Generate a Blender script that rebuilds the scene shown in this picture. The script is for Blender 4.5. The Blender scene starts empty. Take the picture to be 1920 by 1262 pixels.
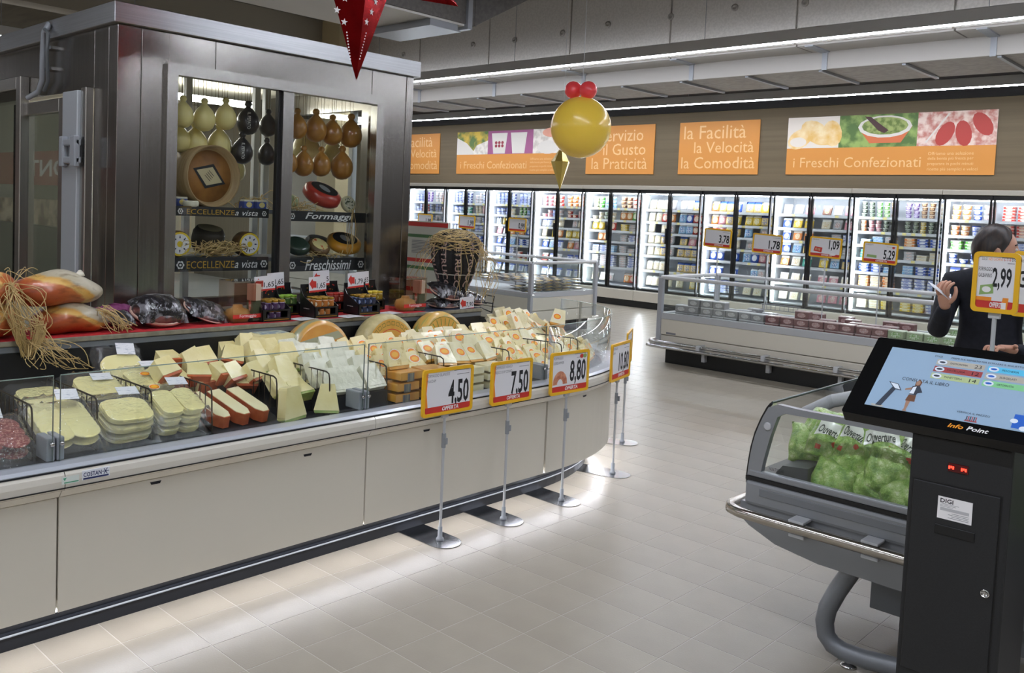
import bpy, bmesh, math, random
from mathutils import Vector as V, Matrix as MX
RND = random.Random(11)
PI = math.pi
SC = bpy.context.scene
COL = SC.collection

# ---------------------------------------------------------------- camera, world, light, exposure
F, CX, CY, YAW, PIT, ROL, EYE = 1660.8, 924.77, 497.83, -.7572, .0607, .0425, 1.62
def _axes():
    fwd = V((math.sin(YAW)*math.cos(PIT), math.cos(YAW)*math.cos(PIT), -math.sin(PIT)))
    rt = V((math.cos(YAW), -math.sin(YAW), 0)); up = rt.cross(fwd)
    return rt*math.cos(ROL)+up*math.sin(ROL), -rt*math.sin(ROL)+up*math.cos(ROL), fwd
RT, UP, FW = _axes()
cd = bpy.data.cameras.new('camera'); cam = bpy.data.objects.new('camera', cd); COL.objects.link(cam)
cd.sensor_fit = 'HORIZONTAL'; cd.sensor_width = 36; cd.lens = F/1920*36
cd.shift_x = (960-CX)/1920; cd.shift_y = -(631-CY)/1920; cd.clip_start = .05
cam.matrix_world = MX(((RT.x, UP.x, -FW.x, 0), (RT.y, UP.y, -FW.y, 0), (RT.z, UP.z, -FW.z, EYE), (0, 0, 0, 1)))
SC.camera = cam
SC.view_settings.view_transform = 'Standard'; SC.view_settings.look = 'None'
SC.view_settings.gamma = 1; SC.view_settings.use_curve_mapping = False
SC.view_settings.exposure = 0.14
LED_POWER = 72; FRIDGE_LED = 42
w = bpy.data.worlds.new('store_air'); SC.world = w; w.use_nodes = True
w.node_tree.nodes['Background'].inputs[0].default_value = (.9, .95, 1, 1)
w.node_tree.nodes['Background'].inputs[1].default_value = .05
def ray(px, py): return RT*((px-CX)/F) - UP*((py-CY)/F) + FW
def AX(px, py, x): d = ray(px, py); t = x/d.x; return V((x, d.y*t, EYE+d.z*t))      # where a sight line meets a plane of the place
def AY(px, py, y): d = ray(px, py); t = y/d.y; return V((d.x*t, y, EYE+d.z*t))
def AZ(px, py, z): d = ray(px, py); t = (z-EYE)/d.z; return V((d.x*t, d.y*t, z))
def scale_at(p): return F/((V(p)-V((0, 0, EYE))).dot(FW))

# ---------------------------------------------------------------- materials
def lin(h):
    h = h.lstrip('#'); o = []
    for i in (0, 2, 4):
        c = int(h[i:i+2], 16)/255; o.append(c/12.92 if c <= .04045 else ((c+.055)/1.055)**2.4)
    return (*o, 1)
MATS = {}
def nd(nt, t, **kw):
    n = nt.nodes.new(t)
    for k, v in kw.items():
        if k in n.inputs: n.inputs[k].default_value = v
        else: setattr(n, k, v)
    return n
def ramp(nt, src, a, b, lo, hi):
    r = nt.nodes.new('ShaderNodeValToRGB'); e = r.color_ramp.elements
    e[0].position, e[0].color = lo, a; e[1].position, e[1].color = hi, b
    nt.links.new(src, r.inputs[0]); return r.outputs[0]
def coords(nt, scale=(1, 1, 1), kind='Object', rot=(0, 0, 0)):
    tc = nt.nodes.new('ShaderNodeTexCoord'); mp = nt.nodes.new('ShaderNodeMapping')
    mp.inputs['Scale'].default_value = scale; mp.inputs['Rotation'].default_value = rot
    nt.links.new(tc.outputs[kind], mp.inputs[0]); return mp.outputs[0]
def mat(name, col, rough=.5, metal=0, noise=None, bump=None, coat=0, emit=0, spec=.5, kind='Object', aniso=0):
    """noise=(second colour, scale xyz, lo, hi)  bump=(scale xyz, strength)"""
    if name in MATS: return MATS[name]
    m = bpy.data.materials.new(name); m.use_nodes = True; nt = m.node_tree; b = nt.nodes['Principled BSDF']
    c = lin(col) if isinstance(col, str) else col
    b.inputs['Base Color'].default_value = c; b.inputs['Roughness'].default_value = rough
    b.inputs['Metallic'].default_value = metal; b.inputs['Coat Weight'].default_value = coat
    b.inputs['Coat Roughness'].default_value = .12; b.inputs['Specular IOR Level'].default_value = spec
    b.inputs['Anisotropic'].default_value = aniso
    if emit: b.inputs['Emission Color'].default_value = c; b.inputs['Emission Strength'].default_value = emit
    def sc(s): return (s, s, s) if isinstance(s, (int, float)) else s
    if noise:
        n = nd(nt, 'ShaderNodeTexNoise', Detail=4); n.inputs['Scale'].default_value = 1
        nt.links.new(coords(nt, sc(noise[1]), kind), n.inputs['Vector'])
        nt.links.new(ramp(nt, n.outputs['Fac'], c, lin(noise[0]), noise[2], noise[3]), b.inputs['Base Color'])
    if bump:
        n = nd(nt, 'ShaderNodeTexNoise', Detail=3); n.inputs['Scale'].default_value = 1
        nt.links.new(coords(nt, sc(bump[0]), kind), n.inputs['Vector'])
        bp = nd(nt, 'ShaderNodeBump'); bp.inputs['Strength'].default_value = bump[1]; bp.inputs['Distance'].default_value = .01
        nt.links.new(n.outputs['Fac'], bp.inputs['Height']); nt.links.new(bp.outputs[0], b.inputs['Normal'])
        if coat: nt.links.new(bp.outputs[0], b.inputs['Coat Normal'])
    MATS[name] = m; return m
def glass(name, tint='#fcfefd', rough=.02, gain=1.0, add=0.0, bump=None, glow='#ffffff', haze=0):
    if name in MATS: return MATS[name]
    m = bpy.data.materials.new(name); m.use_nodes = True; nt = m.node_tree; nt.nodes.clear()
    o = nd(nt, 'ShaderNodeOutputMaterial'); mx = nd(nt, 'ShaderNodeMixShader')
    t = nd(nt, 'ShaderNodeBsdfTransparent'); t.inputs[0].default_value = lin(tint)
    g = nd(nt, 'ShaderNodeBsdfGlossy'); g.inputs['Roughness'].default_value = rough; g.inputs[0].default_value = lin(glow)
    lw = nd(nt, 'ShaderNodeLayerWeight'); pw = nd(nt, 'ShaderNodeMath', operation='POWER'); pw.inputs[1].default_value = 4.0
    nt.links.new(lw.outputs['Facing'], pw.inputs[0]); fr = nd(nt, 'ShaderNodeMath', operation='MULTIPLY_ADD')
    fr.inputs[1].default_value = .9; fr.inputs[2].default_value = .035; nt.links.new(pw.outputs[0], fr.inputs[0])
    ma = nd(nt, 'ShaderNodeMath', operation='MULTIPLY_ADD', use_clamp=True)
    ma.inputs[1].default_value = gain; ma.inputs[2].default_value = add
    nt.links.new(fr.outputs[0], ma.inputs[0]); nt.links.new(ma.outputs[0], mx.inputs[0])
    if haze:
        m2 = nd(nt, 'ShaderNodeMixShader'); m2.inputs[0].default_value = haze; df = nd(nt, 'ShaderNodeBsdfDiffuse'); df.inputs[0].default_value = (.85, .85, .85, 1)
        nt.links.new(t.outputs[0], m2.inputs[1]); nt.links.new(df.outputs[0], m2.inputs[2]); t = m2
    nt.links.new(t.outputs[0], mx.inputs[1]); nt.links.new(g.outputs[0], mx.inputs[2]); nt.links.new(mx.outputs[0], o.inputs[0])
    if bump:
        n = nd(nt, 'ShaderNodeTexNoise', Detail=2); n.inputs['Scale'].default_value = bump[0]; n.inputs['Distortion'].default_value = 1.5
        nt.links.new(coords(nt), n.inputs['Vector']); bp = nd(nt, 'ShaderNodeBump'); bp.inputs['Strength'].default_value = bump[1]
        bp.inputs['Distance'].default_value = .02
        nt.links.new(n.outputs['Fac'], bp.inputs['Height']); nt.links.new(bp.outputs[0], g.inputs['Normal']); nt.links.new(bp.outputs[0], lw.inputs['Normal'])
    MATS[name] = m; return m
def pack(base, accent='#ffffff', patch='#f6efe0', rad=.3, band=.78, rough=.35, off=(.5, .45), coat=.3):
    """printed packaging: base colour, a band across the top and an oval patch with mottled picture"""
    name = f'print_{base[1:]}_{accent[1:]}_{patch[1:]}_{int(rad*100)}_{int(band*100)}'
    if name in MATS: return MATS[name]
    m = mat(name, base, rough, coat=coat); nt = m.node_tree; b = nt.nodes['Principled BSDF']
    tc = nd(nt, 'ShaderNodeTexCoord'); sp = nd(nt, 'ShaderNodeSeparateXYZ'); nt.links.new(tc.outputs['Generated'], sp.inputs[0])
    def mth(op, a, c):
        n = nd(nt, 'ShaderNodeMath', operation=op)
        for i, q in enumerate((a, c)):
            if isinstance(q, (int, float)): n.inputs[i].default_value = q
            else: nt.links.new(q, n.inputs[i])
        return n.outputs[0]
    dx = mth('SUBTRACT', sp.outputs[0], off[0]); dz = mth('SUBTRACT', sp.outputs[2], off[1])
    r2 = mth('ADD', mth('MULTIPLY', dx, dx), mth('MULTIPLY', dz, dz))
    inside = mth('LESS_THAN', r2, rad*rad); top = mth('GREATER_THAN', sp.outputs[2], band)
    nz = nd(nt, 'ShaderNodeTexNoise', Detail=2); nz.inputs['Scale'].default_value = 9; nt.links.new(tc.outputs['Generated'], nz.inputs['Vector'])
    pic = ramp(nt, nz.outputs['Fac'], lin(patch), lin(accent), .45, .62)
    def mixc(f, a, c):
        n = nd(nt, 'ShaderNodeMix', data_type='RGBA'); nt.links.new(f, n.inputs[0])
        for i, q in ((6, a), (7, c)):
            if isinstance(q, tuple): n.inputs[i].default_value = q
            else: nt.links.new(q, n.inputs[i])
        return n.outputs[2]
    c = mixc(inside, lin(base), pic); c = mixc(top, c, lin(accent)); nt.links.new(c, b.inputs['Base Color'])
    return m

# ---------------------------------------------------------------- mesh building
def fr(o, x, y):
    """frame with origin o, x and y directions; z = x cross y"""
    x = V(x).normalized(); y = V(y).normalized(); z = x.cross(y)
    return MX(((x.x, y.x, z.x, o[0]), (x.y, y.y, z.y, o[1]), (x.z, y.z, z.z, o[2]), (0, 0, 0, 1)))
def TR(*p): return MX.Translation(V(p))
def RZ(a): return MX.Rotation(a, 4, 'Z')
def RX(a): return MX.Rotation(a, 4, 'X')
def RY(a): return MX.Rotation(a, 4, 'Y')
class MB:
    def __init__(s): s.v = []; s.f = []; s.m = []; s.sm = []
    def add(s, vs, fs, mi=0, smooth=False, M=None):
        n = len(s.v); s.v += [tuple(M @ V(p)) if M else tuple(p) for p in vs]
        for f in fs: s.f.append([i+n for i in f]); s.m.append(mi); s.sm.append(smooth)
        return s
    def box(s, x0, x1, y0, y1, z0, z1, mi=0, M=None):
        vs = [(x, y, z) for x in (x0, x1) for y in (y0, y1) for z in (z0, z1)]
        return s.add(vs, [(0, 1, 3, 2), (4, 6, 7, 5), (0, 4, 5, 1), (2, 3, 7, 6), (0, 2, 6, 4), (1, 5, 7, 3)], mi, False, M)
    def prism(s, poly, d0, d1, mi=0, M=None, smooth=False):
        """polygon in local XY extruded along Z"""
        n = len(poly); vs = [(x, y, d0) for x, y in poly]+[(x, y, d1) for x, y in poly]
        s.add(vs, [list(range(n))[::-1], list(range(n, 2*n))], mi, False, M)
        return s.add(vs, [(i, (i+1) % n, n+(i+1) % n, n+i) for i in range(n)], mi, smooth, M)
    def lathe(s, prof, n=16, mi=0, M=None, smooth=True):
        vs = []; fs = []; k = len(prof)
        for i in range(n):
            a = 2*PI*i/n; vs += [(r*math.cos(a), r*math.sin(a), z) for r, z in prof]
        for i in range(n):
            j = (i+1) % n
            for q in range(k-1): fs.append((i*k+q, j*k+q, j*k+q+1, i*k+q+1))
        s.add(vs, fs, mi, smooth, M)
        for q, rev in ((0, True), (k-1, False)):
            if prof[q][0] > 1e-5:
                f = [i*k+q for i in range(n)]; s.f.append([x+len(s.v)-len(vs) for x in (f[::-1] if rev else f)]); s.m.append(mi); s.sm.append(False)
        return s
    def tube(s, pts, r, n=8, mi=0, closed=False, M=None, r2=None):
        pts = [V(p) for p in pts]; k = len(pts); vs = []; fs = []; up = V((0, 0, 1)); prev = None
        for i, p in enumerate(pts):
            a = pts[(i-1) % k] if (i or closed) else p; b = pts[(i+1) % k] if (i < k-1 or closed) else p
            t = (b-a).normalized()
            if prev is None: x = t.cross(up if abs(t.z) < .9 else V((1, 0, 0))).normalized()
            else: x = (prev-t*prev.dot(t)).normalized()
            prev = x; y = t.cross(x); rr = r if r2 is None else r+(r2-r)*i/max(1, k-1)
            vs += [p+(x*math.cos(2*PI*j/n)+y*math.sin(2*PI*j/n))*rr for j in range(n)]
        for i in range(k if closed else k-1):
            for j in range(n): fs.append((i*n+j, i*n+(j+1) % n, ((i+1) % k)*n+(j+1) % n, ((i+1) % k)*n+j))
        s.add(vs, fs, mi, True, M)
        if not closed: s.add(vs[:n], [list(range(n))[::-1]], mi, False, M); s.add(vs[-n:], [list(range(n))], mi, False, M)
        return s
    def ball(s, rx, ry, rz, mi=0, M=None, n=16, k=10):
        prof = [(math.sin(PI*i/k), -math.cos(PI*i/k)) for i in range(k+1)]
        S = MX.Diagonal((rx, ry, rz, 1)); return s.lathe(prof, n, mi, (M @ S) if M else S)
    def grid(s, fn, nu, nv, mi=0, M=None, smooth=True):
        vs = [fn(i/nu, j/nv) for i in range(nu+1) for j in range(nv+1)]
        return s.add(vs, [(i*(nv+1)+j, (i+1)*(nv+1)+j, (i+1)*(nv+1)+j+1, i*(nv+1)+j+1) for i in range(nu) for j in range(nv)], mi, smooth, M)
def mesh(name, mb, mats, bevel=0, seg=2, merge=False):
    me = bpy.data.meshes.new(name); me.from_pydata(mb.v, [], mb.f); me.polygons.foreach_set('material_index', mb.m)
    me.polygons.foreach_set('use_smooth', mb.sm)
    for m in (mats if isinstance(mats, (list, tuple)) else [mats]): me.materials.append(m)
    if bevel or merge:
        bm = bmesh.new(); bm.from_mesh(me)
        if merge: bmesh.ops.remove_doubles(bm, verts=bm.verts, dist=1e-5)
        bmesh.ops.recalc_face_normals(bm, faces=bm.faces)
        if bevel:
            ed = [e for e in bm.edges if len(e.link_faces) == 2 and e.calc_face_angle(0) > .5]
            bmesh.ops.bevel(bm, geom=ed, offset=bevel, segments=seg, affect='EDGES', clamp_overlap=True, profile=.6)
        bm.to_mesh(me); bm.free()
    return me
def put(name, me, parent=None, M=None):
    o = bpy.data.objects.new(name, me); COL.objects.link(o)
    if parent: o.parent = parent
    if M: o.matrix_local = M
    return o
def obj(name, mb, mats, parent=None, M=None, bevel=0, seg=2, merge=False): return put(name, mesh(name, mb, mats, bevel, seg, merge), parent, M)
def tag(o, label, cat, group=None):
    o['label'] = label; o['category'] = cat
    if group: o['group'] = group
    return o
def thing(name, label, cat, M=None, group=None):
    o = put(name, None, None, M); o.empty_display_size = .05; return tag(o, label, cat, group)
def struct(name, mb, m, M=None, parent=None, **kw):
    o = obj(name, mb, m, parent, M, **kw); o['kind'] = 'structure'; return o
def dup(root, M, label=None, group=None, cat=None):
    r = root.copy(); COL.objects.link(r); r.matrix_local = M
    if label: r['label'] = label
    if group: r['group'] = group
    if cat: r['category'] = cat
    for ch in root.children:
        c = ch.copy(); COL.objects.link(c); c.parent = r
        for g in ch.children: d = g.copy(); COL.objects.link(d); d.parent = c
    return r
TXT = {}
def text_verts(s, shear=0, bold=0):
    k = (s, shear, bold)
    if k not in TXT:
        cu = bpy.data.curves.new('t', 'FONT'); cu.body = s; cu.shear = shear; cu.offset = bold; cu.resolution_u = 2
        o = bpy.data.objects.new('t', cu); me = bpy.data.meshes.new_from_object(o)
        vs = [(v.co.x, v.co.y) for v in me.vertices]; fs = [list(p.vertices) for p in me.polygons]
        xs = [v[0] for v in vs]; ys = [v[1] for v in vs]
        TXT[k] = (vs, fs, min(xs), max(xs), min(ys), max(ys)); bpy.data.objects.remove(o); bpy.data.curves.remove(cu); bpy.data.meshes.remove(me)
    return TXT[k]
def letters(mb, s, x, y, w=None, h=None, mi=0, M=None, z=.0006, anchor='C', shear=0, bold=0):
    """flat lettering centred (or left/right anchored) at x,y with width w and/or height h in frame M"""
    vs, fs, x0, x1, y0, y1 = text_verts(s, shear, bold)
    sx = w/(x1-x0) if w else h/(y1-y0); sy = h/(y1-y0) if h else sx
    ox = {'C': (x0+x1)/2, 'L': x0, 'R': x1}[anchor]; oy = (y0+y1)/2
    return mb.add([(x+(a-ox)*sx, y+(b-oy)*sy, z) for a, b in vs], fs, mi, False, M)
def quad(mb, x0, x1, y0, y1, z=.0004, mi=0, M=None): return mb.add([(x0, y0, z), (x1, y0, z), (x1, y1, z), (x0, y1, z)], [(0, 1, 2, 3)], mi, False, M)
def disc(mb, x, y, rx, ry, z=.0004, mi=0, M=None, n=14, a0=0, a1=2*PI):
    return mb.add([(x+rx*math.cos(a0+(a1-a0)*i/n), y+ry*math.sin(a0+(a1-a0)*i/n), z) for i in range(n if a1-a0 > 6.2 else n+1)], [list(range(n if a1-a0 > 6.2 else n+1))], mi, False, M)
def poly(mb, pts, z=.0004, mi=0, M=None): return mb.add([(x, y, z) for x, y in pts], [list(range(len(pts)))], mi, False, M)
def ordn(i): return ['zeroth', 'first', 'second', 'third', 'fourth', 'fifth', 'sixth', 'seventh', 'eighth', 'ninth', 'tenth', 'eleventh', 'twelfth', 'thirteenth', 'fourteenth', 'fifteenth', 'sixteenth', 'seventeenth', 'eighteenth', 'nineteenth', 'twentieth', 'twenty-first', 'twenty-second', 'twenty-third', 'twenty-fourth', 'twenty-fifth'][i]

# common materials
CHROME = mat('polished_metal', '#c9c9c9', .18, 1)
ALU = mat('grey_aluminium', '#a9adb3', .35, .6)
GREYP = mat('grey_plastic', '#8f9398', .45)
LGREY = mat('pale_grey_enamel', '#b9bbbe', .4)
BEIGE = mat('beige_enamel', '#d3cdbf', .38, coat=.2)
BLACK = mat('black_plastic', '#101113', .4)
SATIN = mat('satin_black_steel', '#17181a', .55, noise=('#1f2022', 300, .3, .7))
DARK = mat('dark_kick_metal', '#23262c', .35, .4)
WHITE = mat('white_print', '#eceaea', .5)
INK = mat('black_ink', '#16161a', .6)
REDP = mat('red_print', '#c8322a', .5)
YEL = mat('yellow_plastic', '#f0bf16', .35, coat=.3)
ORG = mat('orange_print', '#f0912a', .5)
GREYINK = mat('grey_ink', '#77777c', .6)
CLEAR = glass('clear_glass', '#fcfefd', .01)
CLEAR2 = glass('clear_acrylic', '#fcfcfc', .05, 1.2)
WRAP = glass('plastic_wrap', '#fefefe', .06, 1.3, .015, (34, .32), haze=.06)
LED = mat('led_tube', '#eef3ff', .5, emit=LED_POWER)
FLED = mat('fridge_lamp', '#f2f6ff', .5, emit=FRIDGE_LED)
# ================================================================ STRUCTURE
X0, X1, Y0, Y1, ZC = -20.0, 5.5, -5.5, 14.3, 4.7
GROUT = mat('grout', '#bcb7ae', .5)
TILE = mat('floor_tile', '#a39b8c', .3, noise=('#9a9284', (3, 3, 3), .35, .7), bump=((140, 140, 140), .05), spec=.4)
fl = struct('floor', MB().box(X0, X1, Y0, Y1, -.1, -.0007), GROUT)
TS = .2315; TX, TY = -2.8527, 2.0783; g = .0014
def tile_me(w, h):
    b = .0008; mb = MB()
    mb.add([(-w/2, -h/2, -.003), (w/2, -h/2, -.003), (w/2, h/2, -.003), (-w/2, h/2, -.003), (-w/2+b, -h/2+b, 0), (w/2-b, -h/2+b, 0), (w/2-b, h/2-b, 0), (-w/2+b, h/2-b, 0)],
           [(4, 5, 6, 7), (0, 1, 5, 4), (1, 2, 6, 5), (2, 3, 7, 6), (3, 0, 4, 7)])
    return mb
tm = mesh('tile', tile_me(TS-2*g, TS-2*g), TILE)
cells = []
for i in range(int((X0-TX)/TS)-1, int((X1-TX)/TS)+1):
    for j in range(int((Y0-TY)/TS)-1, int((Y1-TY)/TS)+1):
        cx, cy = TX+(i+.5)*TS, TY+(j+.5)*TS
        if X0 < cx-TS/2 and cx+TS/2 < X1 and Y0 < cy-TS/2 and cy+TS/2 < Y1: cells.append((cx, cy))
def onscreen(p):
    d = V(p)-V((0, 0, EYE)); z = d.dot(FW)
    if z < .3: return None
    return (CX+F*d.dot(RT)/z, CY-F*d.dot(UP)/z, z)
def tile_rank(c):
    q = onscreen((c[0], c[1], 0))
    if not q or not (-40 < q[0] < 1960 and q[1] < 1300): return 1e9
    if c[0] < -3.3 and c[1] < 4.2: return 1e8
    if c[0] > -1.05 and q[0] > 1690 : return 1e8
    return q[2]
cells.sort(key=tile_rank)
for c in cells[:300]: put('tile', tm, fl, TR(c[0], c[1], 0))
mb = MB(); tv = tile_me(TS-2*g, TS-2*g)
for c in cells[300:]: mb.add([(x+c[0], y+c[1], z) for x, y, z in tv.v], tv.f)
o = obj('distant_tiles', mb, TILE, fl); o['kind'] = 'stuff'

WALLM = mat('olive_brown_wall', '#665943', .7, noise=('#5e523d', (.4, .4, 16), .4, .65), bump=((3, 3, 30), .12))
struct('wall_back', MB().box(X0, X1, Y1, Y1+.2, 0, ZC), WALLM)
PALE = mat('pale_store_wall', '#b8b2a6', .8)
struct('wall_left', MB().box(X0-.2, X0, Y0, Y1, 0, ZC), PALE)
struct('wall_right', MB().box(X1, X1+.2, Y0, Y1, 0, ZC), mat('dim_side_wall', '#5f564b', .8))
struct('wall_front', MB().box(X0, X1, Y0-.2, Y0, 0, ZC), PALE)
CEIL = mat('brown_ceiling_board', '#5c5546', .8, noise=('#4f493c', (1.5, 8, 1), .4, .7))
struct('ceiling', MB().box(X0, X1, Y0, Y1, ZC, ZC+.2), CEIL)
DUCTM = mat('grey_insulated_panel', '#c6c1ba', .7, noise=('#bbb6af', 40, .4, .6))
SOFF = mat('light_soffit_panel', '#a5a19b', .65)
VOID = mat('dark_ceiling_void', '#1f1e1e', .8)  # near-black colour stands in for the unlit depth of the ceiling
# long insulated plenum along the back of the store: upper box, its soffit, lower box with ribs
DY0, DY1, DZ = 9.62, 10.1, 3.64
mb = MB(); xs = [-12.6, -10.9, -9.35, -7.8, -6.2, -4.55, -2.9, -1.2, .5, 2.2, 4.2]
pl = struct('trim_1', MB().box(xs[0], xs[-1], DY0+.02, DY1, DZ+.01, ZC-.01), DUCTM)
pm = {}
for a, b in zip(xs, xs[1:]):
    k = round(b-a, 2)
    if k not in pm: pm[k] = mesh('duct_panel', MB().box(-k/2+.012, k/2-.012, -.02, .02, DZ, ZC-.05), DUCTM, .006)
    put('duct_panel', pm[k], pl, TR((a+b)/2, DY0, 0))
    put('soffit_panel', mesh('soffit_panel', MB().box(a+.01, b-.01, DY0+.02, DY1-.005, DZ-.02, DZ+.01), SOFF), pl)
DISC = mat('fixing_disc', '#a8a39c', .4, .6)
dm = mesh('fixing_disc', MB().lathe([(.045, 0), (.04, .012), (.018, .014), (.012, .004)], 14), DISC)
for px, py in ((1055, 62), (965, 75), (1258, 31), (1378, 14), (1510, 5), (887, 84), (757, 102), (1140, 46)):
    p = AY(px, py, DY0-.021)
    put('fixing_disc', dm, pl, fr(p, (1, 0, 0), (0, 0, 1)) @ RX(0))
LZ = 3.43
lp = struct('trim_2', MB().box(xs[0], xs[-1], DY1, 11.25, LZ, DZ+.2), mat('ribbed_soffit', '#98928b', .75, noise=('#8c8680', 12, .4, .6)))
put('fascia_strip', mesh('fascia_strip', MB().box(xs[0], xs[-1], DY1-.03, DY1, LZ-.01, DZ-.01), SOFF, .005), lp)
rm = mesh('rib', MB().box(-.02, .02, DY1, 11.22, LZ-.03, LZ), GREYP)
for k in range(17): put('rib', rm, lp, TR(-11.9+k*.93, 0, 0))
brm = mesh('bracket', MB().box(-.03, .03, DY1-.045, DY1-.03, LZ-.02, DZ+.02).box(-.05, .05, DY0, DY1-.03, DZ-.035, DZ-.02), GREYP)
for k in range(9): put('bracket', brm, lp, TR(-11.4+k*1.75, 0, 0))
struct('void_sheet', MB().box(X0, X1, 11.3, Y1, 3.86, 4.0), VOID)  # black sheet put in where the ceiling gap is only dark
struct('void_strip', MB().box(X0, X1, Y1-.06, Y1, 3.58, 3.86), VOID)  # black strip stands in for the dark recess above the wall
# ---- LED lines
def led_line(label, a, b, group=None, hang=ZC, n=6):
    a, b = V(a), V(b); L = (b-a).length; ang = math.atan2(b.y-a.y, b.x-a.x)
    t = thing('linear_ceiling_light', label, 'light', TR(*a) @ RZ(ang), group)
    obj('housing', MB().box(0, L, -.035, .035, .0, .13), mat('light_housing', '#b5b4b3', .5), t, bevel=.008)
    obj('diffuser', MB().box(.01, L-.01, -.03, .03, -.008, .02), LED, t)
    for k in range(n):
        x = L*(k+.5)/n; obj('hanging_cable', MB().tube([(x, 0, .13), (x, 0, hang-a.z-.003)], .004, 5), GREYP, t)
    return t
l1, l2 = 9.25, 13.25
led_line('long bright LED line light running under the grey duct panels', (-13, l1, 3.6), (5, l1, 3.6))
led_line('lower long LED line light in front of the orange wall banners', (-17.5, l2, 3.58), (5, l2, 3.58), hang=3.86)
led_line('overhead LED line light above the cheese counter end', (-5.2, 5.1, 3.6), (5, 5.1, 3.6))
led_line('overhead LED line light over the aisle by the camera', (-4.3, 1.0, 3.6), (5, 1.0, 3.6))
led_line('overhead LED line light behind the camera', (-12, -3.1, 3.6), (5, -3.1, 3.6))
p0, p1 = AZ(2, 67, 3.6), AZ(36, 74.5, 3.6)
led_line('LED line light beyond the cold room on the left', (p0.x, p0.y-2.6, 3.6), (p0.x, p0.y+2.6, 3.6), n=3)
led_line('far left LED line light hidden by the cold room', (p0.x-4, 0, 3.6), (p0.x-4, 9, 3.6), n=3)
# ---- duct hanging over the cold room
ZD = 3.35
a = AZ(890, 53, ZD); b = AZ(722, 5, ZD)
dk = thing('ventilation_duct', 'dark grey ventilation duct with white underside above the cold room', 'duct', TR(a.x, 0, ZD))
DG = mat('dark_duct_sheet', '#6e6a67', .6, noise=('#625f5c', 30, .4, .6))
y0 = b.y-2.5; Wd = a.x-AZ(575, 32, ZD).x
obj('duct_body', MB().box(-Wd, 0, y0, a.y, .02, .7), DG, dk, bevel=.01)
obj('underside', MB().box(-Wd+.02, -.02, y0+.02, a.y-.05, 0, .02), mat('white_sheet', '#d6d3ce', .5), dk)
obj('end_flange', MB().box(-Wd-.03, .03, a.y-.12, a.y-.06, -.03, .72), ALU, dk, bevel=.006)
obj('taper', MB().prism([(0, .02), (-Wd, .02), (-Wd, .7), (0, .7)], 0, .02, 0, fr((0, a.y, 0), (1, 0, 0), (0, 0, 1)) @ MX.Diagonal((1, 1, -1, 1)))
    .add([(0, a.y, .02), (-Wd, a.y, .02), (-Wd, a.y, .7), (0, a.y, .7), (.35, a.y+.6, .42), (-Wd+.2, a.y+.6, .42), (-Wd+.2, a.y+.6, .7), (.35, a.y+.6, .7)],
         [(0, 1, 5, 4), (1, 2, 6, 5), (2, 3, 7, 6), (3, 0, 4, 7), (4, 5, 6, 7)]), DG, dk)
obj('drip_tray', MB().box(-.85, -.02, a.y-.55, a.y-.2, -.06, -.0).box(-.87, .0, a.y-.57, a.y-.18, -.07, -.055), ALU, dk, bevel=.004)
for yy in (y0+.4, a.y-.5):
    for xx in (-Wd+.1, -.1): obj('suspension_rod', MB().tube([(xx, yy, .7), (xx, yy, ZC-ZD-.004)], .008, 5), GREYP, dk)
# beams, struts and a black board for the dark void over the cold room
BM = mat('painted_roof_beam', '#8a8273', .7)
p = AZ(150, 8, 4.2)
struct('beam_2', MB().box(-13, -12.6, -3, 13, 4.1, ZC), BM)
p = AY(620, 60, 8.9)
struct('column_1', MB().box(p.x-.28, p.x+.25, 8.9, 9.3, 0, ZC), mat('cream_column', '#b9a884', .7), bevel=.02)
v0, v1 = AY(300, 0, 9.0), AY(603, 95, 9.0)
struct('void_board', MB().box(v0.x, v1.x, 9.0, 9.2, v1.z-.4, ZC), VOID)  # board coloured black to stand in for the dark void
struct('beam_4', MB().box(v0.x+1.2, v0.x+1.32, 8.9, 9.0, v1.z-.4, ZC).box(v1.x-.5, v1.x-.42, 8.9, 9.0, v1.z-.4, ZC), BM)
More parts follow.
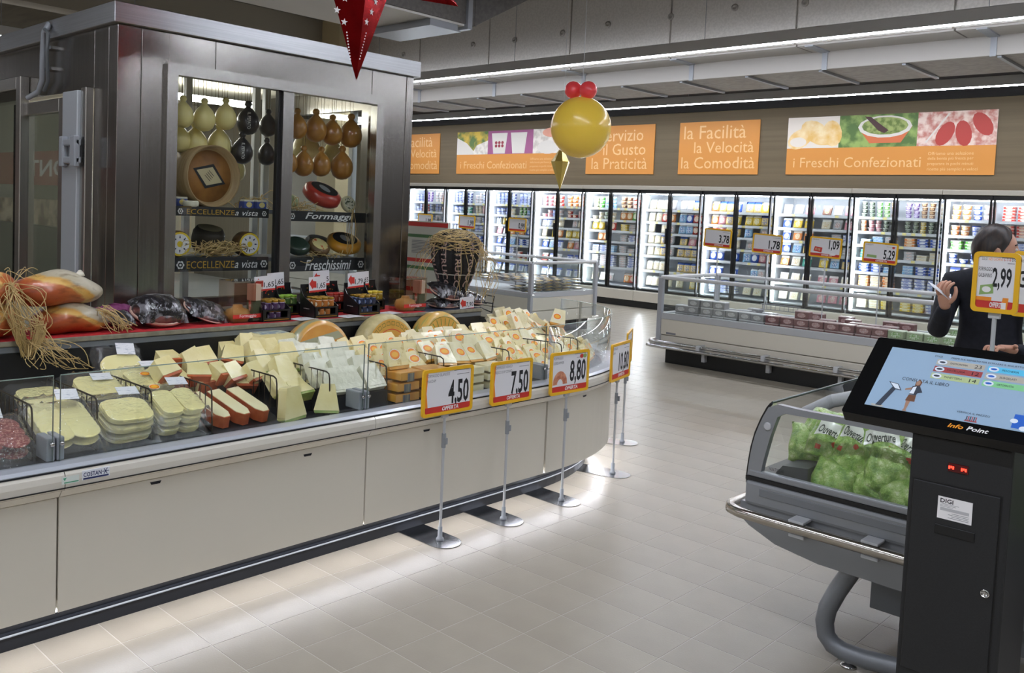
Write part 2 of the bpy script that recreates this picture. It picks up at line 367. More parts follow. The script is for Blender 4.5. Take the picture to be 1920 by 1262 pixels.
# ================================================================ BANNERS
OBAN = mat('orange_banner', '#c9873c', .55); PEACH = mat('peach_lettering', '#dfb680', .55)
def banner(label, x0, x1, z0=2.455, z1=3.4, lines=None, photo=None):
    W, H = x1-x0, z1-z0
    t = thing('wall_banner', label, 'banner', fr((x0, Y1-.0, z0), (1, 0, 0), (0, 0, 1)))
    obj('board', MB().box(0, W, 0, H if not photo else H*.46, .004, .018), OBAN, t)
    m = MB()
    if lines:
        for i, (s, wd, xx) in enumerate(lines): letters(m, s, W*xx, H*(.8-.29*i), w=W*wd, mi=0, z=.0195)
    else:
        letters(m, 'i Freschi Confezionati', W*.36, H*.21, w=W*.64, z=.0195)
        for i, s in enumerate(('Offriamo una selezione', 'della bontà più fresca per', 'preparare in pochi minuti', 'ricette più semplici e veloci')):
            letters(m, s, W*.71, H*(.34-.085*i), w=W*(.2, .2, .2, .22)[i], z=.0195, anchor='L')
    obj('lettering', m, PEACH, t)
    if photo:
        pb = MB().box(0, W, H*.46, H, .004, .018); q = .0185
        if photo == 'right':
            WHITE = mat('banner_white', '#cdc8c0', .6); ms = [mat('photo_flour', '#d8cfc4', .6), mat('photo_pasta', '#d9ae62', .6, noise=('#e6d3a8', 6, .35, .65)), mat('photo_leaf', '#4d6a34', .6, noise=('#8aa257', 5, .4, .6)),
                  mat('photo_bowl', '#c4693f', .6), mat('photo_pesto', '#5f7434', .6, noise=('#93a05c', 14, .4, .6)), mat('photo_salmon', '#b5766a', .6, noise=('#d9c4b8', 9, .4, .6)),
                  mat('photo_slice', '#a83a33', .6), mat('photo_spoon', '#3d1d1a', .5), WHITE]
            p = obj('photo_print', pb, ms, t); h = H*.54; b = H*.46
            m = MB(); quad(m, 0, W*.275, b, H, q, 0); quad(m, W*.275, W*.655, b, H, q, 2); quad(m, W*.655, W, b, H, q, 5)
            for i, (x, y, rx, ry, a) in enumerate(((.07, .22, .07, .3, .5), (.15, .62, .08, .33, -.5), (.245, .5, .05, .42, .2), (.2, .12, .06, .16, 0))):
                disc(m, 0, 0, W*rx, h*ry, q+.0006*(i+1), 1, TR(W*x*.98, b+h*(.18+.55*y), 0) @ RZ(a))
            disc(m, W*.06, b+h*.2, W*.045, h*.16, q+.003, 0)
            disc(m, W*.5, b+h*.62, W*.13, h*.34, q+.001, 8); poly(m, [(W*.37, b+h*.6), (W*.63, b+h*.6), (W*.58, b+h*.12), (W*.43, b+h*.12)], q+.0008, 3)
            disc(m, W*.5, b+h*.64, W*.112, h*.27, q+.0016, 4)
            poly(m, [(W*.4, b+h*.95), (W*.43, b+h*.93), (W*.52, b+h*.5), (W*.5, b+h*.42), (W*.47, b+h*.5)], q+.0022, 7)
            for x, a in ((.78, -.5), (.86, .2), (.94, .6)): disc(m, 0, 0, W*.035, h*.38, q+.001, 6, TR(W*x, b+h*(.35 if x < .9 else .6), 0) @ RZ(a))
            poly(m, [(W*.69, b+h*.1), (W*.7, b+h*.1), (W*.8, b+h*.95), (W*.79, b+h*.95)], q+.002, 8)
        else:
            WHITE = mat('banner_white', '#cdc8c0', .6); ms = [mat('photo_garden', '#55703a', .6, noise=('#c4a53a', 5, .4, .6)), mat('photo_pink', '#94507a', .6), WHITE, mat('photo_cream', '#d8d2c8', .6, noise=('#b9b2a8', 9, .4, .6)), mat('photo_berry', '#8d2a3a', .6), mat('photo_hand', '#d99a83', .6)]
            p = obj('photo_print', pb, ms, t); h = H*.54; b = H*.46; m = MB()
            quad(m, 0, W*.31, b, H, q, 0); quad(m, W*.31, W*.73, b, H, q, 1); quad(m, W*.73, W, b, H, q, 3)
            poly(m, [(0, b), (W*.2, b), (W*.1, b+h*.5), (0, b+h*.75)], q+.001, 2); poly(m, [(W*.15, b), (W*.31, b), (W*.31, b+h*.6), (W*.2, b+h*.4)], q+.0012, 3)
            for x in (.42, .6): poly(m, [(W*(x-.055), b+h*.02), (W*(x+.055), b+h*.02), (W*(x+.075), b+h*.9), (W*(x-.075), b+h*.9)], q+.001, 2)
            for k in range(6): disc(m, W*(.39+.03*(k % 3)), b+h*(.35+.14*(k//3)), W*.013, h*.07, q+.002, 4, n=8)
            disc(m, W*.9, b+h*.85, W*.09, h*.2, q+.001, 5); disc(m, W*.86, b+h*.25, W*.09, h*.28, q+.0014, 2)
        put('picture', mesh('picture', m, ms), t)
    return t
SLOG = lambda a, b, c: [(a[0], a[1], a[2]), (b[0], b[1], b[2]), (c[0], c[1], c[2])]
fac = SLOG(('la Facilità', .78, .45), ('la Velocità', .74, .57), ('la Comodità', .92, .5))
banner('orange slogan banner cut off by the cold room, farthest left on the wall', -16.97, -15.39, lines=fac)
banner('long food photo banner with pink panel partly behind the yellow balloon', -14.8, -11.63, photo='left')
banner('orange slogan banner just to the right of the yellow balloon ending in Praticità', -11.05, -9.44, lines=SLOG(('il Servizio', .78, .45), ('il Gusto', .62, .57), ('la Praticità', .82, .5)))
banner('orange slogan banner ending in Comodità beside the pesto photo banner', -8.9, -7.31, lines=fac)
banner('long food photo banner with pesto bowl and dumplings on back wall', -6.8, -3.63, photo='right')

# ================================================================ GLASS-DOOR REFRIGERATORS
DS = .6366; DX0 = -14.853; FY = 13.41
SHELF_Z = [1.78, 1.56, 1.36, 1.16, .95, .68, .40]
FIN = mat('fridge_lining', '#cfd3d8', .5); SHM = mat('fridge_shelf', '#c3c7cc', .4); TAGY = mat('price_tag_yellow', '#d9cf8a', .5)
def fridge(i):
    x0 = DX0+(2*i-1)*DS; W = 2*DS
    t = thing('glass_door_refrigerator', f'black framed glass door refrigerator, {ordn(i+1)} unit from the cold room along the back wall', 'refrigerator', TR(x0, FY, 0), 'refrigerators along the back wall')
    obj('cabinet', MB().box(.0, W, .76, .8, .1, 2.15).box(0, .012, .1, .76, .3, 2.1).box(W-.012, W, .1, .76, .3, 2.1).box(0, W, .06, .8, 2.1, 2.15).box(0, W, .06, .8, .3, .36), FIN, t)
    obj('top_fascia', MB().box(0.002, W-.002, -.03, .8, 2.125, 2.195), BEIGE, t, bevel=.006)
    obj('base_panel', MB().box(0.002, W-.002, -.045, .2, .12, .3), BEIGE, t, bevel=.012)
    obj('kick_plate', MB().box(0, W, .0, .2, 0, .12), BLACK, t)
    obj('lamp', MB().box(.075, W-.04, .1, .125, 2.045, 2.07), FLED, t)
    obj('lamp', MB().box(.05, .07, .075, .1, .36, 2.04), FLED, t)
    obj('header', MB().box(0, W, .04, .1, 2.06, 2.125), BLACK, t)
    for z in SHELF_Z[:6]:
        m = MB().box(.02, W-.02, .2, .75, z-.022, z).box(.02, W-.02, .185, .2, z-.036, z+.006)
        for k in range(8):
            if RND.random() < .4: xx = .08+k*.145+RND.random()*.04; m.box(xx, xx+.055, .182, .186, z-.034, z+.002, 1)
        obj('shelf', m, [SHM, TAGY], t)
    for d in range(2):
        a, b = d*DS+(.022 if d == 0 else .008), (d+1)*DS-(.008 if d == 0 else .022)
        f = obj('door', MB().box(a, a+.028, .0, .045, .31, 2.12).box(b-.028, b, .0, .045, .31, 2.12).box(a+.028, b-.028, .0, .045, 2.065, 2.12).box(a+.028, b-.028, 0, .045, .31, .345), BLACK, t)
        obj('glass_pane', MB().box(a+.028, b-.028, .018, .026, .345, 2.065), CLEAR, f)
        hx = b-.02 if d == 0 else a+.02
        if d == 0: obj('handle', MB().box(hx-.014, hx+.012, -.04, -.002, 1.18, 1.45), BLACK, f, bevel=.006)
    return t
for i in range(10): fridge(i)
# ---- goods behind the glass, one object each; meshes shared, colours set per object
PK = {'W': ('white', '#e6e8ee', '#4a63b8', '#c3cdea'), 'B': ('blue', '#2f55b4', '#e8ecf5', '#f3f6fb'), 'N': ('navy', '#2a3878', '#dfe3ee', '#c8d2ee'), 'P': ('purple', '#70509e', '#e6e0ee', '#d4c4e0'),
      'T': ('teal', '#38a58e', '#e6f0ee', '#d5ebe6'), 'G': ('green', '#5aae3e', '#eef3e6', '#dfe9bf'), 'K': ('dark green', '#34453a', '#c8cfc4', '#7d8d70'), 'R': ('red', '#c43a32', '#f0e4dc', '#ecc9a8'),
      'O': ('orange', '#e08c48', '#f4e8da', '#f0cf9c'), 'Y': ('yellow', '#e4c23c', '#f5efd8', '#e3cf86'), 'C': ('cream', '#e6dcc2', '#f4f2ea', '#d9c08c'), 'L': ('pale blue', '#8dbce0', '#eef4fa', '#4a78b8'),
      'S': ('silver grey', '#b4b4b6', '#e8e8ea', '#c79f94'), 'M': ('pink', '#d68c98', '#f4e6e6', '#e0b0a8'), 'D': ('brown', '#6b4638', '#d8c4a8', '#b48a5c'), 'E': ('golden pasta', '#dcbf78', '#3f62b4', '#e9d59a')}
PKM = {k: pack(v[1], v[2], v[3]) for k, v in PK.items()}
LID = {k: mat('lid_'+k, v[2], .35) for k, v in PK.items()}
def pillow(w, h, d, lean, n=5):
    m = MB(); c, s = math.cos(lean), math.sin(lean)
    def fn(sg):
        def g(u, v):
            b = (math.sin(PI*u)**.6)*(math.sin(PI*v)**.6); y = -d/2*b*sg; z = v*h
            return ((u-.5)*w, y*c+z*s, z*c-y*s*.2+.002)
        return g
    m.grid(fn(1), n, n); m.grid(fn(-1), n, n); return m
FM = {
 'pot': (mesh('pot', MB().lathe([(.034, 0), (.041, .05), (.043, .052)], 10).lathe([(.044, .052), (.044, .056), (0, .0565)], 10, 1), [WHITE, WHITE]), .094, .0575, 'yoghurt_pot', 'yoghurt'),
 'tub': (mesh('tub', MB().lathe([(.048, 0), (.056, .062)], 12).lathe([(.059, .062), (.059, .07), (0, .071)], 12, 1), [WHITE, WHITE]), .125, .0715, 'spread_tub', 'tub'),
 'pouch': (mesh('pouch', pillow(.15, .178, .05, .16), [WHITE, WHITE], merge=True), .128, .2, 'food_pouch', 'pouch'),
 'box': (mesh('carton', MB().box(-.071, .071, 0, .1, 0, .042), [WHITE, WHITE], .003, 1), .146, .0425, 'small_carton', 'carton'),
 'tray': (mesh('tray', MB().prism([(-.067, 0), (.067, 0), (.067, .15), (-.067, .15)], 0, .03, 0, fr((0, .03, .002), (1, 0, 0), (0, .3, .95))), [WHITE, WHITE], .006, 1), .15, .13, 'food_tray', 'tray'),
 'bottle': (mesh('bottle', MB().lathe([(.03, 0), (.033, .01), (.033, .11), (.013, .15)], 10).lathe([(.014, .15), (.014, .17), (0, .171)], 8, 1), [WHITE, WHITE]), .085, .18, 'milk_bottle', 'bottle')}
# door by door, top shelf first: kind, stack height, colours cycled along the shelf
DOORS = {
 0: ['pot 3 WP', 'pot 2 WRW', 'box 3 LW', 'tub 1 WT', 'bottle 1 W', 'box 3 W', 'tray 1 W'],
 1: ['pot 3 SRM', 'pot 3 WRS', 'pot 2 SLR', 'tub 1 WY', 'bottle 1 WB', 'box 3 W', 'tray 1 W'],
 2: ['pot 3 WNN', 'tub 1 WTT', 'box 3 WLW', 'bottle 1 W', 'tub 1 B', 'box 3 W', 'tray 1 W'],
 3: ['pot 3 SBB', 'pot 3 CMW', 'box 3 SWS', 'tub 1 WY', 'tub 1 B', 'box 3 W', 'tray 1 W'],
 4: ['pot 3 WWN', 'tub 2 WWC', 'bottle 1 WYW', 'tray 1 MWO', 'tray 1 BBL', 'box 3 W', 'tray 1 W'],
 5: ['pot 3 WNGL', 'pot 3 GLO', 'bottle 1 YWB', 'tray 1 OBR', 'box 4 BW', 'tub 1 RW', 'tray 1 W'],
 6: ['tub 2 MRR', 'tub 2 MWS', 'pouch 1 WEC', 'pouch 1 CYO', 'tray 1 BLW', 'tray 1 RWS', 'tray 1 W'],
 7: ['tub 2 OOR', 'tub 2 RMS', 'pouch 1 SCG', 'pouch 1 YYG', 'tray 1 OMG', 'tray 1 W', 'tray 1 W'],
 8: ['tub 2 CGLL', 'tub 2 CKC', 'pouch 1 YOR', 'pouch 1 OOL', 'box 3 WWL', 'box 3 SW', 'tray 1 CS'],
 9: ['tub 2 DDRR', 'pouch 1 OGR', 'box 3 YSC', 'box 3 SWR', 'box 3 SSW', 'box 3 SWW', 'pouch 1 ORM'],
 10: ['pouch 1 CCS', 'pouch 1 CRO', 'pouch 1 CCS', 'pouch 1 CES', 'pouch 1 CES', 'pouch 1 CCS', 'pouch 1 C'],
 11: ['pouch 1 SER', 'pouch 1 LBRR', 'pouch 1 LLRR', 'tray 1 EMOR', 'pouch 1 EEY', 'pouch 1 EEY', 'pouch 1 CY'],
 12: ['pouch 1 OEEB', 'pouch 1 OMEY', 'pouch 1 RYE', 'pouch 1 MRC', 'pouch 1 BLB', 'pouch 1 BYB', 'box 3 W'],
 13: ['pouch 1 EYC', 'pouch 1 YEY', 'pouch 1 LSD', 'tray 1 SLR', 'pouch 1 LBMO', 'pouch 1 LSO', 'tray 1 C'],
 14: ['tray 1 SSM', 'tray 1 BYYM', 'tray 1 BOO', 'tray 1 BLE', 'tray 1 OCT', 'tray 1 CC', 'tray 1 C'],
 15: ['tray 1 DSM', 'tray 1 CSM', 'box 2 SW', 'box 2 WS', 'tray 1 YLEG', 'tray 1 MC', 'tray 1 M'],
 16: ['pot 3 KKGGO', 'pot 3 OMMKK', 'box 3 LLS', 'box 3 TSW', 'box 4 BBL', 'box 3 OCO', 'box 3 CY'],
 17: ['pot 3 PPDDC', 'pot 2 KYKK', 'box 4 OBBW', 'box 4 SCCO', 'box 4 LBBW', 'box 3 W', 'box 3 YW'],
 18: ['tub 2 OOBS', 'tub 2 OOWW', 'box 3 GGS', 'tub 1 BBO', 'tray 1 WMR', 'tray 1 C', 'tray 1 C'],
 19: ['box 5 RRGG', 'box 3 RRM', 'box 3 WS', 'box 3 BW', 'tray 1 LW', 'tray 1 W', 'tray 1 W']}
WG = mat('white_wire', '#dfe1e4', .4)
def hidden(p):
    e = V((0, 0, EYE)); d = V(p)-e
    q = e+d*(8.54/d.y)
    if -5.45 < q.x < 1.5 and q.z < .52: return True
    q = e+d*(8.8/d.y)
    if q.x < -7.62 and q.z < .52: return True
    s = onscreen(p)
    return s is None or s[0] < 768 or s[0] > 1930
for d, rows in DOORS.items():
    xa, xb = DX0+(d-1)*DS+.045, DX0+d*DS-.045
    for r, row in enumerate(rows):
        kind, st, cols = row.split(); st = {'box': 5, 'tub': 2 if r else 3, 'pot': 3 if r else 4}.get(kind, int(st)); me, sp, hh, nm, word = FM[kind]; z = SHELF_Z[r]; n = max(1, int((xb-xa)/sp)); step = (xb-xa)/n
        for k in range(n):
            x = xa+(k+.5)*step; key = cols[min(len(cols)-1, k*len(cols)//n)]
            if kind == 'pouch' and RND.random() < .06: continue
            if hidden((x, FY+.25, z+.1)): continue
            gap = (2.04 if r == 0 else SHELF_Z[r-1]-.04)-z; st2 = min(st, max(1, int(gap/hh)))
            sth = max(1, st2-(RND.random() < .12)) if st2 > 1 else 1
            for q in range(sth):
                o = put(nm, me, None, TR(x+RND.uniform(-.006, .006), FY+.27+RND.uniform(0, .02), z+.002+q*hh) @ RZ(RND.uniform(-.08, .08)))
                o.material_slots[0].link = 'OBJECT'; o.material_slots[0].material = PKM[key]
                o.material_slots[1].link = 'OBJECT'; o.material_slots[1].material = LID[key]
                tag(o, f'{PK[key][0]} {word} on {ordn(r+1)} shelf from top behind {ordn(d+1)} fridge door', word if word != 'yoghurt' else 'yoghurt pot', f'{PK[key][0]} {word}s on {ordn(r+1)} shelf of {ordn(d+1)} fridge door')
# ================================================================ PRICE SIGNS
FRAMEY = mat('yellow_sign_frame', '#eeb71a', .35, coat=.3)
def rrect(w, h, r, n=4):
    o = []
    for cx, cy, a in ((w/2-r, h/2-r, 0), (-w/2+r, h/2-r, PI/2), (-w/2+r, -h/2+r, PI), (w/2-r, -h/2+r, 1.5*PI)):
        o += [(cx+r*math.cos(a+PI/2*i/n), cy+r*math.sin(a+PI/2*i/n)) for i in range(n+1)]
    return o
def price_sign(label, c, yaw, w, h, price, lines=(), foot=0, base=None, pic=None, ph=.42, pw=None, top=None, pole=.007, band='OFFERTA', roll=0, group=None, phy=.02, extra=None):
    """c = centre of the card; the card faces the direction yaw (radians from +X); the pole ends at height foot"""
    t = thing('price_sign', label, 'price sign', TR(c[0], c[1], foot) @ RZ(yaw+PI/2), group)   # local: x along the card, -y is the face
    Hc = c[2]-foot
    def A(z=0): return TR(0, -.004-z, Hc) @ RX(PI/2) @ RZ(roll)
    m = MB(); o, i = rrect(w, h, .018), rrect(w-.032, h-.032, .01); n = len(o)
    vs = [(x, y, zz) for zz in (-.004, .008) for x, y in o]+[(x, y, zz) for zz in (-.004, .008) for x, y in i]
    for k in range(n):
        q = (k+1) % n
        m.f += [[k, q, n+q, n+k], [2*n+k, 3*n+k, 3*n+q, 2*n+q], [n+k, n+q, 3*n+q, 3*n+k], [k, 2*n+k, 2*n+q, q]]; m.m += [0]*4; m.sm += [False]*4
    m.v = [tuple(A() @ V(p)) for p in vs]
    obj('frame', m, FRAMEY, t)
    cw, ch = w-.03, h-.03
    cdm = MB().box(-cw/2, cw/2, -ch/2, ch/2, -.003, .003, 0, A())
    card = obj('card', cdm, mat('white_card', '#e4e3e6', .45), t)
    m = MB(); z = .0034
    if band is not None:
        quad(m, -cw/2, cw/2, -ch/2, -ch/2+ch*.15, z, 1, A())
        if band: letters(m, band, cw*.06, -ch/2+ch*.075, h=ch*.1, w=cw*.36, mi=2, M=A(), z=z+.0004, shear=.2, bold=.03)
    letters(m, price, cw/2-.012, phy*h-.0, w=pw, h=h*ph, mi=0, M=A(), z=z, anchor='R', bold=.022)
    for k, s in enumerate(lines): letters(m, s, -cw/2+.012, h*(.36-.11*k), h=h*.062, w=min(cw*.5, len(s)*h*.036), mi=3, M=A(), z=z, anchor='L')
    for k in range(2): quad(m, cw*.12+.02*k, cw*.46, h*(.41-.09*k), h*(.41-.09*k)+.0025, z, 3, A())
    if w > h and pic is None and lines: poly(m, [(-cw/2, ch/2), (-cw/2+.02, ch/2), (-cw/2+.012, 0), (-cw/2+.022, -ch/2+ch*.15), (-cw/2, -ch/2+ch*.15)], z-.0002, 4, A())
    if pic == 'arch':
        for q in range(8):
            a, b = PI*q/8, PI*(q+1)/8
            poly(m, [(-cw*.27+.062*math.cos(a), -h*.26+.075*math.sin(a)), (-cw*.27+.062*math.cos(b), -h*.26+.075*math.sin(b)), (-cw*.27+.024*math.cos(b), -h*.26+.03*math.sin(b)), (-cw*.27+.024*math.cos(a), -h*.26+.03*math.sin(a))], z, 5, A())
        disc(m, cw*.33, ch*.4, .017, .012, z, 1, A()); disc(m, cw*.42, ch*.4, .017, .012, z+.0003, 6, A())
    if pic == 'pack':
        poly(m, [(-cw*.42, -h*.22), (-cw*.4, -h*.06), (-cw*.06, -h*.02), (-cw*.04, -h*.18)], z, 6, A()); disc(m, -cw*.23, -h*.12, cw*.12, h*.05, z+.0003, 2, A())
        quad(m, -cw/2, -cw*.08, -h*.31, -h*.245, z, 4, A()); poly(m, [(cw*.16, -h*.46), (cw*.34, -h*.46), (cw*.37, -h*.24), (cw*.22, -h*.24)], z+.0005, 4, A()); quad(m, cw*.18, cw*.31, -h*.44, -h*.32, z+.0008, 2, A())
    if pic == 'pot':
        poly(m, [(-cw*.4, -h*.2), (-cw*.36, h*.02), (-cw*.1, -h*.02), (-cw*.12, -h*.26)], z, 1, A()); poly(m, [(-cw*.36, -h*.15), (-cw*.33, -h*.04), (-cw*.16, -h*.07), (-cw*.17, -h*.18)], z+.0003, 5, A()); disc(m, cw*.27, -h*.3, cw*.1, h*.06, z+.0006, 2, A())
    if pic == 'stick': poly(m, [(-cw*.42, -h*.22), (-cw*.4, -h*.1), (-cw*.1, -h*.12), (-cw*.1, -h*.24)], z, 6, A()); disc(m, cw*.4, h*.3, .014, .011, z, 1, A())
    if top:
        xx = -cw/2+.012
        for s, mi in top:
            L = len(s)*cw*.037; letters(m, s, xx, h*.385, w=L, h=h*.045, mi=mi, M=A(), z=z, anchor='L'); xx += L+cw*.03
    if extra: extra(m, A, z, cw, ch)
    put('print', mesh('print', m, [INK, REDP, WHITE, GREYINK, ORG, mat('print_salmon', '#d99a78', .5, noise=('#b86a50', 30, .4, .6)), mat('print_leaf', '#8fae6a', .5)]), card)
    obj('clip', MB().box(-.02, .02, .001, .018, Hc-h/2-.022, Hc-h/2+.012), LGREY, t, bevel=.003)
    obj('pole', MB().tube([(0, .01, .004), (0, .01, Hc-h/2)], pole, 8), LGREY, t)
    if base:
        obj('pole_sleeve', MB().tube([(0, .01, Hc*.62), (0, .01, Hc*.62+.07)], pole+.004, 8).box(-.006, .006, -.012, .0, Hc*.62+.02, Hc*.62+.05), GREYP, t)
        pts = [(.085*math.cos(a), -.02+.085*math.sin(a)) for a in [PI+PI*k/10 for k in range(11)]]+[(.085, base), (-.085, base)]
        obj('base_plate', MB().prism(pts, .0005, .004), mat('base_steel', '#9fa0a2', .22, 1), t)
        obj('pole_socket', MB().lathe([(.02, .004), (.018, .014), (.012, .018), (.011, .07), (0, .071)], 10, 0, TR(0, .01, 0)), GREYP, t)
    return t
FLAT = 0.0
c = (AX(788, 696, -3.06)+AX(886, 679, -3.06)+AX(884, 767, -3.06)+AX(790, 786, -3.06))/4
price_sign('yellow framed 4,50 price sign on floor stand, nearest in front of the counter', c, FLAT, .335, .228, '4,50', ('FORMAGGIO OLANDESE', 'MAASDAM'), 0, .3, ph=.6, phy=-.08, pw=.138)
c = (AX(919, 679, -3.06)+AX(995, 669, -3.06)+AX(993, 746, -3.06)+AX(920, 765, -3.06))/4
price_sign('yellow framed 7,50 price sign on floor stand, second along the counter', c, FLAT, .315, .226, '7,50', ('FORMAGGIO ASIAGO', 'FRESCO DOP CONAD'), 0, .3, ph=.64, phy=-.08, pw=.135)
c = (AX(1030, 664, -3.06)+AX(1101, 653, -3.06)+AX(1101, 730, -3.06)+AX(1031, 742, -3.06))/4
price_sign('yellow framed 8,80 price sign with salmon coloured picture on floor stand', c, -.02, .335, .238, '8,80', ('FORMAGGIO', 'LEERDAMMER'), 0, .3, pic='arch', ph=.6, phy=-.02, pw=.14)
b = AZ(1151, 889, 0); c = V((b.x, b.y, AX(1156, 677, b.x).z))
price_sign('yellow framed 10,80 price sign on floor stand where the counter curves', c, .25, .33, .235, '10,80', ('FORMAGGIO', 'GRANA'), 0, .3, ph=.58, phy=-.06, pw=.17)
b = AZ(1169, 830, 0); c = V((b.x, b.y, AX(1177, 651, b.x).z))
price_sign('yellow price sign seen edge on, farthest stand round the counter end', c, .5, .33, .24, '9,90', ('FORMAGGIO',), 0, .3)

# ================================================================ ISLAND FREEZERS
RAILM = mat('rail_grey', '#c3c4c4', .35)
def island(label, x0, x1, y0, y1, closed_right, closed_left, grey='#b7b9bc'):
    t = thing('island_freezer', label, 'freezer', TR(0, 0, 0)); G = mat('freezer_band', '#b3b5b8', .4)
    k = .06; zt, zg, zb = .965, .57, .5
    obj('kick_plate', MB().box(x0+k, x1-k, y0+k, y1-k, 0, .16), BLACK, t)
    obj('lower_panel', MB().box(x0+.01, x1-.01, y0, y1, .16, .318), BEIGE, t, bevel=.012)
    obj('upper_panel', MB().box(x0+.005, x1-.005, y0-.01, y1+.01, .324, zb), BEIGE, t, bevel=.008)
    obj('band', MB().box(x0, x1, y0-.015, y0+.05, zb, zg).box(x0, x1, y1-.05, y1+.015, zb, zg).box(x0, x0+.05, y0+.05, y1-.05, zb, zg).box(x1-.05, x1, y0+.05, y1-.05, zb, zg), G, t, bevel=.004)
    obj('tub_floor', MB().box(x0+.05, x1-.05, y0+.05, y1-.05, zb, zb+.012), mat('freezer_inside', '#c9ccd0', .5), t)
    for yy in (y0, y1): obj('top_rail', MB().tube([(x0, yy, zt), (x1, yy, zt)], .023, 10), RAILM, t)
    ends = ([x0] if closed_left else [])+([x1] if closed_right else [])
    for xx in ends: obj('top_rail', MB().tube([(xx, y0, zt), (xx, y1, zt)], .023, 10), RAILM, t)
    for yy in (y0+.004, y1-.012): obj('glass_pane', MB().box(x0+.03, x1-.03, yy, yy+.008, zg, zt-.02), CLEAR, t)
    for xx in ends: obj('glass_pane', MB().box(xx-.004, xx+.004, y0+.03, y1-.03, zg, zt-.02), CLEAR, t)
    for xx in ends:
        for yy in (y0, y1): obj('corner_post', MB().box(xx-.028, xx+.028, yy-.028, yy+.028, .2, zt), mat('post_grey', '#a9abb0', .4), t, bevel=.01)
    return t
IX0, IY0, IY1 = -5.45, 8.54, 9.79
t = island('long low island freezer with glass sides in the middle of the aisle', IX0, .9, IY0, IY1, False, True)
for zz, off in ((.25, .1), (.2, .12)):
    pts = [(IX0-off+.12, IY1-.2, zz), (IX0-off, IY1-.3, zz), (IX0-off, IY0-off+.1, zz), (IX0-off+.03, IY0-off+.03, zz), (IX0-off+.1, IY0-off, zz), (.8, IY0-off, zz)]
    obj('bumper_rail', MB().tube(pts, .019, 8), CHROME, t)
for k in range(8): obj('rail_bracket', MB().box(-4.9+k*.75, -4.86+k*.75, IY0-.13, IY0+.01, .19, .27).box(-4.9+k*.75, -4.86+k*.75, IY0-.0, IY0+.06, .08, .2), LGREY, t, bevel=.004)
obj('maker_plate', MB().box(IX0+.1, IX0+.22, IY0-.014, IY0-.01, .335, .355), GREYINK, t)
fc = mesh('frozen_carton', MB().box(-.072, .072, -.05, .05, 0, .078), WHITE, .004, 1)
FCOL = {'grey': pack('#8c8a8c', '#c9c9cc', '#b4b0b0', .3, .86), 'dark red': pack('#6b3e42', '#b9a0a0', '#a07474', .3, .86), 'green and white': pack('#8f9c7c', '#d5dccb', '#6f9a52', .34, .86)}
for j, (yy, lay) in enumerate(((IY0+.12, 2), (IY0+.34, 2), (IY0+.6, 2), (IY0+.85, 2))):
    for k in range(27):
        x = IX0+.22+k*.155
        if x > -1.3: continue
        cn = 'grey' if x < -4.15 else ('dark red' if x < -2.95 else 'green and white')
        for q in range(lay+(1 if RND.random() < .35 else 0)):
            if j > 0 and q < 1: continue
            o = put('frozen_carton', fc, None, TR(x+RND.uniform(-.01, .01), yy+RND.uniform(-.01, .01), .5135+q*.079-(0)) @ RZ(RND.uniform(-.06, .06))) if j == 0 else None
            if j > 0: o = put('frozen_carton', fc, None, TR(x+RND.uniform(-.01, .01), yy+RND.uniform(-.01, .01), .5135+(q-1)*.079) @ RZ(RND.uniform(-.12, .12)))
            o.material_slots[0].link = 'OBJECT'; o.material_slots[0].material = FCOL[cn]
            tag(o, f'{cn} frozen carton in long island freezer, {ordn(j+1)} row back, {ordn(q+1 if j == 0 else q)} layer up', 'carton', f'{cn} cartons in island freezer, row {j+1} layer {q+1 if j == 0 else q}')
wb = MB()
for k in range(9): wb.tube([(-4.45+k*.05, IY0+.45, .69), (-4.45+k*.05, IY0+.45, .75)], .003, 4)
wb.tube([(-4.47, IY0+.45, .75), (-4.02, IY0+.45, .75)], .004, 5).tube([(-4.47, IY0+.45, .69), (-4.02, IY0+.45, .69)], .004, 5)
tag(obj('wire_basket_divider', wb, GREYP), 'small wire divider standing among grey cartons in the island freezer', 'divider')
for lab, a, b2, pr, pic, nx in (('yellow framed 3,78 price sign standing in the long island freezer near its end', (1323, 428), (1370, 466), '3,78', None, .3),
                           ('yellow framed 1,78 price sign in the long island freezer beside the 1,09 sign', (1414, 437), (1465, 478), '1,78', None, .3),
                           ('yellow framed 1,09 price sign with red pack picture in island freezer', (1521, 442), (1576, 487), '1,09', 'pot', .4),
                           ('yellow framed 5,29 price sign with green pack picture in island freezer', (1621, 453), (1681, 497), '5,29', 'stick', .4)):
    yy = 9.15; p, q = AY(*a, yy), AY(*b2, yy); c = (p+q)/2
    price_sign(lab, c, -PI/2, abs(q.x-p.x)+.015, .215, pr, ('', '')[:0] if pic is None else ('SURGELATI',), .514, None, pic, ph=.5 if pic is None else .52, pw=(.13 if pic is None else .11), phy=-.06 if pic is None else .12 if pic == 'pot' else -.08, band='OFFERTA', roll=-.04)
I2 = -7.62
island('far island freezer with dark packs, behind the straw topped sausage', -16, I2, 8.8, 10.2, True, False)
gm = mesh('dark_pouch', pillow(.2, .15, .045, 1.48), WHITE, merge=True)
gmat = pack('#15140f', '#b08a34', '#d2ae52', .3, 2)
